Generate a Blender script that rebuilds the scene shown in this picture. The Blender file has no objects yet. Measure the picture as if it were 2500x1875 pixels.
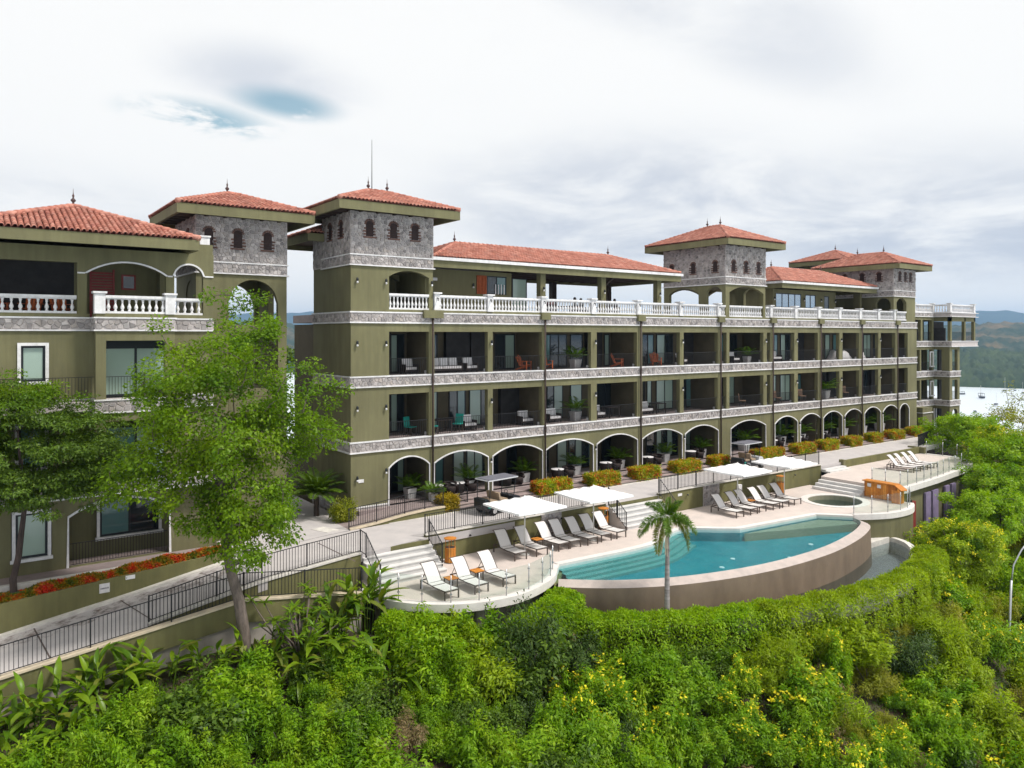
import bpy, bmesh, math, random
import numpy as np
from mathutils import Vector, Matrix
random.seed(7); np.random.seed(7)
R = math.radians
S = bpy.context.scene
COL = S.collection

# ------------------------------------------------------------------ camera
cam_d = bpy.data.cameras.new('camera'); cam = bpy.data.objects.new('camera', cam_d); COL.objects.link(cam)
cam.location = (-16.4, -36.7, 9.5)
cam.rotation_euler = (R(90), 0, -math.atan2(.589, .808))
cam_d.sensor_width = 36; cam_d.lens = 36 * 1850 / 2500; cam_d.shift_y = -120.5 / 2500
cam_d.clip_start = 0.5; cam_d.clip_end = 30000
S.camera = cam

# ------------------------------------------------------------------ sky, sun, exposure
SUN = Vector((0.50, -0.70, 0.0)).normalized() * math.cos(R(56)) + Vector((0, 0, math.sin(R(56))))
w = bpy.data.worlds.new('World'); S.world = w; w.use_nodes = True
nt = w.node_tree; N = nt.nodes; L = nt.links
for n in list(N): N.remove(n)
def wn(t, **k):
    n = N.new(t)
    for a, b in k.items(): setattr(n, a, b)
    return n
def mth(op, a, b=None, c=None):
    n = N.new('ShaderNodeMath'); n.operation = op
    for i, v in enumerate((a, b, c)):
        if v is None: continue
        if isinstance(v, (int, float)): n.inputs[i].default_value = v
        else: L.new(v, n.inputs[i])
    return n.outputs[0]
def sstep(v, lo, hi):
    n = N.new('ShaderNodeMapRange'); n.interpolation_type = 'SMOOTHSTEP'
    L.new(v, n.inputs[0]); n.inputs[1].default_value = lo; n.inputs[2].default_value = hi
    return n.outputs[0]
tc = wn('ShaderNodeTexCoord'); sep = wn('ShaderNodeSeparateXYZ'); L.new(tc.outputs['Generated'], sep.inputs[0])
zc = mth('ADD', mth('MAXIMUM', sep.outputs[2], 0.0), 0.16)
u = mth('DIVIDE', sep.outputs[0], zc); v = mth('DIVIDE', sep.outputs[1], zc)
cmb = wn('ShaderNodeCombineXYZ'); L.new(u, cmb.inputs[0]); L.new(v, cmb.inputs[1])
def noise(scale, detail, rough, off=(0, 0, 0), dist=0.0):
    mp = wn('ShaderNodeMapping'); mp.inputs['Location'].default_value = off; L.new(cmb.outputs[0], mp.inputs[0])
    n = wn('ShaderNodeTexNoise'); L.new(mp.outputs[0], n.inputs['Vector'])
    n.inputs['Scale'].default_value = scale; n.inputs['Detail'].default_value = detail
    n.inputs['Roughness'].default_value = rough; n.inputs['Distortion'].default_value = dist
    return n.outputs['Fac']
def spot(c, rx, ry, lo, hi):      # a cloud bank at a place in the cloud layer
    a = mth('POWER', mth('DIVIDE', mth('SUBTRACT', u, c[0]), rx), 2.0)
    b = mth('POWER', mth('DIVIDE', mth('SUBTRACT', v, c[1]), ry), 2.0)
    return sstep(mth('SQRT', mth('ADD', a, b)), hi, lo)
def skyuv(px, py):
    a = (px - 1250) / 1850; D = Vector((.589 + a * .808, .808 - a * .589, (817 - py) / 1850)).normalized()
    return D.x / (D.z + .16), D.y / (D.z + .16)
n1 = noise(0.55, 7, 0.6, (3.1, 1.7, 0)); n2 = noise(1.5, 7, 0.62, (9.1, 4.2, 0), .4); n3 = noise(.9, 6, .6, (1.3, 8.2, 2.0)); n4 = noise(3.4, 7, .62, (5.3, 2.2, 1.0), .5)
cl = mth('ADD', mth('MULTIPLY', n1, .6), mth('MULTIPLY', n2, .4))
bank = mth('MAXIMUM', spot(skyuv(1600, 540), 1.0, .85, .45, 1.25), spot(skyuv(2250, 570), 1.1, .85, .4, 1.25))
bank = mth('MAXIMUM', bank, mth('MULTIPLY', spot(skyuv(1700, -10), .85, .24, .3, 1.1), .6))
bank = mth('MAXIMUM', bank, mth('MULTIPLY', spot(skyuv(660, 195), .34, .24, .2, 1.05), .7))
bank = mth('MAXIMUM', bank, mth('MULTIPLY', spot(skyuv(150, 500), .8, .6, .2, 1.1), .35))
grey = mth('ADD', mth('MULTIPLY', sstep(cl, .50, .68), .10), mth('MULTIPLY', bank, sstep(mth('ADD', mth('MULTIPLY', n2, .6), mth('MULTIPLY', n3, .4)), .36, .58)))
grey = mth('MINIMUM', grey, 1.0)
cc = wn('ShaderNodeMix', data_type='RGBA'); L.new(grey, cc.inputs[0])
cc.inputs[6].default_value = (.72, .72, .712, 1); cc.inputs[7].default_value = (.46, .49, .545, 1)
sky = wn('ShaderNodeTexSky', sky_type='NISHITA'); sky.sun_disc = False
sky.sun_elevation = R(56); sky.sun_rotation = math.atan2(SUN.x, SUN.y); sky.air_density = 1.0; sky.dust_density = 1.0; sky.ozone_density = 1.0
sc_ = wn('ShaderNodeMix', data_type='RGBA', blend_type='MULTIPLY'); sc_.inputs[0].default_value = 1
L.new(sky.outputs[0], sc_.inputs[6]); sc_.inputs[7].default_value = (.105, .118, .096, 1)
hole = mth('MAXIMUM', spot(skyuv(490, 290), .27, .16, .2, 1.0), spot(skyuv(700, 255), .20, .13, .2, 1.0))
hole = mth('MAXIMUM', mth('MULTIPLY', hole, sstep(mth('ADD', mth('MULTIPLY', n4, .65), mth('MULTIPLY', n2, .35)), .45, .54)), mth('MULTIPLY', sstep(mth('ADD', mth('MULTIPLY', n3, .7), mth('MULTIPLY', n1, .3)), .66, .76), .6))
mx = wn('ShaderNodeMix', data_type='RGBA'); L.new(mth('MULTIPLY', hole, .85), mx.inputs[0]); L.new(cc.outputs[2], mx.inputs[6]); L.new(sc_.outputs[2], mx.inputs[7])
bg = wn('ShaderNodeBackground'); L.new(mx.outputs[2], bg.inputs[0]); bg.inputs[1].default_value = 1.0
wo = wn('ShaderNodeOutputWorld'); L.new(bg.outputs[0], wo.inputs[0])
sl = bpy.data.lights.new('sun', 'SUN'); sl.energy = 2.9; sl.angle = R(11); sl.color = (1, .955, .88)
so = bpy.data.objects.new('sun', sl); COL.objects.link(so); so.rotation_euler = SUN.to_track_quat('Z', 'Y').to_euler(); so.location = (0, -40, 60)
S.view_settings.view_transform = 'Standard'; S.view_settings.look = 'None'; S.view_settings.gamma = 1
S.view_settings.use_curve_mapping = False; S.view_settings.exposure = 0.5
S.render.engine = 'CYCLES'; S.cycles.max_bounces = 5; S.cycles.diffuse_bounces = 2; S.cycles.glossy_bounces = 3
S.cycles.transmission_bounces = 4; S.cycles.transparent_max_bounces = 8; S.cycles.volume_bounces = 0
S.cycles.use_denoising = True; S.cycles.use_adaptive_sampling = True; S.cycles.adaptive_threshold = .02
S.cycles.caustics_reflective = False; S.cycles.caustics_refractive = False

# ------------------------------------------------------------------ materials
def _new(name):
    m = bpy.data.materials.new(name); m.use_nodes = True
    t = m.node_tree; b = t.nodes['Principled BSDF']
    return m, t, b
def pmat(name, c1, c2=None, scale=3.0, rough=.7, bump=0.0, bscale=40.0, stretch=(1, 1, 1), spec=.3, lo=.35, hi=.65, detail=5, metal=0.0, coat=0.0, streak=0.0):
    m, t, b = _new(name); n, l = t.nodes, t.links
    b.inputs['Roughness'].default_value = rough; b.inputs['Specular IOR Level'].default_value = spec
    b.inputs['Metallic'].default_value = metal; b.inputs['Coat Weight'].default_value = coat
    b.inputs['Base Color'].default_value = (*c1, 1)
    if c2 or bump:
        co = n.new('ShaderNodeNewGeometry'); mp = n.new('ShaderNodeMapping'); mp.inputs['Scale'].default_value = stretch
        l.new(co.outputs['Position'], mp.inputs[0])
    if c2:
        x = n.new('ShaderNodeTexNoise'); x.inputs['Scale'].default_value = scale; x.inputs['Detail'].default_value = detail; x.inputs['Roughness'].default_value = .62
        l.new(mp.outputs[0], x.inputs['Vector'])
        r = n.new('ShaderNodeMapRange'); r.inputs[1].default_value = lo; r.inputs[2].default_value = hi; l.new(x.outputs['Fac'], r.inputs[0])
        q = n.new('ShaderNodeMix'); q.data_type = 'RGBA'; q.inputs[6].default_value = (*c1, 1); q.inputs[7].default_value = (*c2, 1)
        l.new(r.outputs[0], q.inputs[0]); l.new(q.outputs[2], b.inputs['Base Color'])
        if streak:                       # rain streaks and patchy fading
            m2 = n.new('ShaderNodeMapping'); m2.inputs['Scale'].default_value = (2.4, 2.4, .10); l.new(co.outputs['Position'], m2.inputs[0])
            y = n.new('ShaderNodeTexNoise'); y.inputs['Scale'].default_value = 1.6; y.inputs['Detail'].default_value = 7; y.inputs['Roughness'].default_value = .7; l.new(m2.outputs[0], y.inputs['Vector'])
            r2 = n.new('ShaderNodeMapRange'); r2.inputs[1].default_value = .34; r2.inputs[2].default_value = .66; r2.inputs[3].default_value = 1 - streak; r2.inputs[4].default_value = 1 + streak * .45; l.new(y.outputs['Fac'], r2.inputs[0])
            z = n.new('ShaderNodeTexNoise'); z.inputs['Scale'].default_value = .22; z.inputs['Detail'].default_value = 4; l.new(co.outputs['Position'], z.inputs['Vector'])
            r3 = n.new('ShaderNodeMapRange'); r3.inputs[1].default_value = .35; r3.inputs[2].default_value = .65; r3.inputs[3].default_value = .88; r3.inputs[4].default_value = 1.1; l.new(z.outputs['Fac'], r3.inputs[0])
            mu = n.new('ShaderNodeMath'); mu.operation = 'MULTIPLY'; l.new(r2.outputs[0], mu.inputs[0]); l.new(r3.outputs[0], mu.inputs[1])
            q2 = n.new('ShaderNodeMix'); q2.data_type = 'RGBA'; q2.blend_type = 'MULTIPLY'; q2.inputs[0].default_value = 1; l.new(q.outputs[2], q2.inputs[6]); l.new(mu.outputs[0], q2.inputs[7]); l.new(q2.outputs[2], b.inputs['Base Color'])
    if bump:
        x = n.new('ShaderNodeTexNoise'); x.inputs['Scale'].default_value = bscale; x.inputs['Detail'].default_value = 4
        l.new(mp.outputs[0], x.inputs['Vector'])
        k = n.new('ShaderNodeBump'); k.inputs['Strength'].default_value = bump; k.inputs['Distance'].default_value = .02
        l.new(x.outputs['Fac'], k.inputs['Height']); l.new(k.outputs[0], b.inputs['Normal'])
    return m
def rmat(name, cols, rough=.8, spec=.2, bump=.0, bscale=30, wear=.25):
    """colour picked per separate piece: by object for single pieces, by island in joined ones"""
    m, t, b = _new(name); n, l = t.nodes, t.links
    b.inputs['Roughness'].default_value = rough; b.inputs['Specular IOR Level'].default_value = spec
    g = n.new('ShaderNodeNewGeometry'); oi = n.new('ShaderNodeObjectInfo')
    a = n.new('ShaderNodeMath'); a.operation = 'ADD'; l.new(g.outputs['Random Per Island'], a.inputs[0]); l.new(oi.outputs['Random'], a.inputs[1])
    f = n.new('ShaderNodeMath'); f.operation = 'FRACT'; l.new(a.outputs[0], f.inputs[0])
    cr = n.new('ShaderNodeValToRGB'); cr.color_ramp.interpolation = 'LINEAR'
    e = cr.color_ramp.elements
    while len(e) < len(cols): e.new(.5)
    for i, c in enumerate(cols): e[i].position = i / (len(cols) - 1); e[i].color = (*c, 1)
    l.new(f.outputs[0], cr.inputs[0])
    x = n.new('ShaderNodeTexNoise'); x.inputs['Scale'].default_value = 2.2; x.inputs['Detail'].default_value = 6; l.new(g.outputs['Position'], x.inputs['Vector'])
    r = n.new('ShaderNodeMapRange'); r.inputs[1].default_value = .3; r.inputs[2].default_value = .7; r.inputs[3].default_value = 1 - wear; r.inputs[4].default_value = 1 + wear * .6
    l.new(x.outputs['Fac'], r.inputs[0])
    q = n.new('ShaderNodeMix'); q.data_type = 'RGBA'; q.blend_type = 'MULTIPLY'; q.inputs[0].default_value = 1
    l.new(cr.outputs[0], q.inputs[6]); l.new(r.outputs[0], q.inputs[7]); l.new(q.outputs[2], b.inputs['Base Color'])
    if bump:
        y = n.new('ShaderNodeTexNoise'); y.inputs['Scale'].default_value = bscale; l.new(g.outputs['Position'], y.inputs['Vector'])
        k = n.new('ShaderNodeBump'); k.inputs['Strength'].default_value = bump; k.inputs['Distance'].default_value = .02
        l.new(y.outputs['Fac'], k.inputs['Height']); l.new(k.outputs[0], b.inputs['Normal'])
    return m
def leafmat(name, cols, transl=.35, rough=.5, patch=0):
    m = rmat(name, cols, rough, .25, 0, 30, .3); t = m.node_tree; n, l = t.nodes, t.links
    if patch:
        cr = next(x for x in n if x.type == 'VALTORGB'); fr = cr.inputs[0].links[0].from_socket; g = n.new('ShaderNodeNewGeometry')
        z = n.new('ShaderNodeTexNoise'); z.inputs['Scale'].default_value = patch; z.inputs['Detail'].default_value = 2; l.new(g.outputs['Position'], z.inputs['Vector'])
        a = n.new('ShaderNodeMath'); a.operation = 'MULTIPLY_ADD'; l.new(fr, a.inputs[0]); a.inputs[1].default_value = .38; r = n.new('ShaderNodeMapRange'); l.new(z.outputs['Fac'], r.inputs[0]); r.inputs[1].default_value = .32; r.inputs[2].default_value = .68; r.inputs[4].default_value = .72; l.new(r.outputs[0], a.inputs[2]); l.new(a.outputs[0], cr.inputs[0])
    b = n['Principled BSDF']; out = n['Material Output']
    src = b.inputs['Base Color'].links[0].from_socket
    tr = n.new('ShaderNodeBsdfTranslucent'); hs = n.new('ShaderNodeHueSaturation'); hs.inputs['Saturation'].default_value = 1.1; hs.inputs['Value'].default_value = 1.25
    l.new(src, hs.inputs['Color']); l.new(hs.outputs[0], tr.inputs[0])
    mx = n.new('ShaderNodeMixShader'); mx.inputs[0].default_value = transl
    l.new(b.outputs[0], mx.inputs[1]); l.new(tr.outputs[0], mx.inputs[2]); l.new(mx.outputs[0], out.inputs[0])
    return m
M = {}
M['wall'] = pmat('olive_stucco', (.176, .166, .086), (.146, .138, .073), 1.3, .85, .25, 60, (1, 1, .35), streak=.13)
M['wall2'] = pmat('olive_stucco_retaining', (.165, .156, .064), (.125, .120, .052), .9, .85, .25, 60, (1, 1, .5), streak=.14)
M['white'] = pmat('white_paint', (.76, .75, .76), (.62, .61, .615), 4, .6, .05, 50, streak=.12)
M['cream'] = pmat('cream_coping', (.62, .52, .38), (.48, .41, .31), 3, .7)
M['mortar'] = pmat('mortar', (.52, .47, .455), (.42, .38, .37), 5, .9, .3, 80)
M['stone'] = rmat('rubble_stone', [(.20, .185, .185), (.36, .33, .32), (.46, .42, .41), (.28, .26, .255), (.40, .355, .33), (.32, .30, .295), (.50, .46, .45), (.24, .22, .22)], .85, .2, .5, 25, .3)
M['tile'] = rmat('clay_tile', [(.37, .14, .10), (.47, .20, .145), (.41, .16, .118), (.53, .26, .20), (.33, .12, .092)], .75, .25, .3, 60, .3)
M['tilebed'] = pmat('tile_bed', (.17, .055, .045), (.12, .04, .035), 6, .9)
M['wood'] = pmat('dark_timber', (.055, .035, .028), (.035, .024, .020), 6, .7)
M['soffit'] = pmat('soffit_boards', (.10, .065, .055), (.075, .05, .045), 4, .8)
M['iron'] = pmat('black_iron', (.012, .012, .014), None, rough=.5, spec=.4)
M['finial'] = pmat('finial_clay', (.10, .055, .05), (.07, .05, .05), 10, .6)
M['frame'] = pmat('dark_window_frame', (.018, .022, .026), None, rough=.4)
M['shutter'] = pmat('brown_shutter', (.035, .017, .015), (.024, .012, .011), 9, .6)
M['brick'] = rmat('brick_trim', [(.13, .075, .06), (.18, .10, .08), (.10, .06, .05)], .85, .2)
M['floor'] = pmat('balcony_tiles', (.30, .24, .235), (.24, .195, .19), 3, .6)
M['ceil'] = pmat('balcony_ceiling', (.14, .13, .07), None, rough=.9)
M['dark'] = pmat('unlit_room_shade', (.035, .033, .034), (.022, .021, .022), 2, .8)  # near-black colour standing in for the shade of unlit rooms
M['pave'] = pmat('concrete_road', (.50, .465, .455), (.41, .385, .385), 1.1, .85, .15, 40, lo=.3, hi=.7, detail=9)
M['kerb'] = pmat('kerb_concrete', (.66, .63, .58), (.50, .47, .44), 3, .8)
M['deck'] = pmat('pool_deck', (.60, .515, .47), (.52, .455, .42), 1.2, .7, .05, 60, detail=8)
M['coping'] = pmat('white_stone_coping', (.70, .665, .635), (.62, .59, .565), 3, .6)
M['step'] = pmat('white_step', (.66, .64, .625), (.56, .55, .54), 2, .65)
M['poolwall'] = pmat('pool_wall_plaster', (.215, .16, .115), (.135, .10, .073), 1.0, .55, .1, 30, (.9, .9, .45), lo=.3, hi=.7, detail=8)
M['poolrim'] = pmat('pool_rim', (.46, .39, .355), (.37, .32, .295), 2.0, .5)
M['pooltile'] = pmat('pool_tile', (.30, .275, .19), (.25, .235, .17), 6, .4)
M['conc'] = pmat('raw_concrete', (.36, .325, .29), (.25, .225, .20), 1.4, .9, .2, 30, (1, 1, .5))
M['basin'] = pmat('basin_plaster', (.30, .30, .30), (.24, .24, .245), 2, .6)
M['orange'] = pmat('orange_varnished_wood', (.56, .215, .035), (.42, .145, .022), 9, .45, .1, 30, (6, 6, .6))
M['sling'] = pmat('lounger_mesh', (.66, .63, .615), (.60, .575, .565), 30, .8)
M['lframe'] = pmat('lounger_frame', (.085, .065, .055), None, rough=.5)
M['canvas'] = pmat('parasol_canvas', (.86, .86, .86), (.82, .82, .83), 2, .85)
M['alu'] = pmat('parasol_pole', (.62, .60, .57), None, rough=.35)
M['steel'] = pmat('brushed_steel', (.42, .43, .44), None, rough=.35, metal=.8)
M['wicker'] = pmat('dark_wicker', (.035, .024, .022), (.02, .014, .014), 60, .7, .4, 90)
M['pot'] = pmat('grey_planter', (.52, .51, .51), (.42, .41, .415), 5, .7)
M['adiron'] = pmat('orange_chair_wood', (.46, .115, .035), (.34, .08, .025), 8, .55)
M['cushion'] = pmat('white_cushion', (.76, .74, .75), (.68, .66, .67), 6, .9)
M['redwood'] = pmat('red_painted_wood', (.26, .045, .04), (.20, .035, .032), 5, .5)
M['bark'] = pmat('grey_bark', (.17, .135, .115), (.09, .072, .062), 9, .9, .6, 30, (1, 1, .3))
M['barkdark'] = pmat('dark_bark', (.075, .055, .048), (.045, .034, .03), 9, .9, .6, 30, (1, 1, .3))
M['ringbark'] = pmat('ringed_palm_bark', (.30, .275, .27), (.18, .155, .15), 1.0, .8, .4, 20, (.3, .3, 9))
M['soil'] = pmat('hillside_soil', (.085, .055, .042), (.040, .045, .016), .8, .95, .6, 6, detail=9)
M['rubber'] = pmat('tyre_rubber', (.012, .012, .013), None, rough=.7)
M['cartdark'] = pmat('cart_dark_paint', (.02, .022, .03), None, rough=.3, coat=.5)
M['cartwhite'] = pmat('cart_pale_paint', (.55, .56, .58), None, rough=.3, coat=.5)
M['vinyl'] = pmat('tan_vinyl_seat', (.36, .27, .19), (.30, .225, .16), 8, .6)
M['teal'] = pmat('teal_fabric', (.02, .30, .25), None, rough=.7)
M['purple'] = pmat('mauve_door_paint', (.27, .215, .36), (.22, .18, .30), 3, .6)
M['plank'] = rmat('weathered_step_board', [(.30, .235, .225), (.36, .29, .275), (.25, .195, .19), (.33, .255, .245)], .8, .2, .2, 40, .3)
M['black_text'] = pmat('sign_lettering', (.03, .03, .05), None, rough=.6)
M['redroof'] = pmat('far_red_roof', (.40, .13, .11), None, rough=.8)
M['skin'] = pmat('skin', (.36, .20, .14), None, rough=.6)
M['hair'] = pmat('dark_hair', (.015, .012, .011), None, rough=.6)
M['shirt'] = pmat('dark_shirt', (.02, .022, .03), None, rough=.9)
M['umber'] = pmat('tan_wicker_chair', (.34, .22, .15), (.27, .17, .12), 20, .8)
def glassmat(name, base, rough, spec=.6, alpha=None):
    m, t, b = _new(name); b.inputs['Base Color'].default_value = (*base, 1); b.inputs['Roughness'].default_value = rough
    b.inputs['Specular IOR Level'].default_value = spec; b.inputs['Coat Weight'].default_value = .6; b.inputs['Coat Roughness'].default_value = .03
    return m
M['curtain_glass'] = glassmat('curtained_glass', (.30, .40, .34), .25)
M['dark_glass'] = glassmat('dark_glass', (.02, .028, .034), .06)
M['teal_glass'] = glassmat('teal_glass', (.10, .20, .20), .08)
def outside_fresnel(n, l, ior):
    f = n.new('ShaderNodeFresnel'); f.inputs[0].default_value = ior; g = n.new('ShaderNodeNewGeometry'); s = n.new('ShaderNodeMath'); s.operation = 'SUBTRACT'; s.inputs[0].default_value = 1; l.new(g.outputs['Backfacing'], s.inputs[1])
    q = n.new('ShaderNodeMath'); q.operation = 'MULTIPLY'; l.new(f.outputs[0], q.inputs[0]); l.new(s.outputs[0], q.inputs[1]); return f, q.outputs[0]
def clearmat():
    m, t, b = _new('clear_balustrade_glass'); n, l = t.nodes, t.links
    tr = n.new('ShaderNodeBsdfTransparent'); tr.inputs[0].default_value = (.90, .94, .925, 1)
    gl = n.new('ShaderNodeBsdfGlossy'); gl.inputs['Roughness'].default_value = .02
    fr = outside_fresnel(n, l, 1.45)
    mx = n.new('ShaderNodeMixShader'); l.new(fr[1], mx.inputs[0]); l.new(tr.outputs[0], mx.inputs[1]); l.new(gl.outputs[0], mx.inputs[2])
    l.new(mx.outputs[0], n['Material Output'].inputs[0]); return m
M['clear'] = clearmat()
def watermat(name, tint, ripple, depthcol=None):
    m, t, b = _new(name); n, l = t.nodes, t.links
    tr = n.new('ShaderNodeBsdfTransparent'); tr.inputs[0].default_value = (*tint, 1)
    gl = n.new('ShaderNodeBsdfGlossy'); gl.inputs['Roughness'].default_value = .04
    g = n.new('ShaderNodeNewGeometry'); x = n.new('ShaderNodeTexNoise'); x.inputs['Scale'].default_value = ripple; x.inputs['Detail'].default_value = 3
    l.new(g.outputs['Position'], x.inputs['Vector']); k = n.new('ShaderNodeBump'); k.inputs['Strength'].default_value = .6; k.inputs['Distance'].default_value = .05
    l.new(x.outputs['Fac'], k.inputs['Height']); l.new(k.outputs[0], gl.inputs['Normal'])
    fr = outside_fresnel(n, l, 1.33); l.new(k.outputs[0], fr[0].inputs['Normal'])
    mx = n.new('ShaderNodeMixShader'); l.new(fr[1], mx.inputs[0]); l.new(tr.outputs[0], mx.inputs[1]); l.new(gl.outputs[0], mx.inputs[2])
    l.new(mx.outputs[0], n['Material Output'].inputs[0]); return m
M['water'] = watermat('pool_water', (.70, .93, .95), 6)
M['poolfloor'] = pmat('pool_floor_mosaic', (.012, .175, .215), (.03, .24, .275), 1.2, .5)
M['poolstep'] = pmat('pool_step_mosaic', (.13, .30, .28), (.10, .26, .255), 4, .5)
M['basinwater'] = watermat('basin_water', (.62, .70, .72), 5)
M['lf_bright'] = leafmat('leaf_bright', [(.06, .15, .006), (.12, .25, .008), (.18, .34, .010), (.23, .38, .012), (.30, .42, .02)], .4, .5, .9)
M['lf_yellowgreen'] = leafmat('leaf_yellow_green', [(.14, .24, .005), (.23, .34, .007), (.31, .41, .010), (.18, .29, .007)], .4, .5, .8)
M['lf_mid'] = leafmat('leaf_mid', [(.05, .10, .012), (.085, .155, .014), (.13, .21, .018), (.06, .12, .014)], .3)
M['lf_dark'] = leafmat('leaf_dark', [(.03, .065, .012), (.05, .095, .016), (.08, .13, .02)], .25)
M['lf_dry'] = leafmat('leaf_dry', [(.24, .15, .08), (.14, .14, .04), (.32, .22, .13), (.12, .13, .03)], .25)
M['lf_olive'] = leafmat('leaf_olive', [(.13, .17, .012), (.21, .25, .016), (.30, .32, .02), (.33, .31, .06)], .35, .5, .7)
M['lf_tree'] = leafmat('leaf_tree', [(.06, .135, .006), (.11, .21, .008), (.17, .29, .010), (.23, .34, .012)], .45, .5, .45)
M['lf_hedge'] = leafmat('leaf_hedge', [(.12, .25, .006), (.20, .36, .008), (.29, .44, .010), (.15, .30, .008)], .4, .5, .9)
M['lf_croton'] = leafmat('leaf_croton', [(.13, .21, .01), (.22, .28, .012), (.42, .36, .015), (.56, .32, .02), (.52, .12, .02), (.44, .04, .018)], .3, .5, 1.9)
M['lf_yellow'] = leafmat('leaf_yellow_shrub', [(.38, .26, .01), (.26, .22, .01), (.45, .30, .015)], .3)
M['lf_red'] = leafmat('flower_red', [(.08, .14, .012), (.14, .18, .012), (.42, .22, .015), (.50, .06, .014), (.50, .03, .015)], .3, .5, 2.2)
M['fl_yellow'] = leafmat('flower_yellow', [(.72, .62, .02), (.80, .70, .03)], .3)
M['lf_banana'] = leafmat('leaf_broad', [(.07, .15, .008), (.12, .22, .010), (.19, .29, .012), (.09, .18, .010)], .35, .35)
M['lf_palm'] = leafmat('leaf_palm', [(.05, .12, .010), (.085, .17, .012), (.13, .22, .014)], .3)
M['lf_palmyellow'] = leafmat('leaf_palm_aged', [(.16, .20, .02), (.22, .24, .03), (.12, .16, .02)], .3)

M['inner'] = pmat('shaded_stucco_brown', (.105, .088, .058), (.085, .071, .048), 1.5, .85)  # olive stucco darkened, balcony shade put into its colour
M['orangeplank'] = rmat('varnished_plank', [(.62, .25, .04), (.46, .16, .025), (.56, .205, .03), (.70, .31, .06)], .45, .4, .2, 30, .3)

# ------------------------------------------------------------------ helpers
class MB:
    def __init__(s): s.v = []; s.f = []
    def add(s, vs, fs):
        o = len(s.v); s.v.extend(vs); s.f.extend([tuple(i + o for i in f) for f in fs]); return s
    def box(s, x0, x1, y0, y1, z0, z1):
        return s.add([(x0, y0, z0), (x1, y0, z0), (x1, y1, z0), (x0, y1, z0), (x0, y0, z1), (x1, y0, z1), (x1, y1, z1), (x0, y1, z1)],
                     [(0, 3, 2, 1), (4, 5, 6, 7), (0, 1, 5, 4), (1, 2, 6, 5), (2, 3, 7, 6), (3, 0, 4, 7)])
    def obox(s, a, b, wd, ht, up=(0, 0, 1)):
        """a beam from a to b, wd wide, ht high"""
        a, b, up = Vector(a), Vector(b), Vector(up); d = (b - a).normalized()
        sd = d.cross(up)
        if sd.length < 1e-4: sd = Vector((1, 0, 0))
        sd.normalize(); u = sd.cross(d).normalized(); sd = sd * wd / 2; u = u * ht / 2
        vs = [tuple(p + i * sd + j * u) for p in (a, b) for i, j in ((-1, -1), (1, -1), (1, 1), (-1, 1))]
        return s.add(vs, [(0, 1, 2, 3), (7, 6, 5, 4), (0, 4, 5, 1), (1, 5, 6, 2), (2, 6, 7, 3), (3, 7, 4, 0)])
    def tube(s, pts, r, n=6, cap=True):
        pts = [Vector(p) for p in pts]; k = len(pts); rs = r if isinstance(r, (list, tuple)) else [r] * k
        vs = []; fs = []; ref = None
        for i, p in enumerate(pts):
            d = (pts[min(i + 1, k - 1)] - pts[max(i - 1, 0)]).normalized()
            if ref is None: ref = Vector((1, 0, 0)) if abs(d.x) < .8 else Vector((0, 1, 0))
            ref = (ref - d * ref.dot(d)).normalized(); e2 = d.cross(ref)
            for j in range(n):
                a = 2 * math.pi * j / n; vs.append(tuple(p + ref * (math.cos(a) * rs[i]) + e2 * (math.sin(a) * rs[i])))
        for i in range(k - 1):
            for j in range(n):
                fs.append((i * n + j, i * n + (j + 1) % n, (i + 1) * n + (j + 1) % n, (i + 1) * n + j))
        if cap: fs.append(tuple(range(n))[::-1]); fs.append(tuple((k - 1) * n + j for j in range(n)))
        return s.add(vs, fs)
    def lathe(s, prof, c=(0, 0, 0), n=10):
        vs = []; fs = []; k = len(prof)
        for r_, z in prof:
            for j in range(n):
                a = 2 * math.pi * j / n; vs.append((c[0] + r_ * math.cos(a), c[1] + r_ * math.sin(a), c[2] + z))
        for i in range(k - 1):
            for j in range(n): fs.append((i * n + j, i * n + (j + 1) % n, (i + 1) * n + (j + 1) % n, (i + 1) * n + j))
        fs.append(tuple(range(n))[::-1]); fs.append(tuple((k - 1) * n + j for j in range(n)))
        return s.add(vs, fs)
    def prism(s, poly, z0, z1):
        """vertical prism of a ccw plan polygon; z0/z1 a number or one per corner"""
        k = len(poly); a = z0 if isinstance(z0, (list, tuple)) else [z0] * k; b = z1 if isinstance(z1, (list, tuple)) else [z1] * k
        vs = [(p[0], p[1], a[i]) for i, p in enumerate(poly)] + [(p[0], p[1], b[i]) for i, p in enumerate(poly)]
        fs = [tuple(range(k))[::-1], tuple(range(k, 2 * k))] + [(i, (i + 1) % k, k + (i + 1) % k, k + i) for i in range(k)]
        return s.add(vs, fs)
    def strip(s, pa, pb):
        """a sheet between two equally long lines of points"""
        k = len(pa); return s.add([tuple(p) for p in pa] + [tuple(p) for p in pb], [(i, i + 1, k + i + 1, k + i) for i in range(k - 1)])
    def build(s, name, mat, parent=None, smooth=False):
        off = parent_off(parent); me = bpy.data.meshes.new(name)
        vs = [(v[0] - off[0], v[1] - off[1], v[2] - off[2]) for v in s.v] if off.length > 1e-9 else s.v
        me.from_pydata(vs, [], s.f); me.update()
        if smooth: me.shade_smooth()
        me.materials.append(M[mat] if isinstance(mat, str) else mat)
        o = bpy.data.objects.new(name, me); COL.objects.link(o)
        if parent: o.parent = parent
        return o
def parent_off(p):
    o = Vector((0, 0, 0))
    while p is not None: o += Vector(p.location); p = p.parent
    return o
def empty(name, loc=(0, 0, 0)):
    o = bpy.data.objects.new(name, None); COL.objects.link(o); o.location = loc; o.empty_display_size = .2; return o
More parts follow.
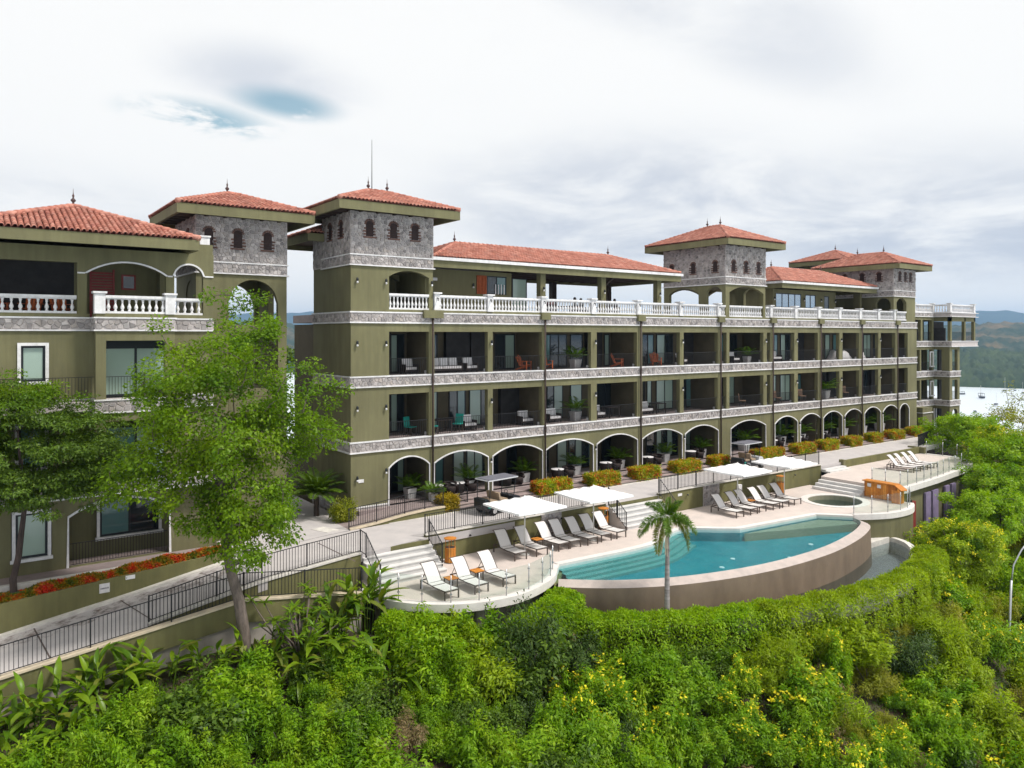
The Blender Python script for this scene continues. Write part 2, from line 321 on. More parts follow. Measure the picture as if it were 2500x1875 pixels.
def tag(o, label=None, cat=None, group=None, kind=None):
    if label: o['label'] = label
    if cat: o['category'] = cat
    if group: o['group'] = group
    if kind: o['kind'] = kind
    return o
def struct(o): o['kind'] = 'structure'; return o
def inst(mesh, name, parent, mtx):
    o = bpy.data.objects.new(name, mesh); COL.objects.link(o); o.parent = parent
    m = mtx.copy(); m.translation = m.translation - parent_off(parent); o.matrix_local = m; return o
def copy_tree(o, parent=None):
    c = o.copy(); COL.objects.link(c); c.parent = parent
    for ch in o.children: copy_tree(ch, c)
    return c
def mesh_arrays(me):
    v = np.empty(len(me.vertices) * 3); me.vertices.foreach_get('co', v); return v.reshape(-1, 3), [tuple(p.vertices) for p in me.polygons]
def join_instances(me, mats):
    """real joined geometry: many placed copies of one small mesh"""
    v, f = mesh_arrays(me); b = MB(); n = len(v)
    allv = np.concatenate([v @ np.array(m.to_3x3()).T + np.array(m.translation) for m in mats]); b.v = [tuple(x) for x in allv.tolist()]
    b.f = [tuple(i + k * n for i in q) for k in range(len(mats)) for q in f]; return b
def camdist(p): return (Vector(p) - cam.location).length

def arc_z(x, x0, x1, spring, rise):
    hw = (x1 - x0) / 2; c = (x0 + x1) / 2; r = (hw * hw + rise * rise) / (2 * rise)
    return spring + rise - r + math.sqrt(max(r * r - (x - c) ** 2, 0))
def wall(mb, axis, a0, a1, z0, z1, p0, p1, ops=()):
    """wall along x or y with openings (o0,o1,bottom,top,rise)"""
    bx = (lambda s, e, l, h: mb.box(s, e, p0, p1, l, h)) if axis == 'x' else (lambda s, e, l, h: mb.box(p0, p1, s, e, l, h))
    cur = a0
    for o0, o1, zb, zt, rise in sorted(ops):
        if o0 > cur: bx(cur, o0, z0, z1)
        if zb > z0 + 1e-4: bx(o0, o1, z0, zb)
        if rise <= 0:
            if zt < z1 - 1e-4: bx(o0, o1, zt, z1)
        else:
            k = 14; xs = [o0 + (o1 - o0) * i / k for i in range(k + 1)]; zs = [arc_z(x, o0, o1, zt - rise, rise) for x in xs]
            def pt(x, y, z): return (x, y, z) if axis == 'x' else (y, x, z)
            vs = []
            for x, z in zip(xs, zs): vs += [pt(x, p0, z), pt(x, p1, z), pt(x, p0, z1), pt(x, p1, z1)]
            fs = []
            for i in range(k):
                a = i * 4; b = a + 4; fs += [(a, b, b + 2, a + 2), (b + 1, a + 1, a + 3, b + 3), (a + 1, b + 1, b, a)]
            mb.add(vs, fs)
        cur = o1
    if cur < a1: bx(cur, a1, z0, z1)
def arch_trim(mb, axis, o0, o1, zb, zt, rise, p, wd=.07, dp=.05):
    k = 14; sp = zt - rise
    inner = [(o0, zb)] + [(o0 + (o1 - o0) * i / k, arc_z(o0 + (o1 - o0) * i / k, o0, o1, sp, rise)) for i in range(k + 1)] + [(o1, zb)]
    c = (o0 + o1) / 2; outer = [(o0 - wd, zb)]
    for x, z in inner[1:-1]:
        hw = (o1 - o0) / 2; r = (hw * hw + rise * rise) / (2 * rise); cz = zt - r; q = Vector((x - c, z - cz)).normalized(); outer.append((x + q.x * wd, z + q.y * wd))
    outer.append((o1 + wd, zb))
    def pt(a, y): return (a[0], y, a[1]) if axis == 'x' else (y, a[0], a[1])
    n = len(inner); vs = [pt(a, p - dp) for a in inner] + [pt(a, p - dp) for a in outer] + [pt(a, p + .06) for a in inner] + [pt(a, p + .02) for a in outer]; fs = []
    for i in range(n - 1): fs += [(i, i + 1, n + i + 1, n + i), (2 * n + i, 2 * n + i + 1, i + 1, i), (n + i, n + i + 1, 3 * n + i + 1, 3 * n + i)]
    mb.add(vs, fs)

# --- rubble stone facing: cells of a Voronoi pattern, each a slab of its own
def voronoi(w, h, size, rnd):
    nx = max(1, round(w / size)); ny = max(1, round(h / size)); pts = {}
    for i in range(-2, nx + 2):
        for j in range(-2, ny + 2): pts[i, j] = ((i + .5 + rnd.uniform(-.42, .42)) * w / nx, (j + .5 + rnd.uniform(-.42, .42)) * h / ny)
    cells = []
    for i in range(nx):
        for j in range(ny):
            c = pts[i, j]; poly = [(0, 0), (w, 0), (w, h), (0, h)]
            poly = [(max(0, c[0] - 2 * size), max(0, c[1] - 2 * size)), (min(w, c[0] + 2 * size), max(0, c[1] - 2 * size)), (min(w, c[0] + 2 * size), min(h, c[1] + 2 * size)), (max(0, c[0] - 2 * size), min(h, c[1] + 2 * size))]
            for di in (-2, -1, 0, 1, 2):
                for dj in (-2, -1, 0, 1, 2):
                    if (di, dj) == (0, 0) or (i + di, j + dj) not in pts: continue
                    q = pts[i + di, j + dj]; mx, my = (c[0] + q[0]) / 2, (c[1] + q[1]) / 2; nx_, ny_ = q[0] - c[0], q[1] - c[1]
                    out = []
                    for k in range(len(poly)):
                        a, b = poly[k - 1], poly[k]; da = (a[0] - mx) * nx_ + (a[1] - my) * ny_; db = (b[0] - mx) * nx_ + (b[1] - my) * ny_
                        if (da > 0) != (db > 0): t = da / (da - db); out.append((a[0] + (b[0] - a[0]) * t, a[1] + (b[1] - a[1]) * t))
                        if db <= 0: out.append(b)
                    poly = out
                    if len(poly) < 3: break
                if len(poly) < 3: break
            if len(poly) >= 3: cells.append(poly)
    return cells
class Stones:
    """collects stones on several faces of one building; nearest 300 become parts, the rest one joined part"""
    def __init__(s): s.items = []
    def face(s, org, du, dv, nrm, w, h, size=.34, gap=.011, holes=(), seed=1):
        rnd = random.Random(seed); org, du, dv, nrm = map(Vector, (org, du, dv, nrm))
        for poly in voronoi(w, h, size, rnd):
            cx = sum(p[0] for p in poly) / len(poly); cy = sum(p[1] for p in poly) / len(poly)
            if any(a0 - .05 < cx < a1 + .05 and b0 - .05 < cy < b1 + .05 for a0, a1, b0, b1 in holes): continue
            rad = max(math.hypot(p[0] - cx, p[1] - cy) for p in poly)
            if rad < .05: continue
            k = max(0, 1 - gap / (rad * .6)); d = rnd.uniform(.018, .05); k2 = k * .86
            base = org + du * cx + dv * cy
            lo = [du * ((p[0] - cx) * k) + dv * ((p[1] - cy) * k) for p in poly]; hi = [du * ((p[0] - cx) * k2) + dv * ((p[1] - cy) * k2) + nrm * d for p in poly]
            n = len(poly); vs = [tuple(q) for q in lo + hi]; fs = [tuple(range(n, 2 * n))] + [(i, (i + 1) % n, n + (i + 1) % n, n + i) for i in range(n)]
            if du.cross(dv).dot(nrm) < 0: fs = [f[::-1] for f in fs]
            s.items.append((base, vs, fs))
    def build(s, root, most=300):
        part = MB(); s.items.sort(key=lambda q: camdist(q[0])); holder = s.holder
        for b, vs, fs in s.items[:most]:
            me = bpy.data.meshes.new('stone'); me.from_pydata(vs, [], fs); me.materials.append(M['stone']); inst(me, 'stone', holder, Matrix.Translation(b))
        for b, vs, fs in s.items[most:]: part.add([tuple(Vector(x) + b) for x in vs], fs)
        if part.v: tag(part.build('stone_facing', 'stone', root), kind='stuff')

# --- barrel tile
def tile_mesh():
    b = MB(); k = 6; ln = .40; vs = []
    for t, r_, up in ((0, .094, .04), (1, .083, .0)):
        for i in range(k + 1):
            a = math.pi * i / k; vs.append((-math.cos(a) * r_, t * ln, up + math.sin(a) * .098))
    for i in range(k + 1):
        a = math.pi * i / k; vs.append((-math.cos(a) * .078, 0, .04 + math.sin(a) * .075))
    fs = [(i + 1, i, k + 1 + i, k + 2 + i) for i in range(k)] + [(i, i + 1, 2 * k + 3 + i, 2 * k + 2 + i) for i in range(k)]
    b.add(vs, fs); me = bpy.data.meshes.new('roof_tile'); me.from_pydata(b.v, [], b.f); me.shade_smooth(); me.materials.append(M['tile']); return me
TILE = tile_mesh()
class Tiles:
    def __init__(s): s.m = []
    def plane(s, poly, pitch=.21, course=.33):
        """poly[0]-poly[1] is the eave, ccw seen from outside"""
        P = [Vector(p) for p in poly]; e = (P[1] - P[0]).normalized(); n = (P[1] - P[0]).cross(P[-1] - P[0]).normalized(); u = n.cross(e).normalized()
        L2 = [((p - P[0]).dot(e), (p - P[0]).dot(u)) for p in P]; mxu = max(q[1] for q in L2)
        row = 0
        while row * course < mxu - .1:
            y = row * course; xs = []
            ym = y + course * .5
            for i in range(len(L2)):
                a, b = L2[i], L2[(i + 1) % len(L2)]
                if (a[1] - ym) * (b[1] - ym) < 0: xs.append(a[0] + (b[0] - a[0]) * (ym - a[1]) / (b[1] - a[1]))
            if len(xs) >= 2:
                x0, x1 = min(xs), max(xs); c = math.ceil((x0 + .02) / pitch)
                while c * pitch < x1 - .02:
                    jit = random.uniform(-.008, .008)
                    org = P[0] + e * (c * pitch + jit) + u * (y - .05) + n * .015
                    m = Matrix((e, u, n)).transposed().to_4x4() @ Matrix.Rotation(random.uniform(-.02, .02), 4, 'Z'); m.translation = org; s.m.append(m); c += 1
            row += 1
    def build(s, root, roof, most=300):
        s.m.sort(key=lambda m: camdist(m.translation))
        for m in s.m[:most]: inst(TILE, 'roof_tile', roof, m)
        if s.m[most:]: tag(join_instances(TILE, s.m[most:]).build('tile_covering', 'tile', root, True), kind='stuff')
FINIAL = None
def finial(root, p, h=.75):
    b = MB(); s = h / .75
    b.lathe([(.10 * s, 0), (.11 * s, .03 * s), (.05 * s, .08 * s), (.04 * s, .14 * s), (.10 * s, .20 * s), (.105 * s, .25 * s), (.045 * s, .31 * s), (.03 * s, .38 * s), (.055 * s, .43 * s), (.03 * s, .48 * s), (.014 * s, .55 * s), (.006 * s, .75 * s)], p, 8)
    return b.build('finial', 'finial', root, True)
def hip_roof(root, tiles, x0, x1, y0, y1, ze, zr, axis='x', fascia=.46, fmat='wall', gutter=False, finials=True, rafters=0, body=None):
    """hip roof; x0..y1 are the eave lines"""
    cx, cy = (x0 + x1) / 2, (y0 + y1) / 2; hx, hy = (x1 - x0) / 2, (y1 - y0) / 2
    if axis == 'x': g = max(hx - hy, 0.0); A, B = Vector((cx - g, cy, zr)), Vector((cx + g, cy, zr))
    else: g = max(hy - hx, 0.0); A, B = Vector((cx, cy - g, zr)), Vector((cx, cy + g, zr))
    c = [Vector((x0, y0, ze)), Vector((x1, y0, ze)), Vector((x1, y1, ze)), Vector((x0, y1, ze))]
    if axis == 'x': planes = [[c[0], c[1], B, A], [c[1], c[2], B], [c[2], c[3], A, B], [c[3], c[0], A]]; hips = [(c[0], A), (c[1], B), (c[2], B), (c[3], A)]
    else: planes = [[c[0], c[1], A], [c[1], c[2], B, A], [c[2], c[3], B], [c[3], c[0], A, B]]; hips = [(c[0], A), (c[1], A), (c[2], B), (c[3], B)]
    bed = MB()
    for p in planes:
        bed.add([tuple(q) for q in p], [tuple(range(len(p)))]); tiles.plane(p)
    roof = bed.build('roof', 'tilebed', root)
    cap = MB()
    for a, b in hips + ([(A, B)] if (A - B).length > .05 else []):
        d = b - a; n = max(1, round(d.length / .36))
        for i in range(n):
            p, q = a + d * (i / n), a + d * ((i + 1.12) / n); up = Vector((0, 0, .05)); cap.tube([p + up + Vector((0, 0, .02)), q + up], [.135, .115], 8)
    tag(cap.build('ridge_tiles', 'tile', roof, True), kind='stuff')
    f = MB(); t = .14; zb = ze - fascia; zt = ze - .015
    f.box(x0, x1, y0, y0 + t, zb, zt).box(x0, x1, y1 - t, y1, zb, zt).box(x0, x0 + t, y0 + t, y1 - t, zb, zt).box(x1 - t, x1, y0 + t, y1 - t, zb, zt)
    f.build('fascia', fmat, root)
    sf = MB(); sf.box(x0 + t, x1 - t, y0 + t, y1 - t, ze - .16, ze - .06); sf.build('soffit', 'soffit', root)
    if gutter:
        q = MB(); o = .12; q.box(x0 - o, x1 + o, y0 - o, y0 - .002, ze - .17, ze + .01).box(x0 - o, x0 - .002, y0, y1, ze - .17, ze + .01).box(x1 + .002, x1 + o, y0, y1, ze - .17, ze + .01)
        q.build('gutter', 'white', root)
    if finials:
        finial(root, A + Vector((0, 0, .08)))
        if (A - B).length > .7: finial(root, B + Vector((0, 0, .08)))
    if rafters and body:
        bx0, bx1, by0, by1 = body
        for i in range(rafters):
            x = bx0 + (bx1 - bx0) * (i + .5) / rafters; r_ = MB(); r_.box(x - .07, x + .07, y0 + t + .03, by0 + .05, ze - .42, ze - .17); r_.build('rafter', 'wood', root)
            y = by0 + (by1 - by0) * (i + .5) / rafters; r_ = MB(); r_.box(x0 + t + .03, bx0 + .05, y - .07, y + .07, ze - .42, ze - .17); r_.build('rafter', 'wood', root)
    return roof

# --- turned baluster
def baluster_mesh():
    b = MB(); h = .62
    pr = [(.062, 0), (.062, .05), (.035, .08), (.075, .17), (.078, .23), (.045, .34), (.030, .42), (.036, .46), (.052, .48), (.034, .51), (.058, .56), (.058, .62)]
    b.lathe(pr, (0, 0, 0), 8); me = bpy.data.meshes.new('baluster'); me.from_pydata(b.v, [], b.f); me.shade_smooth(); me.materials.append(M['white']); return me
BALU = baluster_mesh()
def balustrade(root, a, b, z, step=.225, ped0=False, ped1=False, hgt=.86):
    """white balustrade from a to b (plan points); holder is the rail, balusters its children"""
    a, b = Vector((a[0], a[1], 0)), Vector((b[0], b[1], 0)); d = (b - a); ln = d.length; d.normalize()
    m = MB(); Z = Vector((0, 0, 1))
    m.obox(a + Z * (z + .045), b + Z * (z + .045), .20, .09); m.obox(a + Z * (z + hgt - .055), b + Z * (z + hgt - .055), .24, .11); m.obox(a + Z * (z + hgt - .135), b + Z * (z + hgt - .135), .16, .05)
    o = m.build('balustrade', 'white', root)
    n = max(2, round(ln / step)); sc = (hgt - .25) / .62
    for i in range(n):
        p = a + d * (ln * (i + .5) / n) + Z * (z + .09); mt = Matrix.Translation(p) @ Matrix.Diagonal((1, 1, sc, 1)); inst(BALU, 'baluster', o, mt)
    for f, p in ((ped0, a), (ped1, b)):
        if f:
            q = MB(); q.box(p.x - .17, p.x + .17, p.y - .17, p.y + .17, z - .02, z + hgt + .06).box(p.x - .24, p.x + .24, p.y - .24, p.y + .24, z + hgt + .06, z + hgt + .13).box(p.x - .21, p.x + .21, p.y - .21, p.y + .21, z - .02, z + .1)
            q.build('pedestal', 'white', root)
    return o
def iron_rail(a, b, za, zb, h=.95, bar=.115, r=.009):
    """thin bars and two rails between two plan points, floor heights za, zb"""
    m = MB(); a, b = Vector((a[0], a[1], za)), Vector((b[0], b[1], zb)); d = b - a; Z = Vector((0, 0, 1)); n = max(1, round(Vector((d.x, d.y)).length / bar))
    for i in range(1, n):
        p = a + d * i / n; m.box(p.x - r, p.x + r, p.y - r, p.y + r, p.z + .08, p.z + h - .02)
    m.obox(a + Z * h, b + Z * h, .04, .025); m.obox(a + Z * .08, b + Z * .08, .03, .02)
    return m
def railing(name, pts, label, h=1.0, every=1.5, group='black iron railings'):
    """a free-standing iron railing along plan points (x,y,z): posts are parts"""
    p0 = pts[0]; root = empty(name, p0); tag(root, label, 'railing', group); panels = MB()
    for (a, b) in zip(pts[:-1], pts[1:]):
        ln = math.hypot(b[0] - a[0], b[1] - a[1]); n = max(1, round(ln / every))
        for i in range(n + 1):
            if i == n and b is not pts[-1]: continue
            x, y, z = [a[k] + (b[k] - a[k]) * i / n for k in range(3)]
            q = MB(); q.box(x - .022, x + .022, y - .022, y + .022, z - .05, z + h + .03); q.build('post', 'iron', root)
        r_ = iron_rail(a, b, a[2], b[2], h, .125); panels.add(r_.v, r_.f)
    tag(panels.build('bar_infill', 'iron', root), kind='stuff')
    return root

# ------------------------------------------------------------------ terrain, sea, hills
def lerp_tab(tab, x):
    return float(np.interp(x, [t[0] for t in tab], [t[1] for t in tab]))
YB = [(-80, -8.6), (-16, -8.6), (-6, -8.8), (-3.5, -9.8), (-1.5, -11.4), (1.5, -12.2), (4.5, -12.2), (7, -14.0), (11, -15.7), (16, -16.9), (22, -16.9), (26, -16.0), (29, -15.0), (33, -13.2), (44, -12.3), (49, -9), (53, -6.5), (60, -3.5), (75, -3), (300, -3)]
ZB = [(-80, -3.2), (-16, -2.45), (-9, -2.0), (-5, -2.0), (-3, -2.6), (0, -3.2), (8, -3.3), (20, -3.5), (27, -3.8), (33, -4.6), (44, -4.6), (52, -2.2), (60, -1.2), (74, -1.2), (300, -1.2)]
_rs = np.random.RandomState(3); _ph = _rs.uniform(0, 6.28, (14, 2)); _k = _rs.normal(0, 1, (14, 2))
def bumps(x, y, amp, wl):
    s = 0
    for i in range(14): s += math.sin((_k[i, 0] * x + _k[i, 1] * y) / wl * 2 + _ph[i, 0])
    return s * amp / 5
def terrain_z(x, y):
    yb = lerp_tab(YB, x); zb = lerp_tab(ZB, x); d = yb - y
    z = zb
    if d > 0:
        sl = .34 if x < -2 else (.34 + .42 * min(1, (x + 2) / 18))
        z = zb - (sl * d + .018 * d * d if d < 12 else sl * d + .018 * 144 + .43 * (d - 12)); z += bumps(x, y, .35 * min(1, d / 2.5), 6)
    if x > 74: z -= .5 * (x - 74)
    if y > 9:
        t = min(1, (y - 9) / 3); z = z * (1 - t) + (-.3) * t if x < 62 else z
        if y > 34: z -= .4 * (y - 34)
    return max(z, -53.0)
def grid_mesh(name, xs, ys, fn, mat):
    v = [(x, y, fn(x, y)) for y in ys for x in xs]; n = len(xs)
    f = [(j * n + i, j * n + i + 1, (j + 1) * n + i + 1, (j + 1) * n + i) for j in range(len(ys) - 1) for i in range(n - 1)]
    b = MB(); b.v = v; b.f = f; return b.build(name, mat, None, True)
xs = list(np.arange(-160, -30, 10)) + list(np.arange(-30, 62, .8)) + list(np.arange(62, 240, 6))
ys = list(np.arange(-190, -50, 8)) + list(np.arange(-50, -5, .7)) + list(np.arange(-5, 60, 2.5)) + list(np.arange(60, 230, 10))
struct(grid_mesh('hillside_ground', xs, ys, terrain_z, 'soil'))
SEA = -50.5
m, t, b_ = _new('sea_water'); b_.inputs['Base Color'].default_value = (.62, .68, .73, 1); b_.inputs['Roughness'].default_value = .28; b_.inputs['Specular IOR Level'].default_value = .8
n, l = t.nodes, t.links; g = n.new('ShaderNodeNewGeometry'); x = n.new('ShaderNodeTexNoise'); x.inputs['Scale'].default_value = .25; x.inputs['Detail'].default_value = 5; l.new(g.outputs['Position'], x.inputs['Vector'])
k = n.new('ShaderNodeBump'); k.inputs['Strength'].default_value = .3; k.inputs['Distance'].default_value = .4; l.new(x.outputs['Fac'], k.inputs['Height']); l.new(k.outputs[0], b_.inputs['Normal'])
M['sea'] = m
b = MB(); b.add([(-14000, -14000, SEA), (14000, -14000, SEA), (14000, 14000, SEA), (-14000, 14000, SEA)], [(0, 1, 2, 3)]); struct(b.build('sea', 'sea'))
M['forest'] = pmat('far_forest', (.014, .032, .016), (.045, .070, .026), .035, .95, 1.0, .05, detail=8)
M['dryhill'] = pmat('far_dry_hillside', (.016, .038, .022), (.13, .095, .05), .009, .95, 1.0, .03, detail=9, lo=.46, hi=.66)
M['mount'] = pmat('far_mountain_wood', (.012, .03, .028), (.022, .045, .035), .002, 1)
def polar_hill(name, r0, r1, hfun, az0, az1, na, nr, mat):
    """a range of hills seen across the bay; az measured from the camera's heading, clockwise"""
    b = MB(); cx, cy = cam.location.x, cam.location.y; base = math.atan2(.808, .589)
    for j in range(nr + 1):
        r_ = r0 + (r1 - r0) * j / nr
        for i in range(na + 1):
            az = R(az0 + (az1 - az0) * i / na); an = base - az; b.v.append((cx + r_ * math.cos(an), cy + r_ * math.sin(an), hfun(r_, math.degrees(az), j / nr)))
    for j in range(nr):
        for i in range(na): b.f.append((j * (na + 1) + i, j * (na + 1) + i + 1, (j + 1) * (na + 1) + i + 1, (j + 1) * (na + 1) + i)[::-1])
    return b.build(name, mat, None, True)
def ns(az, s): return bumps(az * 3.1 + s, az * 1.7 - s, 1, 6)
_tree = np.random.RandomState(5).uniform(-1, 1, 60000)
def h_near(r_, az, t):
    rise = t ** .85 if t < .82 else .845 - (t - .82) * 1.4
    return SEA - 2 + 5 * min(1, t * 30) + rise * (104 + 9 * ns(az, r_ * .004) + 3 * math.sin(az * .4)) * .95 + _tree[int(abs(az * 977 + r_ * 13.7)) % 60000] * min(4.2, 60 * t)
def h_low(r_, az, t):
    return SEA - 2 + 4 * min(1, t * 40) + 34 * t ** .7 * (1 + .12 * ns(az, 2)) + _tree[int(abs(az * 1377 + r_ * 9.1)) % 60000] * min(4.5, 90 * t)
def h_far(r_, az, t): return SEA - 5 + (1 - abs(t - .5) * 2) * (214 + 20 * ns(az * .6, 5) + 16 * ns(az * 2.2, 9) - max(0, 6 - az) * -1.5)
struct(polar_hill('shore_hill', 1010, 1350, h_low, 8, 46, 260, 34, 'forest'))
struct(polar_hill('dry_hill', 1250, 2300, h_near, -48, 46, 420, 40, 'dryhill'))
struct(polar_hill('far_mountains', 5200, 7600, h_far, -50, 50, 160, 8, 'mount'))

# ------------------------------------------------------------------ road, terraces, decks
# stations: x, far edge y, near edge y, z
ROAD = [(-30, -3.6, -8.15, -3.4), (-22, -3.6, -8.15, -2.5), (-15.3, -3.5, -8.15, -1.49), (-11.2, -3.5, -8.1, -.86), (-11.0, -3.5, -7.35, -.83), (-6.9, -3.4, -7.25, -.10), (-5, -3.2, -7.0, 0), (-2.3, -2.6, -6.3, 0), (1, -2.1, -5.75, 0), (10, -2.1, -5.6, 0), (22, -2.1, -5.6, 0), (34, -2.1, -5.6, 0), (47, -1.9, -5.6, 0), (60, -.9, -5.0, 0), (63, 1.5, -3, 0)]
b = MB(); far = [(s[0], s[1], s[3]) for s in ROAD]; near = [(s[0], s[2], s[3]) for s in ROAD]
b.strip(near, far); b.strip(far, [(p[0], p[1], p[2] - .35) for p in far]); b.strip([(p[0], p[1], p[2] - .35) for p in near], near)
road = struct(b.build('road', 'pave'))
# dark joints and leaf stains on the sloping stretch
M['joint'] = pmat('road_joint_dirt', (.13, .10, .09), (.09, .07, .065), 8, .95)
def road_z(x): return lerp_tab([(s[0], s[3]) for s in ROAD], x)
for i, (xa, xb) in enumerate([(-14.2, -13.9), (-11.35, -10.6), (-8.4, -7.4), (-3.2, -3.0)]):
    q = MB(); yf, yn = -3.6, (-8.1 if xa < -11 else -7.2); q.strip([(xa + (xb - xa) * s / 8 - .03, yf + (yn - yf) * s / 8, road_z(xa + (xb - xa) * s / 8) + .004) for s in range(9)], [(xa + (xb - xa) * s / 8 + .03, yf + (yn - yf) * s / 8, road_z(xa + (xb - xa) * s / 8) + .004) for s in range(9)])
    q.build('expansion_joint', 'joint', road)
def stainmat():
    m, t, b = _new('leaf_litter_stain'); n, l = t.nodes, t.links
    b.inputs['Base Color'].default_value = (.20, .145, .12, 1); b.inputs['Roughness'].default_value = .95
    g = n.new('ShaderNodeNewGeometry'); x = n.new('ShaderNodeTexNoise'); x.inputs['Scale'].default_value = 2.6; x.inputs['Detail'].default_value = 9; x.inputs['Roughness'].default_value = .75; l.new(g.outputs['Position'], x.inputs['Vector'])
    r = n.new('ShaderNodeMapRange'); r.inputs[1].default_value = .47; r.inputs[2].default_value = .72; r.inputs[4].default_value = .85; l.new(x.outputs['Fac'], r.inputs[0])
    l.new(r.outputs[0], b.inputs['Alpha']); return m
M['stain'] = stainmat()
q = MB(); sx = list(np.linspace(-24, -6.6, 30)); q.strip([(x, -5.0 - .25 * math.sin(x * 1.3), road_z(x) + .006) for x in sx], [(x, -3.62, road_z(x) + .006) for x in sx]); q.build('leaf_litter', 'stain', road)
# kerb strip along the far edge of the sloping road
q = MB(); sx = list(np.linspace(-26, -5.2, 20)); q.strip([(x, -3.78, road_z(x) + .10) for x in sx], [(x, -3.5, road_z(x) + .10) for x in sx]); q.strip([(x, -3.78, road_z(x) - .05) for x in sx], [(x, -3.78, road_z(x) + .10) for x in sx])
struct(q.build('kerb', 'kerb'))
# pale edge line along the level road
q = MB(); q.box(-.5, 60, -2.28, -2.1, -.2, .03); struct(q.build('kerb_edge', 'kerb'))
# paved path into the gap between the buildings
q = MB(); q.prism([(-6.9, -3.3), (-5, -3.15), (-2.3, -2.55), (-.4, -2.2), (-.4, 14), (-2.4, 14), (-2.4, 2), (-6.9, -.7)], -.5, .02); struct(q.build('path', 'pave'))
q = MB(); q.prism([(-2.2, -2.2), (-1.5, -2.05), (-1.9, -1.0), (-2.6, -1.15)], .02, .035); struct(q.build('path_inset', 'kerb'))
# terrace floor in front of the arches and its boarded steps
q = MB(); q.box(0.32, 59.2, -.35, 2.4, -.4, .34); struct(q.build('arcade_floor', 'floor'))
steps = struct(empty('terrace_steps', (0, -1, 0)))
for s_, (y0, y1, z) in enumerate([(-2.05, -1.55, .10), (-1.55, -.95, .19), (-.95, -.36, .28)]):
    q = MB(); q.box(4.9, 59.2, y0, y1, -.3, z); q.build('step_riser', 'conc', steps)
    for x0, x1 in zip([5.0 + 4.09 * i for i in range(13)], [5.0 + 4.09 * (i + 1) for i in range(13)]):
        for kx in range(3):
            q = MB(); q.box(x0 + 1.363 * kx + .01, x0 + 1.363 * (kx + 1) - .01, y0 - .03, y0 + (y1 - y0) * .49, z, z + .035); q.build('board', 'plank', steps)
            q = MB(); q.box(x0 + 1.363 * kx + .01, x0 + 1.363 * (kx + 1) - .01, y0 + (y1 - y0) * .51, y1 - .035, z, z + .035); q.build('board', 'plank', steps)
# lower terrace by the left building
q = MB(); q.prism([(-30, -2.75), (-7.2, -2.75), (-7.0, -.7), (-7.2, .6), (-30, .6)], -2.2, -.15); struct(q.build('left_terrace', 'floor'))
DZ = -1.15; UZ = -.4
def smooth(pts, n=6):
    out = []
    for i in range(len(pts) - 1):
        p0, p1, p2, p3 = (Vector(pts[max(i - 1, 0)]), Vector(pts[i]), Vector(pts[i + 1]), Vector(pts[min(i + 2, len(pts) - 1)]))
        for k in range(n):
            t = k / n; out.append(tuple(.5 * ((2 * p1) + (p2 - p0) * t + (2 * p0 - 5 * p1 + 4 * p2 - p3) * t * t + (3 * p1 - p0 - 3 * p2 + p3) * t ** 3)))
    out.append(tuple(pts[-1])); return out
NEARDECK = smooth([(-2.9, -7.4), (-2.75, -8.6), (-2.4, -9.45), (-1.6, -10.45), (-.35, -11.35), (1.0, -11.75), (2.2, -11.8), (3.6, -11.4), (4.8, -10.75), (5.55, -10.0), (6.0, -9.6)])
POOLFAR = smooth([(6.0, -9.6), (8.0, -9.72), (10.5, -9.85), (12.2, -9.75), (13.6, -9.25), (14.9, -8.7), (16.0, -8.75), (17.2, -9.7), (18.2, -10.45)], 5) + smooth([(18.2, -10.45), (21.5, -10.75), (24.6, -11.05)], 3)[1:] + [(26.0, -12.55)]
POOLEDGE = smooth([(4.9, -10.95), (6.8, -12.5), (9.2, -13.75), (12.2, -14.6), (15.3, -15.0), (19.0, -14.95), (22.3, -14.4), (24.5, -13.75), (25.6, -13.2), (26.0, -12.55)], 5)
FARDECK = smooth([(26.3, -12.4), (27.4, -13.05), (28.5, -13.5), (29.7, -13.65), (30.7, -13.6), (31.6, -13.3), (32.3, -12.9)], 3)
deckpoly = NEARDECK[:-1] + POOLFAR + FARDECK + [(32.3, -7.0), (32.3, -5.7), (1.2, -5.7), (-2.3, -6.3)]
JAC = (29.0, -9.6, 1.75)
def poly_sheet(name, outer, holes, z, mat, thick=.25, parent=None):
    """flat sheet with holes, filled by bmesh"""
    bm = bmesh.new(); edges = []
    for ring in [outer] + holes:
        vs = [bm.verts.new((p[0], p[1], z)) for p in ring]
        for i in range(len(vs)): edges.append(bm.edges.new((vs[i], vs[(i + 1) % len(vs)])))
    bmesh.ops.triangle_fill(bm, use_beauty=True, edges=edges)
    bmesh.ops.recalc_face_normals(bm, faces=bm.faces)
    if sum(f.normal.z for f in bm.faces) < 0: bmesh.ops.reverse_faces(bm, faces=bm.faces)
    ex = dict(geom=[]) if thick < .02 else bmesh.ops.extrude_face_region(bm, geom=list(bm.faces)); up = [g for g in ex['geom'] if isinstance(g, bmesh.types.BMVert)]
    for v_ in up: v_.co.z -= thick
    if thick >= .02: bmesh.ops.recalc_face_normals(bm, faces=bm.faces)
    off = parent_off(parent)
    for v_ in bm.verts: v_.co -= off
    me = bpy.data.meshes.new(name); bm.to_mesh(me); bm.free(); me.materials.append(M[mat]); o = bpy.data.objects.new(name, me); COL.objects.link(o); o.parent = parent; return o
jac = [(JAC[0] + JAC[2] * math.cos(a), JAC[1] + JAC[2] * .92 * math.sin(a)) for a in np.linspace(0, 2 * math.pi, 33)[:-1]]
struct(poly_sheet('pool_deck', deckpoly, [jac], DZ, 'deck', .28))
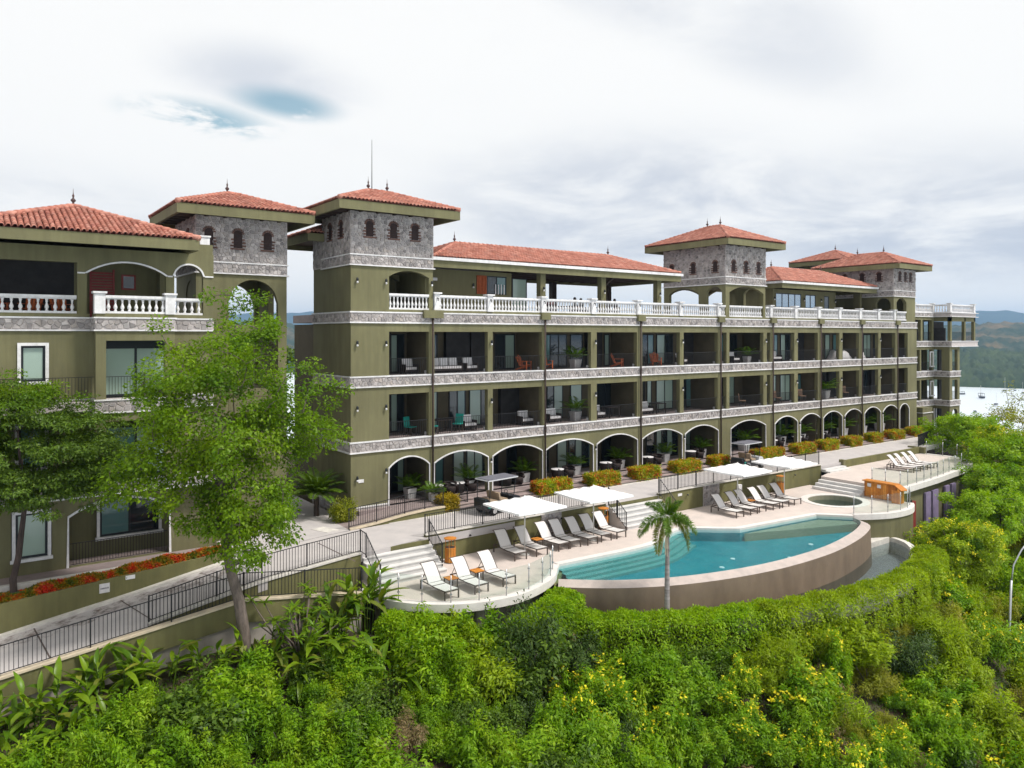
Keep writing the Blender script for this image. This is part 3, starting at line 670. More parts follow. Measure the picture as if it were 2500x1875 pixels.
def ribbon(mb, pts, w0, w1, z0, z1, closed=False):
    """a band following pts, from offset w0 to w1 sideways, z0..z1"""
    P = [Vector((p[0], p[1])) for p in pts]; k = len(P); A = []; B_ = []
    for i in range(k):
        a = P[i - 1] if (i > 0 or closed) else P[i]; c = P[(i + 1) % k] if (i < k - 1 or closed) else P[i]; d = (c - a).normalized(); nn = Vector((d.y, -d.x)); A.append(P[i] + nn * w0); B_.append(P[i] + nn * w1)
    if closed: A.append(A[0]); B_.append(B_[0])
    at = lambda L_, z: [(p.x, p.y, z) for p in L_]
    mb.strip(at(A, z1), at(B_, z1)); mb.strip(at(B_, z1), at(B_, z0)); mb.strip(at(B_, z0), at(A, z0)); mb.strip(at(A, z0), at(A, z1))
q = MB(); ribbon(q, NEARDECK, -.32, .06, DZ - .30, DZ + .022); struct(q.build('deck_rim', 'coping'))
q = MB(); ribbon(q, POOLFAR, -.34, .02, DZ - .22, DZ + .02); struct(q.build('pool_coping', 'coping'))
q = MB(); ribbon(q, FARDECK, -.30, .06, DZ - .30, DZ + .022); struct(q.build('deck_rim_far', 'coping'))
q = MB(); ribbon(q, jac, -.02, .42, DZ - .2, DZ + .024, True); struct(q.build('jacuzzi_coping', 'coping'))
# supporting wall and columns below the near deck
q = MB(); ribbon(q, [(p[0] * .86 + .3, p[1] * .86 - 1.0) for p in NEARDECK], -.2, .0, -4.2, DZ - .281); struct(q.build('deck_underwall', 'conc'))
q = MB(); q.lathe([(.22, -4.5), (.22, DZ - .285)], (.6, -11.2, 0), 14); struct(q.build('deck_column', 'conc'))

# ---- infinity pool
pool = empty('infinity_pool', (15, -11, DZ)); tag(pool, 'curved infinity pool with turquoise water and brown plaster wall', 'pool')
inner = POOLFAR + POOLEDGE[::-1][1:]
poly_sheet('pool_floor', inner, [], -1.85, 'poolfloor', .1, pool)
q = MB(); ribbon(q, POOLFAR, .0, .05, -1.85, DZ - .225); q.build('inner_wall', 'poolfloor', pool)
for k_, (of, zz) in enumerate([(.30, -1.37), (.60, -1.48), (.90, -1.60), (1.20, -1.72)]):       # submerged steps along the deck side
    seg = [p for p in POOLFAR if p[0] < 15.2]; q = MB(); ribbon(q, seg, of - .30, of, -1.9, zz); q.build('pool_step', 'poolstep', pool)
shelf = [(18.4, -10.62), (24.6, -11.2), (25.85, -12.6), (25.5, -13.1), (20.9, -11.55)]; q = MB(); q.prism(shelf[::-1], -1.9, -1.42); q.build('sun_shelf', 'pooltile', pool)
poly_sheet('water_surface', inner, [], DZ - .10, 'water', .004, pool)
q = MB(); P_ = POOLEDGE
def offs(pts, w):
    P = [Vector((p[0], p[1])) for p in pts]; out = []
    for i in range(len(P)):
        d = (P[min(i + 1, len(P) - 1)] - P[max(i - 1, 0)]).normalized(); out.append(P[i] + Vector((d.y, -d.x)) * w)
    return out
A_, B_ = offs(P_, 0), offs(P_, .50); C_ = offs(P_, .62)
at = lambda L_, z: [(p.x, p.y, z) for p in L_]
q.strip(at(A_, DZ - .105), at(B_, DZ - .30)); q.strip(at(A_, -1.9), at(A_, DZ - .105)); q.build('overflow_rim', 'poolrim', pool)
q = MB(); q.strip(at(B_, DZ - .30), at(C_, -4.4)); q.build('outer_wall', 'poolwall', pool)
q = MB(); e0, e1, e2 = A_[0], B_[0], C_[0]; q.add([(e0.x, e0.y, DZ - .1), (e1.x, e1.y, DZ - .3), (e2.x, e2.y, -4.4), (e0.x, e0.y, -4.4)], [(0, 1, 2, 3)]); q.prism([(4.55, -11.1), (4.9, -10.95), (6.2, -9.7), (5.6, -9.75)], -4.4, DZ - .29); q.build('end_wall', 'wall2', pool)
for xx, yy in [(6.0, -11.0), (9.6, -12.6), (13.6, -12.9), (15.2, -12.3), (17.7, -13.9), (20.8, -13.1)]:
    q = MB(); q.lathe([(.13, 0), (.12, .03)], (xx, yy, -1.845), 10); q.build('pool_lamp', 'white', pool)
# catch basin below the infinity edge
basin = empty('catch_basin', (21, -16, -3.2)); tag(basin, 'grey overflow basin below the curved end of the pool', 'basin')
BO = smooth([(11.0, -15.55), (14.5, -16.5), (18.5, -17.1), (22.5, -16.9), (25.8, -16.0), (27.8, -14.8), (28.5, -13.7), (28.2, -13.2)], 4)
bi = [tuple(p) for p in offs(P_, .55) if p.x > 10.6]; poly_sheet('basin_water', BO + [p for p in bi[::-1]], [], -2.86, 'basinwater', .01, basin)
poly_sheet('basin_floor', BO + [p for p in bi[::-1]], [], -3.5, 'basin', .2, basin)
q = MB(); ribbon(q, BO, 0, .32, -4.6, -2.62); q.build('basin_wall', 'kerb', basin)
q = MB(); q.box(26.1, 28.3, -13.5, -12.7, -4.6, -2.55); q.build('basin_end_wall', 'kerb', basin)
# jacuzzi
j_ = empty('jacuzzi', (JAC[0], JAC[1], DZ)); tag(j_, 'round sunken whirlpool set into the pale deck', 'whirlpool')
poly_sheet('tub_floor', jac, [], DZ - .75, 'poolstep', .1, j_); q = MB(); ribbon(q, jac, -.04, .0, DZ - .75, DZ - .02, True); q.build('tub_wall', 'pooltile', j_); poly_sheet('water_surface', jac, [], DZ - .30, 'basinwater', .004, j_)

# ---- retaining wall between road and pool deck
YR = -5.66
def retaining(name, x0, x1, label, panel):
    o = empty(name, (x0, YR, DZ)); tag(o, label, 'wall', 'retaining walls between road and pool deck')
    q = MB(); q.box(x0, panel[0], YR, YR + .22, -3.0, .10).box(panel[1], x1, YR, YR + .22, -3.0, .10); q.build('wall_face', 'wall2', o)
    q = MB(); q.box(panel[0], panel[1], YR - .05, YR + .22, -3.0, .10); mo = q.build('stone_panel', 'mortar', o)
    s = Stones(); s.holder = mo; s.face((panel[0], YR - .05, DZ), (1, 0, 0), (0, 0, 1), (0, -1, 0), panel[1] - panel[0], 1.25, .22, seed=5); s.build(o, 60)
    q = MB(); q.box(x0 - .02, x1 + .02, YR - .07, YR + .26, .10, .14); q.build('coping', 'kerb', o)
    for x in (x0 + 2.4, x1 - 3.3):
        q = MB(); q.lathe([(.05, 0), (.06, .05), (.02, .09)], (x, YR - .1, -.28), 8); q.build('wall_light', 'iron', o)
    return o
retaining('retaining_wall', 1.25, 12.7, 'olive retaining wall with stone panel behind the seven loungers', (8.1, 9.45))
retaining('retaining_wall', 17.0, 33.8, 'long olive retaining wall with stone panel behind the six far loungers', (20.9, 22.4))
# road side wall B on the left with the sunken path below
o = empty('retaining_wall', (-6, -7.3, -1)); tag(o, 'olive side wall of the road above the sunken path, left of the stairs', 'wall', 'retaining walls between road and pool deck')
q = MB(); px = list(np.linspace(-11.0, -5.0, 9)); fp = [(x, lerp_tab([(s[0], s[2]) for s in ROAD], x) - .01) for x in px] + [(-2.35, -6.32)]
top = [road_z(p[0]) + .03 for p in fp]
q.strip([(p[0], p[1], -3.2) for p in fp], [(p[0], p[1], t_) for p, t_ in zip(fp, top)]); q.build('wall_face', 'wall2', o)
q = MB(); q.strip([(p[0], p[1] - .05, t_ + .05) for p, t_ in zip(fp, top)], [(p[0], p[1] + .2, t_ + .05) for p, t_ in zip(fp, top)]); q.strip([(p[0], p[1] - .05, t_ - .03) for p, t_ in zip(fp, top)], [(p[0], p[1] - .05, t_ + .05) for p, t_ in zip(fp, top)]); q.build('coping', 'kerb', o)
AT = [(-26, -8.3, -2.46), (-15.4, -8.3, -1.2), (-7.9, -8.3, -.31), (-5.6, -8.35, -.62), (-3.3, -8.5, -.9)]
q = MB(); q.strip([(p[0], p[1], p[2] - .62) for p in AT[1:]], [(p[0], -6.5, p[2] - .62) for p in AT[1:]]); struct(q.build('sunken_path', 'conc'))
o = empty('outer_wall', (-12, -8.3, -2)); tag(o, 'long sloping olive parapet wall over bare concrete at lower left', 'wall')
q = MB(); f_ = [(p[0], p[1], p[2]) for p in AT]; lo_ = [(p[0], p[1], p[2] - .82) for p in AT]; bk = [(p[0], p[1] + .2, p[2]) for p in AT]; bl = [(p[0], p[1] + .2, p[2] - .82) for p in AT]
q.strip(lo_, f_); q.strip(bk, bl); q.strip(bl, lo_); q.build('wall_face', 'wall2', o)
q = MB(); q.strip([(p[0], p[1] - .05, p[2] + .04) for p in AT], [(p[0], p[1] + .25, p[2] + .04) for p in AT]); q.strip([(p[0], p[1] - .05, p[2] - .03) for p in AT], [(p[0], p[1] - .05, p[2] + .04) for p in AT]); q.build('coping', 'cream', o)
q = MB(); q.strip([(p[0], p[1] + .1, -4.5) for p in AT], [(p[0], p[1] + .1, p[2] - .815) for p in AT]); q.build('footing', 'conc', o)
# flower-bed wall in front of the left building
o = empty('bed_wall', (-12, -3.5, -1)); tag(o, 'low olive wall with white signs below the red flower bed', 'wall')
BW = [(-26, -.98), (-15.2, -.30), (-11.2, -.02), (-7.4, .24), (-6.95, .27)]
q = MB(); fr = [(x, -3.5, z) for x, z in BW]; q.strip([(x, -3.5, -4) for x, z in BW], fr); q.strip(fr, [(x, -3.28, z) for x, z in BW]); q.strip([(x, -3.28, z) for x, z in BW], [(x, -3.28, -2.5) for x, z in BW])
q.add([(-6.95, -3.5, -.3), (-6.95, -2.6, -.3), (-6.95, -2.6, .27), (-6.95, -3.5, .27)], [(0, 1, 2, 3)]); q.build('wall_face', 'wall2', o)
q = MB(); q.strip([(x, -3.28, z - .1) for x, z in BW], [(x, -2.74, z - .1) for x, z in BW]); q.build('bed_soil', 'soil', o)
q = MB(); q.strip([(x, -2.78, -1.2) for x, z in BW], [(x, -2.78, .12) for x, z in BW]); q.strip([(x, -2.78, .12) for x, z in BW], [(x, -2.55, .12) for x, z in BW]); q.build('terrace_edge', 'kerb', o)
def sign(x, y, z, w_, h_, lab, lines, rot=0):
    s = empty('wall_sign', (x, y, z)); tag(s, lab, 'sign'); q = MB(); q.box(x, x + w_, y - .02, y, z, z + h_); q.build('sign_board', 'white', s)
    for zz, x0, x1, hh in lines:
        cx = x + x0
        while cx < x + x1:
            ww = random.uniform(.02, .045); q = MB(); q.box(cx, min(cx + ww, x + x1), y - .024, y - .0205, z + zz, z + zz + hh * random.uniform(.7, 1)); q.build('lettering', 'black_text', s); cx += ww + .014
    return s
sign(-12.02, -3.5, -.55, .36, .36, 'square white notice on the olive flower-bed wall', [(.15, .04, .32, .065)])
sign(-11.1, -3.5, -.19, .34, .15, 'small oblong white plate on the olive bed wall, right of the square notice', [(.05, .02, .06, .05)])
# wedge wall and ramp before the tower
o = empty('ramp_wall', (2, -2.1, 0)); tag(o, 'wedge-shaped olive ramp wall with cream coping at the tower foot', 'wall')
WP = [(-1.1, -2.35, .02), (0.4, -2.3, .12), (2.0, -2.25, .30), (3.2, -2.2, .36), (4.35, -2.2, .38)]
q = MB(); q.strip([(p[0], p[1], -.3) for p in WP], WP); q.add([(4.35, -2.2, -.3), (4.35, -1.2, -.3), (4.35, -1.2, .38), (4.35, -2.2, .38)], [(0, 1, 2, 3)]); q.build('wall_face', 'wall2', o)
q = MB(); q.strip([(p[0], p[1] - .05, p[2] + .05) for p in WP], [(p[0], p[1] + .2, p[2] + .05) for p in WP]); q.strip([(p[0], p[1] - .05, p[2] - .03) for p in WP], [(p[0], p[1] - .05, p[2] + .05) for p in WP]); q.build('coping', 'cream', o)
q = MB(); q.strip([(p[0], p[1] + .2, p[2]) for p in WP], [(p[0] , -.06, p[2]) for p in WP]); q.build('ramp_floor', 'floor', o)
# white stairs
def stairs(name, x0, x1, y0, z0, z1, n, tread, label, side=None):
    o = empty(name, ((x0 + x1) / 2, y0, z1)); tag(o, label, 'stairs', 'white stairs down to the pool')
    hz = (z0 - z1) / n
    for i in range(n - 1):
        z = z0 - hz * (i + 1); q = MB(); q.box(x0, x1, y0 - tread * (i + 1), y0 - tread * i, z1 - .4, z - .045).box(x0 - .02, x1 + .02, y0 - tread * (i + 1) - .045, y0 - tread * i - .0455, z - .0445, z); q.build('step', 'step', o)
    q = MB(); q.box(x0, x1, y0 + .002, y0 + .1, z1 - .4, z0 - .01); q.build('top_riser', 'wall2', o); return o
stairs('stairs', -2.25, 1.2, -6.05, 0, DZ, 6, .31, 'wide white stairs between road and near deck, beside the first three loungers')
stairs('stairs', 13.0, 16.95, YR + .05, 0, DZ, 6, .29, 'white stairs behind the palm, between the two lounger groups')
o = empty('stairs', (31.4, -8.5, DZ)); tag(o, 'white steps up to the upper deck beside the whirlpool', 'stairs', 'white stairs down to the pool')
for i, xx in enumerate((31.2, 31.57, 31.94)):
    q = MB(); q.box(xx, 32.29, -10.0, -6.6, DZ - .1, DZ + .1875 * (i + 1)) if i == 0 else q.box(xx, 32.29, -10.0, -6.6, DZ + .1875 * i, DZ + .1875 * (i + 1)); q.build('step', 'step', o)
# upper deck at the far end
UPP = [(32.3, -12.15), (38, -11.75), (43.7, -11.1), (46.2, -10.6), (48.2, -9.7), (48.8, -8.2), (48.6, -6.2), (48.3, -5.65), (33.85, -5.65), (33.85, -6.2), (32.3, -6.6)]
q = MB(); q.prism(UPP, UZ - .3, UZ); struct(q.build('upper_deck', 'deck'))
q = MB(); ribbon(q, UPP[:8], -.26, .06, UZ - .34, UZ + .02); struct(q.build('upper_deck_rim', 'coping'))
o = empty('retaining_wall', (41, YR, UZ)); tag(o, 'low olive wall between road and upper deck at the far end', 'wall', 'retaining walls between road and pool deck')
q = MB(); q.box(36.6, 48.3, YR, YR + .22, -2, .10); q.build('wall_face', 'wall2', o); q = MB(); q.box(36.55, 36.85, YR - .12, YR + .24, -1, .2); q.build('end_pier', 'wall', o)
q = MB(); q.box(48.3, 48.55, YR - .4, YR + 1.0, -2, .12); q.build('return_wall', 'wall', o)
o = empty('stairs', (35, -5.7, UZ)); tag(o, 'two shallow white steps from road to upper deck', 'stairs', 'white stairs down to the pool')
q = MB(); q.box(33.85, 36.55, YR - .35, YR, -1, -.2); q.build('step', 'step', o)
q = MB(); q.box(33.85, 36.55, YR - .7, YR - .352, -1, -.3); q.build('step', 'step', o)
# store building below the upper deck
o = empty('pump_house', (38, -11.5, -4)); tag(o, 'olive pump house below the upper deck with mauve doors', 'building')
def along(t): # along the outer wall
    a, b = Vector((32.5, -12.05)), Vector((43.6, -11.05)); return a + (b - a) * t
q = MB(); q.prism([(32.36, -11.95), (43.9, -10.85), (48.3, -9.4), (48.4, -6.4), (32.36, -6.4)], -8.5, UZ - .302); q.build('wall', 'wall', o)
def panel_on(t0, t1, z0, z1, mat, name, out=.05):
    a, b = along(t0), along(t1); d = (b - a).normalized(); nn = Vector((d.y, -d.x)); q = MB(); q.prism([tuple(a + nn * out), tuple(b + nn * out), tuple(b - nn * .1), tuple(a - nn * .1)], z0, z1); return q.build(name, mat, o)
panel_on(.10, .15, -3.9, -1.35, 'frame', 'doorway')
panel_on(.155, .20, -3.9, -1.5, 'redwood', 'door', .08)
for t0, t1 in ((.36, .44), (.47, .56), (.68, .75), (.79, .86)): panel_on(t0, t1, -3.6, -1.25, 'purple', 'door')
q = MB(); ribbon(q, [(25.9, -12.0)] + FARDECK, -.3, -.02, -7, DZ - .29); q.build('side_wall', 'wall', o)

# ------------------------------------------------------------------ the main building
hotel = empty('hotel_building', (0, 0, 0)); tag(hotel, 'long olive hotel of four storeys with stone bands, towers and arcade', 'building')
st = Stones(); tl = Tiles()
B1, B2, B3 = (3.32, 3.86), (6.74, 7.28), (10.14, 10.69)
OPS = [(2.2, 4.65), (5.0, 8.6), (8.95, 12.65), (12.95, 16.7), (17.2, 20.9), (21.4, 25.2), (25.6, 29.4), (29.8, 30.4), (30.75, 34.95), (35.4, 35.85), (36.25, 39.1), (39.6, 42.5), (43.05, 45.8), (46.3, 49.05), (49.55, 52.3), (52.75, 55.4), (55.85, 57.75)]
ARC = [(2.2, 4.65), (5.0, 8.6), (8.95, 12.65), (12.95, 16.85), (17.2, 20.9), (21.4, 25.4), (25.75, 29.4), (30.9, 35.2), (36.45, 39.5), (39.95, 42.9), (43.3, 46.2), (46.65, 49.45), (49.9, 52.65), (53.15, 55.8), (56.2, 57.95)]
XE = 59.5
q = MB(); wall(q, 'x', 0, XE, -.6, B1[0], 0, .32, [(a, b, .34, 2.84, .52) for a, b in ARC]); q.build('front_wall', 'wall', hotel)
q = MB(); wall(q, 'x', 0, XE, B1[1], B2[0], 0, .32, [(a, b, B1[1], 6.3, 0) for a, b in OPS]); q.build('front_wall', 'wall', hotel)
q = MB(); wall(q, 'x', 0, XE, B2[1], B3[0], 0, .32, [(a, b, B2[1], 9.66, 0) for a, b in OPS]); q.build('front_wall', 'wall', hotel)
for a, b in ARC:
    q = MB(); arch_trim(q, 'x', a, b, .30, 2.84, .52, 0); q.build('arch_trim', 'white', hotel)
holder = None
for i, (z0, z1) in enumerate((B1, B2, B3)):
    q = MB(); q.box(-.03, XE, -.03, .32, z0, z1).box(-.03, .3, .32, 5.15, z0, z1); mo = q.build('stone_band', 'mortar', hotel)
    if i == 2: holder = mo
    st.face((-.03, -.03, z0 + .06), (1, 0, 0), (0, 0, 1), (0, -1, 0), XE, z1 - z0 - .12, .2, seed=i); st.face((-.03, 5.15, z0 + .06), (0, -1, 0), (0, 0, 1), (-1, 0, 0), 5.15, z1 - z0 - .12, .2, seed=i + 9)
    for z in (z0, z1):
        q = MB(); q.box(-.09, XE + .02, -.09, .2, z - .035, z + .035).box(-.09, .2, .2, 5.2, z - .035, z + .035); q.build('string_course', 'white', hotel)
# plinth at the tower foot
q = MB(); q.box(-.06, 2.1, -.06, .2, -.5, .45).box(-.06, .2, .2, 5.15, -.5, .45); q.build('stone_plinth', 'mortar', hotel)
st.face((-.06, -.06, -.1), (1, 0, 0), (0, 0, 1), (0, -1, 0), 2.1, .5, .26, seed=31); st.face((-.06, 5.15, -.1), (0, -1, 0), (0, 0, 1), (-1, 0, 0), 5.2, .5, .26, seed=32)
q = MB(); q.box(-.1, 2.15, -.1, .15, .44, .50).box(-.1, .15, .15, 5.2, .44, .50); q.build('plinth_course', 'white', hotel)
# flank, back and core
q = MB(); wall(q, 'y', .32, 5.15, -.6, B1[0], 0, .3, []); wall(q, 'y', .32, 5.15, B1[1], B2[0], 0, .3); wall(q, 'y', .32, 5.15, B2[1], B3[0], 0, .3); q.build('side_wall', 'wall', hotel)
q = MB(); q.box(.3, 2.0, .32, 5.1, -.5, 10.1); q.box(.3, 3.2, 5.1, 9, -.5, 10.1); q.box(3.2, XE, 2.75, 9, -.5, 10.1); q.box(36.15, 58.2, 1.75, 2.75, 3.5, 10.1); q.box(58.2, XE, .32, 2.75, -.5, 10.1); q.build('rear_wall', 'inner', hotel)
q = MB(); q.box(.2, XE - .1, .33, 8.95, 10.2, 10.66); q.build('roof_terrace', 'floor', hotel)
for z0, z1 in ((B1[0], B1[1] - .02), (B2[0], B2[1] - .02), (B3[0] - .05, B3[0])):
    q = MB(); q.box(2.0, 58.2, .33, 2.74, z0, z1); q.build('balcony_floor', 'floor', hotel)
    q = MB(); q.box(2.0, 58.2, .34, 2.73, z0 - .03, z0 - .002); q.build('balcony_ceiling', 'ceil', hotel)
PIPES = [4.83, 12.8, 21.15, 29.6, 36.05, 42.78, 49.3, 55.62]
for x in PIPES:
    q = MB(); q.tube([(x, -.13, B3[0] + .3), (x, -.13, .35)], .055, 8); q.build('drain_pipe', 'wood', hotel, True)
    ww = .62 if x < 5 else .34; q = MB(); q.box(x - ww, x + ww, -.26, .0, 10.42, 10.86); q.build('pipe_box', 'wall', hotel)
DIV = [4.83, 12.8, 21.15, 29.6, 36.05, 42.78, 49.3, 55.62]
for z0, z1 in ((.34, 3.28), (B1[1] - .02, 6.7), (B2[1] - .02, 10.05)):
    for x in DIV:
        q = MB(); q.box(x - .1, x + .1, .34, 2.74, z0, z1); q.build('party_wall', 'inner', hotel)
# balcony backs: sliding doors, windows, near-black boxes painting in the shade of recesses
def glazed(root, axis, a0, a1, z0, z1, p, mats, fr=.07, name='sliding_door'):
    """framed glazing lying on a wall plane p that faces -p"""
    def bx(mb, s, e, l_, h, o0, o1): return mb.box(s, e, p - o1, p - o0, l_, h) if axis == 'x' else mb.box(p - o1, p - o0, s, e, l_, h)
    f = MB(); k = len(mats); bx(f, a0, a1, z1 - fr, z1, -.02, .06); bx(f, a0, a1, z0, z0 + fr, -.02, .06)
    for i in range(k + 1):
        x = a0 + (a1 - a0) * i / k; xa, xb = max(a0, x - fr / 2), min(a1, x + fr / 2)
        if i in (0, k): xa, xb = (a0, a0 + fr) if i == 0 else (a1 - fr, a1)
        bx(f, xa, xb, z0 + fr, z1 - fr, -.02, .055)
    d = f.build(name, 'frame', root)
    for i, m_ in enumerate(mats):
        g = MB(); xa = a0 + (a1 - a0) * i / k + fr * .5; xb = a0 + (a1 - a0) * (i + 1) / k - fr * .5; bx(g, xa, xb, z0 + fr, z1 - fr, -.01, .03); g.build('pane', m_, d)
    return d
rnd = random.Random(11); C_, D_, T_ = 'curtain_glass', 'dark_glass', 'teal_glass'
for lev, (zf, zh) in enumerate(((.34, 2.75), (B1[1], 6.2), (B2[1], 9.55))):
    for i, (a, b) in enumerate(OPS if lev else ARC):
        if b - a < 1: continue
        w_ = b - a; y = 1.75 if lev and a > 36 else 2.75; yd = y - .03; top = zf + 2.25
        if i == 0:
            glazed(hotel, 'x', a + 1.45, b - .1, zf + .02, top, y, [C_, D_] if lev else [D_, C_]); q = MB(); q.box(a - .15, a + 1.35, yd - .3, yd, zf, zh + .1); q.build('dark_shade_box', 'dark', hotel); continue
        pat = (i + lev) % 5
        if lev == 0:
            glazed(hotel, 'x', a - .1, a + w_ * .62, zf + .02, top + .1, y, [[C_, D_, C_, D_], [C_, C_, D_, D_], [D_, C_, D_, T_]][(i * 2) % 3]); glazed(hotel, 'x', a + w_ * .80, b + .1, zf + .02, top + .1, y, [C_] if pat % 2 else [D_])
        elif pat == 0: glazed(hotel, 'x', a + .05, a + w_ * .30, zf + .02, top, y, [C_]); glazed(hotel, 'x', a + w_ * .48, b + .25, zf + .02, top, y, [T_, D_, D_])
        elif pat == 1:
            glazed(hotel, 'x', a + .05, a + w_ * .32, zf + .02, top, y, [D_]); q = MB(); q.box(a + w_ * .36, a + w_ * .74, yd - .3, yd, zf, zh + .1); q.build('dark_shade_box', 'dark', hotel); glazed(hotel, 'x', a + w_ * .86, b - .02, zf + .02, top, y, [C_])
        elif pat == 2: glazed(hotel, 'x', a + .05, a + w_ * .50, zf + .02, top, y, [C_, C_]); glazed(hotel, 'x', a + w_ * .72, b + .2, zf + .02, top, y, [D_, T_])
        elif pat == 3: glazed(hotel, 'x', a + .1, a + w_ * .50, zf + .02, top, y, [C_, D_]); q = MB(); q.box(a + w_ * .62, b + .3, yd - .3, yd, zf, zh + .1); q.build('dark_shade_box', 'dark', hotel)
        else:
            q = MB(); q.box(a, a + w_ * .42, yd - .4, yd, zf, zh + .1); q.build('dark_shade_box', 'dark', hotel); glazed(hotel, 'x', a + w_ * .55, b - .1, zf + .02, top, y, [D_, C_])
    if lev:
        for a, b in OPS:
            r_ = iron_rail((a, .12), (b, .12), zf, zf, .93, .115); tag(r_.build('balcony_rail', 'iron', hotel), kind='stuff')
        for i, (a, b) in enumerate(OPS):
            for x in (a, b):
                q = MB(); q.box(x - .05, x + .05, .28, .42, zf, zf + .22); q.build('skirting', 'white', hotel)
# wall lamps
def lamp(root, x, y, z, axis='x'):
    q = MB(); q.lathe([(.045, 0), (.075, .05), (.05, .16), (.03, .18)], (x, y - .12, z), 8) if axis == 'x' else q.lathe([(.045, 0), (.075, .05), (.05, .16), (.03, .18)], (x - .12, y, z), 8)
    l_ = q.build('wall_lamp', 'frame', root, True); q = MB(); q.lathe([(.03, 0), (.06, -.05), (.055, -.10), (.02, -.12)], (x, y - .12, z) if axis == 'x' else (x - .12, y, z), 8); q.build('lamp_globe', 'white', l_, True)
for z in (2.2, 5.6, 9.0): lamp(hotel, .32, 0, z - .25 if z < 3 else z)
for z in (5.6, 9.0, 12.3): lamp(hotel, 1.98, 0, z)
lamp(hotel, .32, 0, 12.3); lamp(hotel, 4.78, 0, 12.3); lamp(hotel, 1.98, 0, 2.2)
for x in (8.78, 17.0, 25.4, 34.95 + .2, 39.35, 45.95, 52.5):
    for z in (5.6, 9.0): lamp(hotel, x + .02, 0, z)
for x in (8.78, 17.02, 25.55, 39.7, 46.4, 52.9): lamp(hotel, x, 0, 2.1)
q = MB(); q.box(.42, .72, -.03, 0, 1.75, 1.92); q.build('wall_plate', 'white', hotel)
# ---- parapet balustrade
q = MB(); q.box(4.95, 55.2, -.02, .3, B3[1] + .036, 10.86); q.build('parapet', 'wall', hotel)
PED = [5.15, 8.75, 12.75, 16.9, 21.05, 25.3, 29.5]
for a, b in zip(PED[:-1], PED[1:]): balustrade(hotel, (a + .17, .1), (b - .17, .1), 10.86)
for x in PED:
    q = MB(); q.box(x - .17, x + .17, -.07, .27, 10.84, 11.78).box(x - .26, x + .26, -.16, .36, 11.78, 11.86).box(x - .21, x + .21, -.11, .31, 10.84, 10.96); q.build('pedestal', 'white', hotel)
    q = MB(); q.tube([(x, -.08, 11.55), (x, -.2, 11.52), (x - .06, -.26, 11.40)], .035, 6); q.build('spot_lamp', 'frame', hotel)
balustrade(hotel, (29.67, .1), (30.3, .1), 10.86); balustrade(hotel, (30.75, .1), (34.8, .1), 10.86)
PED2 = [35.95, 39.3, 42.65, 45.85, 49.2, 52.35, 55.25]
balustrade(hotel, (35.25, .1), (35.78, .1), 10.86)
for a, b in zip(PED2[:-1], PED2[1:]): balustrade(hotel, (a + .17, .1), (b - .17, .1), 10.86)
for x in PED2:
    q = MB(); q.box(x - .17, x + .17, -.07, .27, 10.84, 11.78).box(x - .26, x + .26, -.16, .36, 11.78, 11.86); q.build('pedestal', 'white', hotel)
balustrade(hotel, (55.62, .1), (57.5, .1), 10.86)
q = MB(); q.box(1.9, 4.95, -.015, .3, B3[1] + .036, 10.86); q.build('parapet', 'wall', hotel)
balustrade(hotel, (2.2, .1), (4.65, .1), 10.86)
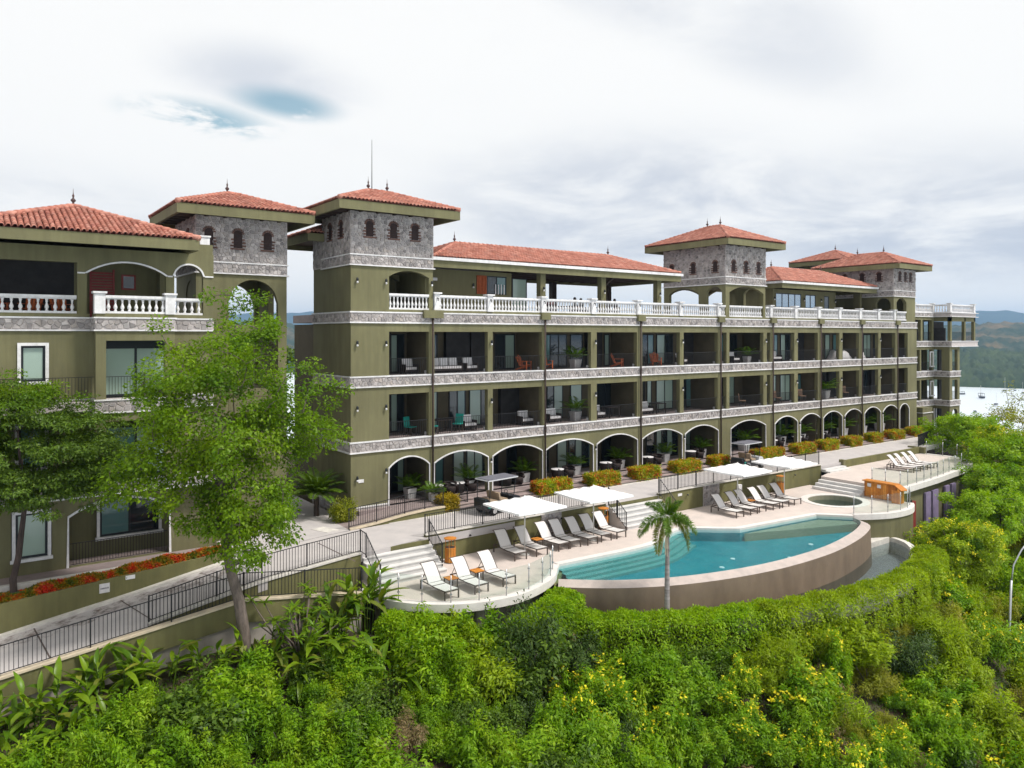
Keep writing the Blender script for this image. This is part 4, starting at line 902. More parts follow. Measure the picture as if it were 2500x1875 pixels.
# ---- stone towers
def stone_tower(root, stones, x0, x1, y0, y1, zb, zs, zt, zr, wins_f, wins_s, ops_f, ops_s, seed, rafters=5, axis='x', wz=(14.68, 15.5), over=1.1, flank='wall'):
    """walls from zb, stone from zs to zt, roof ridge at zr"""
    q = MB(); wall(q, 'x', x0, x1, zb, zs, y0, y0 + .3, ops_f); wall(q, 'y', y0 + .3, y1, zb, zs, x0, x0 + .3, ops_s); wall(q, 'x', x0 + .3, x1, zb, zs, y1 - .3, y1, [(o[0], o[1], o[2], o[3], o[4]) for o in ops_f if o[0] > x0 + .3])
    wall(q, 'y', y0 + .3, y1 - .3, zb, zs, x1 - .3, x1, [o for o in ops_s if o[0] > y0 + .3 and o[1] < y1 - .3]); q.build('tower_wall', 'wall', root)
    q = MB(); q.box(x0 + .3, x1 - .3, y0 + .3, y1 - .3, zs - .12, zs); q.build('tower_ceiling', 'ceil', root)
    q = MB(); q.box(x0 - .02, x1 + .02, y0 - .02, y1 + .02, zs, zt); mo = q.build('stone_storey', 'mortar', root)
    W = .42; h0, h1 = wz
    stones.face((x0 - .02, y0 - .02, zs + .05), (1, 0, 0), (0, 0, 1), (0, -1, 0), x1 - x0 + .04, zt - zs - .05, .19, holes=[(c - x0 - W / 2, c - x0 + W / 2, h0 - zs - .12, h1 - zs) for c in wins_f], seed=seed)
    stones.face((x0 - .02, y1 + .02, zs + .05), (0, -1, 0), (0, 0, 1), (-1, 0, 0), y1 - y0 + .04, zt - zs - .05, .19, holes=[(y1 - c - W / 2, y1 - c + W / 2, h0 - zs - .12, h1 - zs) for c in wins_s], seed=seed + 1)
    for z in (zs, zs + .55):
        q = MB(); e = .10 if z == zs else .075; q.box(x0 - e, x1 + e, y0 - e, y0 + .1, z - .03, z + .03).box(x0 - e, x0 + .1, y0 + .1, y1 + e, z - .03, z + .03).box(x1 - .1, x1 + e, y0 + .1, y1 + e, z - .03, z + .03); q.build('string_course', 'white', root)
    def win(c, axis):
        k = 8; pts = [(-W / 2, h0)] + [(-W / 2 * math.cos(math.pi * i / k), h1 - W / 2 + W / 2 * math.sin(math.pi * i / k)) for i in range(k + 1)] + [(W / 2, h0)]
        q = MB(); P = (lambda a, d: (c + a[0], y0 - .02 - d, a[1])) if axis == 'x' else (lambda a, d: (x0 - .02 - d, c - a[0], a[1]))
        n_ = len(pts); q.add([P(a, .02) for a in pts] + [P(a, -.05) for a in pts], [tuple(range(n_))] + [(i, n_ + i, n_ + (i + 1) % n_, (i + 1) % n_) for i in range(n_)])
        w_ = q.build('window', 'shutter', root)
        for j in range(5):
            zz = h0 + .08 + j * (h1 - h0 - .28) / 4; s_ = MB(); a_, b_ = P((-W / 2 + .05, zz), .045), P((W / 2 - .05, zz), .045); s_.obox(a_, b_, .02, .05); s_.build('slat', 'shutter', w_)
        for j in range(9):                     # brick surround
            a = math.pi * (j + .5) / 9; cx_, cz_ = -(W / 2 + .055) * math.cos(a), h1 - W / 2 + (W / 2 + .055) * math.sin(a); s_ = MB(); d2 = Vector((-math.cos(a), math.sin(a))); a_ = P((cx_ - d2.x * .05, cz_ - d2.y * .05), .03); b_ = P((cx_ + d2.x * .05, cz_ + d2.y * .05), .03); s_.obox(a_, b_, .055, .07); s_.build('brick', 'brick', w_)
        for sgn in (-1, 1):
            for j in range(4):
                zz = h0 - .05 + j * .155; s_ = MB(); a_, b_ = P((sgn * (W / 2 + .01), zz), .03), P((sgn * (W / 2 + random.uniform(.09, .2)), zz), .03); s_.obox(a_, b_, .06, .085); s_.build('brick', 'brick', w_)
        s_ = MB(); s_.obox(P((-W / 2 - .1, h0 - .06), .05), P((W / 2 + .1, h0 - .06), .05), .09, .07); s_.build('sill', 'brick', w_)
    for c in wins_f: win(c, 'x')
    for c in wins_s: win(c, 'y')
    return hip_roof(root, tl if root is hotel else tl2, x0 - over, x1 + over, y0 - over, y1 + over, zt + .36, zr, axis, .48, rafters=rafters, body=(x0, x1, y0, y1)), mo
stone_tower(hotel, st, 0, 4.9, 0, 3.75, B3[1] + .036, 13.15, 15.96, 17.42, [1.05, 2.45, 3.75], [1.15, 2.6], [(2.2, 4.65, 10.7, 12.97, .34)], [], 41)
q = MB(); q.tube([(2.25, 2.2, 17.3), (2.25, 2.2, 20.4)], [.03, .012], 6); q.lathe([(.07, 0), (.05, .3)], (2.25, 2.2, 17.25), 8); q.build('lightning_mast', 'iron', hotel)
# lower volume behind the first tower
q = MB(); q.box(.02, 4.5, 3.76, 5.15, 10.2, 13.2); q.build('rear_wall', 'wall', hotel)
q = MB(); q.box(.0, 4.5, 3.78, 5.17, 13.2, 14.9); mo = q.build('stone_storey', 'mortar', hotel); st.face((0, 5.17, 13.25), (0, -1, 0), (0, 0, 1), (-1, 0, 0), 1.38, 1.6, .27, seed=77)
hip_roof(hotel, tl, -1.0, 5.5, 3.4, 8.6, 15.1, 16.1, 'x', .44, finials=False)
stone_tower(hotel, st, 30.3, 35.2, 0, 6.2, B3[1] + .036, 13.34, 16.3, 18.15, [31.2, 32.7, 34.25], [.95, 3.1, 5.3], [(30.75, 34.95, 10.69, 13.22, .5)], [(.35, 1.85, 10.69, 13.2, .42), (2.6, 5.65, 10.69, 13.2, .5)], 51, 5, 'y', (14.3, 15.12))
stone_tower(hotel, st, 55.1, 59.2, 0, 6.8, B3[1] + .036, 13.15, 15.8, 17.5, [56.15, 57.2, 58.2], [1.4, 3.1, 4.9], [(55.62, 57.5, 10.69, 13.0, .45)], [(.3, 1.75, 10.69, 13.0, .5)], 61, 5, 'y', (14.65, 15.45))
hip_roof(hotel, tl, 58.6, 65.6, 6.6, 13.6, 17.45, 18.75, 'x', .44)
q = MB(); q.box(59.7, 64.5, 7.8, 12.4, 10, 17.0); q.build('rear_wall', 'wall', hotel)
# ---- roof-terrace pavilion A (open) and block B
def pavilion(x0, x1, y0, y1, ze, zr):
    return hip_roof(hotel, tl, x0, x1, y0, y1, ze, zr, 'x', .58, gutter=True)
pavilion(5.6, 26.7, 1.2, 8.8, 13.98, 15.35)
q = MB(); wall(q, 'x', 4.95, 12.35, 10.66, 13.45, 2.8, 3.05, [(9.65, 11.95, 12.05, 13.2, 0)]); q.box(4.95, 12.35, 6.2, 6.45, 10.66, 13.45); q.build('pavilion_wall', 'wall', hotel)
q = MB(); q.box(4.95, 5.2, 3.05, 6.2, 10.66, 13.45).box(12.1, 12.35, 3.05, 6.2, 10.66, 13.45); q.build('pavilion_wall', 'wall', hotel)
glazed(hotel, 'x', 10.42, 11.95, 12.05, 13.2, 2.85, [D_, T_], name='window')
s_ = empty('shutter_screen', (0, 0, 0)); s_.parent = hotel
for i in range(7):
    q = MB(); q.box(9.66 + i * .107, 9.72 + i * .107, 2.72, 2.8, 12.05, 13.2); q.build('slat', 'adiron', s_)
for i in range(4):
    q = MB(); q.box(11.05 + i * .22, 11.12 + i * .22, 2.76, 2.79, 12.06, 12.68); q.build('blind_slat', 'white', s_)
glazed(hotel, 'x', 12.4, 13.6, 10.7, 13.15, 2.85, ['curtain_glass'])
q = MB(); q.box(6.4, 6.8, 2.74, 2.8, 12.75, 12.92); q.build('wall_plate', 'white', hotel); lamp(hotel, 9.35, 2.8, 12.5)
for x in (13.75, 19.05, 24.55):
    q = MB(); q.box(x, x + .42, 1.55, 1.97, 10.66, 13.45); q.build('column', 'wall', hotel)
    lamp(hotel, x + .2, 1.55, 12.4)
for x in (13.9, 19.9, 25.6):
    q = MB(); q.box(x, x + .42, 7.9, 8.32, 10.66, 13.5); q.build('column', 'wood', hotel)
for i in range(12):
    x = 13.6 + i * 1.08; q = MB(); q.box(x - .05, x + .05, 1.4, 8.6, 13.55, 13.78); q.build('roof_beam', 'soffit', hotel)
q = MB(); q.obox((19.5, 1.8, 12.8), (20.4, 1.8, 13.45), .09, .09); q.build('brace', 'wood', hotel)
pavilion(39.2, 54.3, 1.2, 8.4, 14.0, 15.5)
q = MB(); wall(q, 'x', 40.2, 49.9, 10.66, 13.46, 2.8, 3.05, [(40.6, 44.4, 11.85, 13.12, 0), (45.0, 46.65, 11.85, 13.1, 0), (48.0, 48.8, 10.7, 13.05, 0)]); q.box(40.2, 40.45, 3.05, 8, 10.66, 13.46).box(40.2, 53.6, 7.75, 8, 10.66, 13.46).box(49.65, 49.9, 3.05, 8, 10.66, 13.46).box(53.4, 53.75, 2.4, 3.05, 10.66, 13.46); q.build('pavilion_wall', 'wall', hotel)
M['sky_glass'] = glassmat('sky_reflecting_glass', (.10, .14, .17), .03, .9); b_ = M['sky_glass'].node_tree.nodes['Principled BSDF']; b_.inputs['Metallic'].default_value = .75; b_.inputs['Base Color'].default_value = (.42, .50, .56, 1)
glazed(hotel, 'x', 40.6, 44.4, 11.85, 13.12, 2.86, ['sky_glass'] * 4, .08, 'window'); glazed(hotel, 'x', 45.0, 46.65, 11.85, 13.1, 2.86, ['sky_glass'] * 2, .08, 'window'); glazed(hotel, 'x', 48.0, 48.8, 10.7, 13.05, 2.86, [D_], .08, 'door')
for x in (40.3, 44.7, 47.4, 49.7): lamp(hotel, x, 2.8, 12.6)
st.holder = holder; st.build(hotel); tl.build(hotel, [c for c in hotel.children if c.name.split('.')[0] == 'roof'][0])

# ------------------------------------------------------------------ the left building
LX = -12.0
left = empty('villa_building', (LX, 0, -.2)); tag(left, 'near olive villa at the left edge with red tiled roof and arched loggia', 'building')
st2 = Stones(); tl2 = Tiles(); YW = -.6
L1, L2, L3 = (2.85, 3.35), (6.28, 6.80), (9.68, 10.20); XL = -19.0
q = MB(); wall(q, 'x', XL, -7.0, -2, L1[0], YW, YW + .3, [(-14.75, -13.35, .38, 2.4, 0), (-12.75, -8.9, -.14, 2.5, .58)]); q.build('front_wall', 'wall', left)
q = MB(); wall(q, 'x', XL, -7.0, L1[1], L2[0], YW, YW + .3, [(-14.6, -13.5, 4.0, 5.9, 0), (-11.6, -8.9, L1[1], 5.95, 0)]); q.build('front_wall', 'wall', left)
q = MB(); wall(q, 'x', XL, -7.0, L2[1], L3[0], YW, YW + .3, [(-14.45, -13.55, 7.5, 9.15, 0), (-11.6, -8.95, L2[1], 9.3, 0)]); q.build('front_wall', 'wall', left)
q = MB(); wall(q, 'x', XL, -7.0, L3[1] + .036, 13.15, YW, YW + .3, [(-19, -12.45, L3[1] + .04, 12.5, 0), (-12.1, -9.02, L3[1] + .04, 12.57, .5), (-8.68, -7.45, L3[1] + .04, 12.62, .5)]); q.build('front_wall', 'wall', left)
for o_ in ((-12.1, -9.02, 12.57, .5), (-8.68, -7.45, 12.62, .5)):
    q = MB(); arch_trim(q, 'x', o_[0], o_[1], o_[2] - o_[3], o_[2], o_[3], YW, .07); q.build('arch_trim', 'white', left)
for xa, xb, za in ((-12.45, -12.17, 12.05), (-8.95, -8.75, 12.05), (-7.38, -7.02, 12.1)):
    q = MB(); q.box(xa, xb, YW - .05, YW, za, za + .06); q.build('impost', 'white', left)
q = MB(); arch_trim(q, 'x', -12.75, -8.9, -.14, 2.5, .58, YW, .09); q.build('arch_trim', 'white', left)
# balcony bay
for z0, z1, nm in ((L3[0], L3[1], 0), (L2[0], L2[1], 1)):
    q = MB(); q.box(XL, -7.0, YW - .03, YW + .3, z0, z1); mo2 = q.build('stone_band', 'mortar', left)
    q = MB(); q.box(-11.92, -8.85, -1.62, YW - .031, z0, z1); mo3 = q.build('stone_band', 'mortar', left)
    if nm == 0: hold2 = mo2
    st2.face((XL + 2.5, YW - .03, z0 + .05), (1, 0, 0), (0, 0, 1), (0, -1, 0), 4.55, z1 - z0 - .1, .25, seed=3 + nm); st2.face((-11.92, -1.62, z0 + .05), (1, 0, 0), (0, 0, 1), (0, -1, 0), 3.07, z1 - z0 - .1, .25, seed=5 + nm); st2.face((-11.92, -.65, z0 + .05), (0, -1, 0), (0, 0, 1), (-1, 0, 0), .97, z1 - z0 - .1, .25, seed=7 + nm); st2.face((-8.85, YW - .03, z0 + .05), (1, 0, 0), (0, 0, 1), (0, -1, 0), 1.85, z1 - z0 - .1, .25, seed=13 + nm)
    for z in (z0, z1):
        q = MB(); q.box(XL, -11.99, YW - .09, YW + .1, z - .03, z + .03).box(-11.98, -8.79, -1.68, -1.5, z - .03, z + .03).box(-11.98, -11.8, -1.5, YW - .0, z - .03, z + .03).box(-8.79, -7.0, YW - .09, YW + .1, z - .03, z + .03); q.build('string_course', 'white', left)
q = MB(); q.box(-11.9, -8.9, -1.6, YW, 10.236, 10.38); q.build('balcony_slab', 'wall', left)
q = MB(); q.box(XL, -12.0, YW - .02, YW + .28, 10.236, 10.38).box(-8.8, -7.02, YW - .02, YW + .28, 10.236, 10.38); q.build('parapet', 'wall', left)
q = MB()
for x in (-11.9, -9.25): q.box(x, x + .38, -1.6, -1.22, L1[1], L2[0]).box(x, x + .38, -1.6, -1.22, L2[1], L3[0])
q.box(-11.52, -9.25, -1.6, -1.3, 9.25, L3[0]).box(-11.52, -9.25, -1.6, -1.3, 5.9, L2[0]); q.build('bay_pier', 'wall', left)
glazed(left, 'x', -11.5, -8.95, 6.85, 9.0, -.45, ['curtain_glass', 'curtain_glass'], .1); glazed(left, 'x', -11.5, -8.95, 3.4, 5.6, -.45, ['teal_glass', 'curtain_glass'], .1)
q = MB(); q.box(-11.5, -8.95, -.5, -.32, 9.0, 9.3); q.build('header', 'frame', left)
r_ = iron_rail((-11.5, -1.45), (-9.25, -1.45), L2[1], L2[1], .95); tag(r_.build('balcony_rail', 'iron', left), kind='stuff')
r_ = iron_rail((-16.5, -1.2), (-11.9, -1.2), L2[1], L2[1], .95); r2 = iron_rail((-16.5, -1.2), (-11.9, -1.2), L1[1], L1[1], .95); r_.add(r2.v, r2.f); r2 = iron_rail((-12.7, YW + .12), (-8.95, YW + .12), -.14, -.14, .95); r_.add(r2.v, r2.f); tag(r_.build('balcony_rail', 'iron', left), kind='stuff')
q = MB(); q.box(XL, -11.9, -1.3, YW, 6.35, 6.72); q.box(XL, -7, -1.3, YW, L1[0] + .03, L1[1] - .03); mo4 = q.build('stone_band', 'mortar', left)
st2.face((XL + 2.5, -1.3, L1[0] + .05), (1, 0, 0), (0, 0, 1), (0, -1, 0), 9.4, .42, .25, seed=23)
for z in (L1[0], L1[1]):
    q = MB(); q.box(XL, -7.0, -1.36, -1.2, z - .03, z + .03); q.build('string_course', 'white', left)
# framed windows
def white_window(root, x0, x1, z0, z1, y, mats):
    q = MB(); t = .12; q.box(x0 - t, x1 + t, y - .06, y + .05, z1, z1 + t).box(x0 - t, x0, y - .06, y + .05, z0, z1).box(x1, x1 + t, y - .06, y + .05, z0, z1).box(x0 - t - .06, x1 + t + .06, y - .12, y + .05, z0 - t, z0); f = q.build('window_frame', 'white', root)
    g = glazed(root, 'x', x0, x1, z0, z1, y + .12, mats, .09, 'window'); return f
white_window(left, -14.6, -13.5, .5, 2.3, YW, ['curtain_glass']); white_window(left, -14.42, -13.58, 7.6, 9.05, YW, ['curtain_glass']); white_window(left, -14.5, -13.6, 4.1, 5.8, YW, ['teal_glass'])
# behind the big arch and the loggias
q = MB(); q.box(XL, -7.0, 1.2, 1.45, -.5, 10.15); q.build('inner_wall', 'wall', left); white_window(left, -11.4, -9.0, .55, 2.35, 1.05, ['teal_glass', 'dark_glass'])
q = MB(); q.box(XL, -7.02, YW + .3, 6, 10.18, 10.22).box(XL, -7.0, YW + .31, 1.2, 6.4, 6.7).box(XL, -7.0, YW + .31, 1.2, 2.9, 3.3); q.build('loggia_floor', 'floor', left)
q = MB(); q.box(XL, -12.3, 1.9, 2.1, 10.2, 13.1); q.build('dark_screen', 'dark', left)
q = MB(); q.box(-12.3, -8.85, 1.9, 2.1, 10.2, 13.1).box(-8.95, -8.75, 1.0, 1.9, 10.2, 13.1); q.build('inner_wall', 'wall', left)
q = MB(); q.box(XL, -7.0, YW + .3, 6, 12.95, 13.05); q.build('loggia_ceiling', 'ceil', left)
d_ = empty('louvre_door', (0, 0, 0)); d_.parent = left
for i in range(16):
    q = MB(); z = 10.4 + i * .125; q.obox((-11.62, 1.86, z), (-10.78, 1.86, z), .06, .09); q.build('louvre', 'redwood', d_)
q = MB(); q.box(-11.7, -11.62, 1.8, 1.9, 10.22, 12.45).box(-10.78, -10.7, 1.8, 1.9, 10.22, 12.45); q.build('door_frame', 'redwood', d_)
q = MB(); q.box(-10.42, -9.82, 1.84, 1.9, 11.55, 12.25); w_ = q.build('window', 'redwood', left); q = MB(); q.box(-10.34, -9.9, 1.82, 1.838, 11.63, 12.17); q.build('pane', 'dark_glass', w_)
# loggia balustrades
balustrade(left, (-18.5, YW + .12), (-12.47, YW + .12), 10.38, .30, hgt=.75); balustrade(left, (-11.55, -1.48), (-9.2, -1.48), 10.38, .27, hgt=.75); balustrade(left, (-8.66, YW + .12), (-7.47, YW + .12), 10.38, .27, hgt=.75); balustrade(left, (-11.75, -1.3), (-11.75, -.72), 10.38, .27, hgt=.75)
for x in (-11.75, -9.05):
    q = MB(); q.box(x - .2, x + .2, -1.66, -1.26, 10.37, 11.2).box(x - .26, x + .26, -1.72, -1.2, 11.2, 11.28); q.build('pedestal', 'white', left)
# roof
hip_roof(left, tl2, -16.6, -8.05, -2.4, 6.3, 13.58, 15.15, 'x', .46)
q = MB(); q.box(-8.1, -7.02, -.55, -.2, 13.15, 13.6); q.build('roof_pier_base', 'wall', left)
balustrade(left, (-8.2, .2), (-7.6, .2), 13.1, .3, hgt=.72)
q = MB(); q.box(-7.56, -7.14, -.5, -.08, 13.1, 13.95).box(-7.6, -7.1, -.54, -.04, 13.95, 14.02); q.build('pedestal', 'white', left)
# tower of the left building
roof_, mo_t = stone_tower(left, st2, -7.1, -2.6, 2.2, 6.3, 2.0, 12.55, 15.35, 16.85, [-6.5, -5.1, -3.6], [3.6], [(-5.55, -3.05, 3.0, 12.28, 1.15)], [(2.6, 4.2, 9, 12.2, .6)], 71, 5, 'x', (13.85, 14.75))
q = MB(); q.box(-5.6, -2.9, 2.6, 6.0, 6.3, 6.7).box(-5.6, -2.9, 2.6, 6.0, 9.6, 10.0).box(-7.05, -6.2, 2.52, 5.9, 2, 12.4); q.build('tower_floor', 'wall', left)
q = MB(); q.box(-5.5, -3.0, 2.32, 2.42, -1, 6.3); q.box(-7.1, -2.6, 2.25, 2.5, -1, 2.0); q.build('tower_base', 'wall', left)
st2.holder = hold2; st2.build(left); tl2.build(left, [c for c in left.children if c.name.split('.')[0] == 'roof'][0])

# ------------------------------------------------------------------ far wing
wing = empty('rear_wing', (63, 2, -.5)); tag(wing, 'far balconied wing of the hotel at the right end, above the sea', 'building')
WB = [(2.05, 2.6), (5.1, 5.65), (8.27, 8.8), (11.4, 11.8)]
sw = Stones()
def wing_block(x0, x1, y0, y1, ops, floors, side_ops):
    zlo = -1.2
    for i, (z0, z1) in enumerate(floors):
        q = MB(); wall(q, 'x', x0, x1, zlo, z0, y0, y0 + .3, [(a, b, zlo if i else -.4, z0 - .35, .45 if i == 0 else 0) for a, b in ops[i]]); wall(q, 'y', y0 + .3, y1, zlo, z0, x0, x0 + .3, [(a, b, zlo if i else -.4, z0 - .35, 0) for a, b in side_ops[i]]); q.build('wall', 'wall', wing)
        q = MB(); q.box(x0 - .05, x1 + .05, y0 - .05, y1, z0, z1); mo = q.build('stone_band', 'mortar', wing); sw.holder = mo
        sw.face((x0 - .05, y0 - .05, z0 + .04), (1, 0, 0), (0, 0, 1), (0, -1, 0), x1 - x0 + .1, z1 - z0 - .08, .3, seed=80 + i); sw.face((x0 - .05, y1, z0 + .04), (0, -1, 0), (0, 0, 1), (-1, 0, 0), y1 - y0, z1 - z0 - .08, .3, seed=90 + i)
        for z in (z0, z1):
            q = MB(); q.box(x0 - .11, x1 + .11, y0 - .11, y1, z - .035, z + .035); q.build('string_course', 'white', wing)
        for a, b in ops[i]:
            if i: r_ = iron_rail((a, y0 + .1), (b, y0 + .1), zlo, zlo, .95, .14); tag(r_.build('balcony_rail', 'iron', wing), kind='stuff')
        zlo = z1
wing_block(63.0, 67.3, 2.0, 7.5, [[(64.9, 66.6)], [(63.4, 64.3), (64.6, 66.9)], [(63.4, 64.3), (64.6, 66.9)], [(63.3, 64.5), (64.9, 66.9)]], WB, [[], [], [], []])
q = MB(); q.box(63.1, 67.2, 3.1, 3.3, -1, 11.4); q.build('inner_wall', 'dark', wing)  # near-black colour paints shade behind the openings
wing_block(67.3, 69.6, .4, 7.0, [[(67.9, 69.1)], [(67.9, 69.1)], [(67.9, 69.1)]], WB[:3], [[(1.2, 2.6)], [(1.2, 2.8)], [(1.2, 2.8)]])
q = MB(); q.box(67.62, 69.5, 1.6, 1.8, -1, 8.2).box(67.72, 70.9, 2.6, 2.8, 8.8, 10.9).box(67.6, 67.8, 1.0, 2.6, 8.8, 10.2); q.build('inner_wall', 'dark', wing)  # shade inside this block painted as near-black walls
q = MB(); q.box(67.3, 73.2, .3, 6.5, 11.4, 11.8); mo = q.build('stone_band', 'mortar', wing)
q = MB()
for x in (67.4, 70.6, 72.9): q.box(x, x + .3, .35, .65, 8.8, 11.4)
q.box(67.4, 73.2, .35, .65, 10.9, 11.4).box(67.4, 67.7, .65, 6, 10.9, 11.4).box(67.4, 67.7, 3.2, 6, 8.8, 10.9); q.build('wall', 'wall', wing)
q = MB(); q.box(67.3, 73.4, .2, 5.5, 8.25, 8.8); q.build('stone_band', 'mortar', wing)
for z in (8.25, 8.8, 11.4, 11.8):
    q = MB(); q.box(67.2, 73.5, .13, .5, z - .03, z + .03).box(67.2, 67.5, .5, 5.5, z - .03, z + .03); q.build('string_course', 'white', wing)
r_ = iron_rail((67.7, .5), (72.9, .5), 8.83, 8.83, .95, .14); tag(r_.build('balcony_rail', 'iron', wing), kind='stuff')
sw.build(wing, 0)
balustrade(wing, (63.1, 2.1), (67.2, 2.1), 11.83, .27, True, True); balustrade(wing, (67.5, .5), (73.0, .5), 11.83, .27, True, True); balustrade(wing, (67.5, .8), (67.5, 6), 11.83, .27)
for x, z0, z1 in ((66.0, 6.2, 7.6), (66.05, 3.1, 4.5), (66.9, .2, 1.7)): white_window(wing, x + .55, x + 1.05, z0, z1, 1.98, ['curtain_glass'])
q = MB(); q.box(62.6, 64.6, .9, 2.0, -1.2, 2.05); q.build('porch', 'wall', wing); q = MB(); q.box(62.5, 64.7, .8, 2.0, 1.5, 1.56); q.build('string_course', 'white', wing)
tl2 = Tiles(); tl_w = tl2
hip_roof(wing, tl_w, 61.5, 66.2, 4.2, 8.5, 14.6, 15.5, 'x', .4, finials=False); q = MB(); q.box(62.6, 63.1, 4.8, 5.2, 11.8, 14.3).box(64.6, 65.1, 4.8, 5.2, 11.8, 14.3).box(62.6, 65.1, 4.8, 5.2, 13.6, 14.3); q.build('column', 'wall', wing)
tl_w.build(wing, [c for c in wing.children if c.name.split('.')[0] == 'roof'][0], 0)

# ------------------------------------------------------------------ railings
railing('iron_railing', [(p[0], p[1] + .1, p[2] + .04) for p in AT[:3]], 'long black railing on the sloping parapet at lower left', .95, 2.4)
railing('iron_railing', [(p[0], p[1] + .1, p[2] + .04) for p in AT[2:]], 'short black railing low beside the sunken path, left of the stairs', .95, 1.6)
rb = [(-10.95, -7.25, road_z(-10.95) + .05), (-8.6, -7.2, road_z(-8.6) + .05), (-6.9, -7.15, road_z(-6.9) + .05), (-5, -6.92, .05), (-2.35, -6.25, .05)]
railing('iron_railing', rb, 'black railing along the road edge behind the big tree trunk', .95, 1.9)
railing('iron_railing', [(-2.3, -6.15, .0), (-2.2, -6.5, -.1), (-2.2, -7.9, -1.12)], 'black handrail down the left side of the near white stairs', 1.0, 1.0)
railing('iron_railing', [(1.25, YR + .1, .14), (12.65, YR + .1, .14)], 'black railing on the retaining wall behind the first two parasols', .92, 1.62)
railing('iron_railing', [(1.15, -6.1, .0), (1.15, -7.3, -.85)], 'short black handrail down the right side of the near stairs', .95, .9)
railing('iron_railing', [(12.85, YR - .05, .02), (12.85, -7.1, -1.1)], 'black handrail at the left side of the stairs behind the palm', .95, .9)
railing('iron_railing', [(17.05, YR + .1, .14), (33.7, YR + .1, .14)], 'long black railing on the far retaining wall behind the far parasols', .92, 1.66)
railing('iron_railing', [(17.0, YR - .05, .02), (17.0, -6.9, -1.0)], 'black handrail at the right side of the stairs behind the palm', .95, .9)
railing('iron_railing', [(p[0], p[1] + .1, p[2] + .05) for p in WP[:-1]] + [(4.3, -2.1, .43)], 'curly black railing on the cream ramp wall at the tower foot', .95, 1.3)
railing('iron_railing', [(48.4, -5.5, .1), (52, -4.6, .05), (56, -4.2, .05)], 'black railing at the far right end of the road', 1.0, 1.8)
for i, (x, nm) in enumerate([(6.35, 'nearest the tower'), (13.6, 'beside the second clipped bush'), (17.75, 'beside the third clipped bush'), (21.4, 'beside the fourth clipped bush'), (25.3, 'beside the fifth clipped bush'), (43.0, 'in front of the tenth arch'), (49.6, 'in front of the twelfth arch'), (53.2, 'in front of the fourteenth arch')]):
    railing('stair_handrail', [(x, -.45, .3), (x, -1.3, .12)], f'short black handrail on the terrace steps {nm}', .85, .85, 'handrails on the terrace steps')

# ------------------------------------------------------------------ glass balustrades
def glass_rail(pts, label, z):
    root = empty('glass_balustrade', (pts[0][0], pts[0][1], z)); tag(root, label, 'glass railing', 'glass balustrades round the decks')
    for i, p in enumerate(pts):
        q = MB(); q.tube([(p[0], p[1], z - .05), (p[0], p[1], z + 1.08)], .024, 8); o = q.build('post', 'steel', root, True)
        for zz in (.3, .85):
            q = MB(); q.box(p[0] - .04, p[0] + .04, p[1] - .035, p[1] + .035, z + zz, z + zz + .05); q.build('clamp', 'steel', o)
    for a, b in zip(pts[:-1], pts[1:]):
        A, B = Vector((a[0], a[1], z + .57)), Vector((b[0], b[1], z + .57)); d = (B - A).normalized() * .05; q = MB(); q.obox(A + d, B - d, .014, .98); q.build('glass_panel', 'clear', root)
glass_rail([(-2.62, -8.7), (-2.2, -9.5), (-1.55, -10.25), (-.65, -10.98), (.4, -11.42), (1.6, -11.62), (2.8, -11.55), (3.8, -11.2), (4.65, -10.7), (5.3, -10.05)], 'curved glass railing round the near deck with three loungers', DZ + .02)
glass_rail([(26.5, -12.3), (27.45, -12.88), (28.5, -13.3), (29.7, -13.45), (30.65, -13.4), (31.5, -13.12), (32.1, -12.8)], 'curved glass railing at the deck edge beyond the whirlpool', DZ + .02)
glass_rail([(32.6, -10.1), (32.6, -11.0), (32.62, -11.95), (33.7, -11.9), (35.1, -11.8), (36.3, -11.7), (37.5, -11.6), (38.7, -11.5), (39.85, -11.35), (41.05, -11.2), (42.25, -11.08), (43.7, -10.9), (45.3, -10.6), (46.8, -10.2), (48.0, -9.55), (48.5, -8.5), (48.5, -7.4), (48.3, -6.2)], 'long glass railing round the upper deck at the far end', UZ + .02)

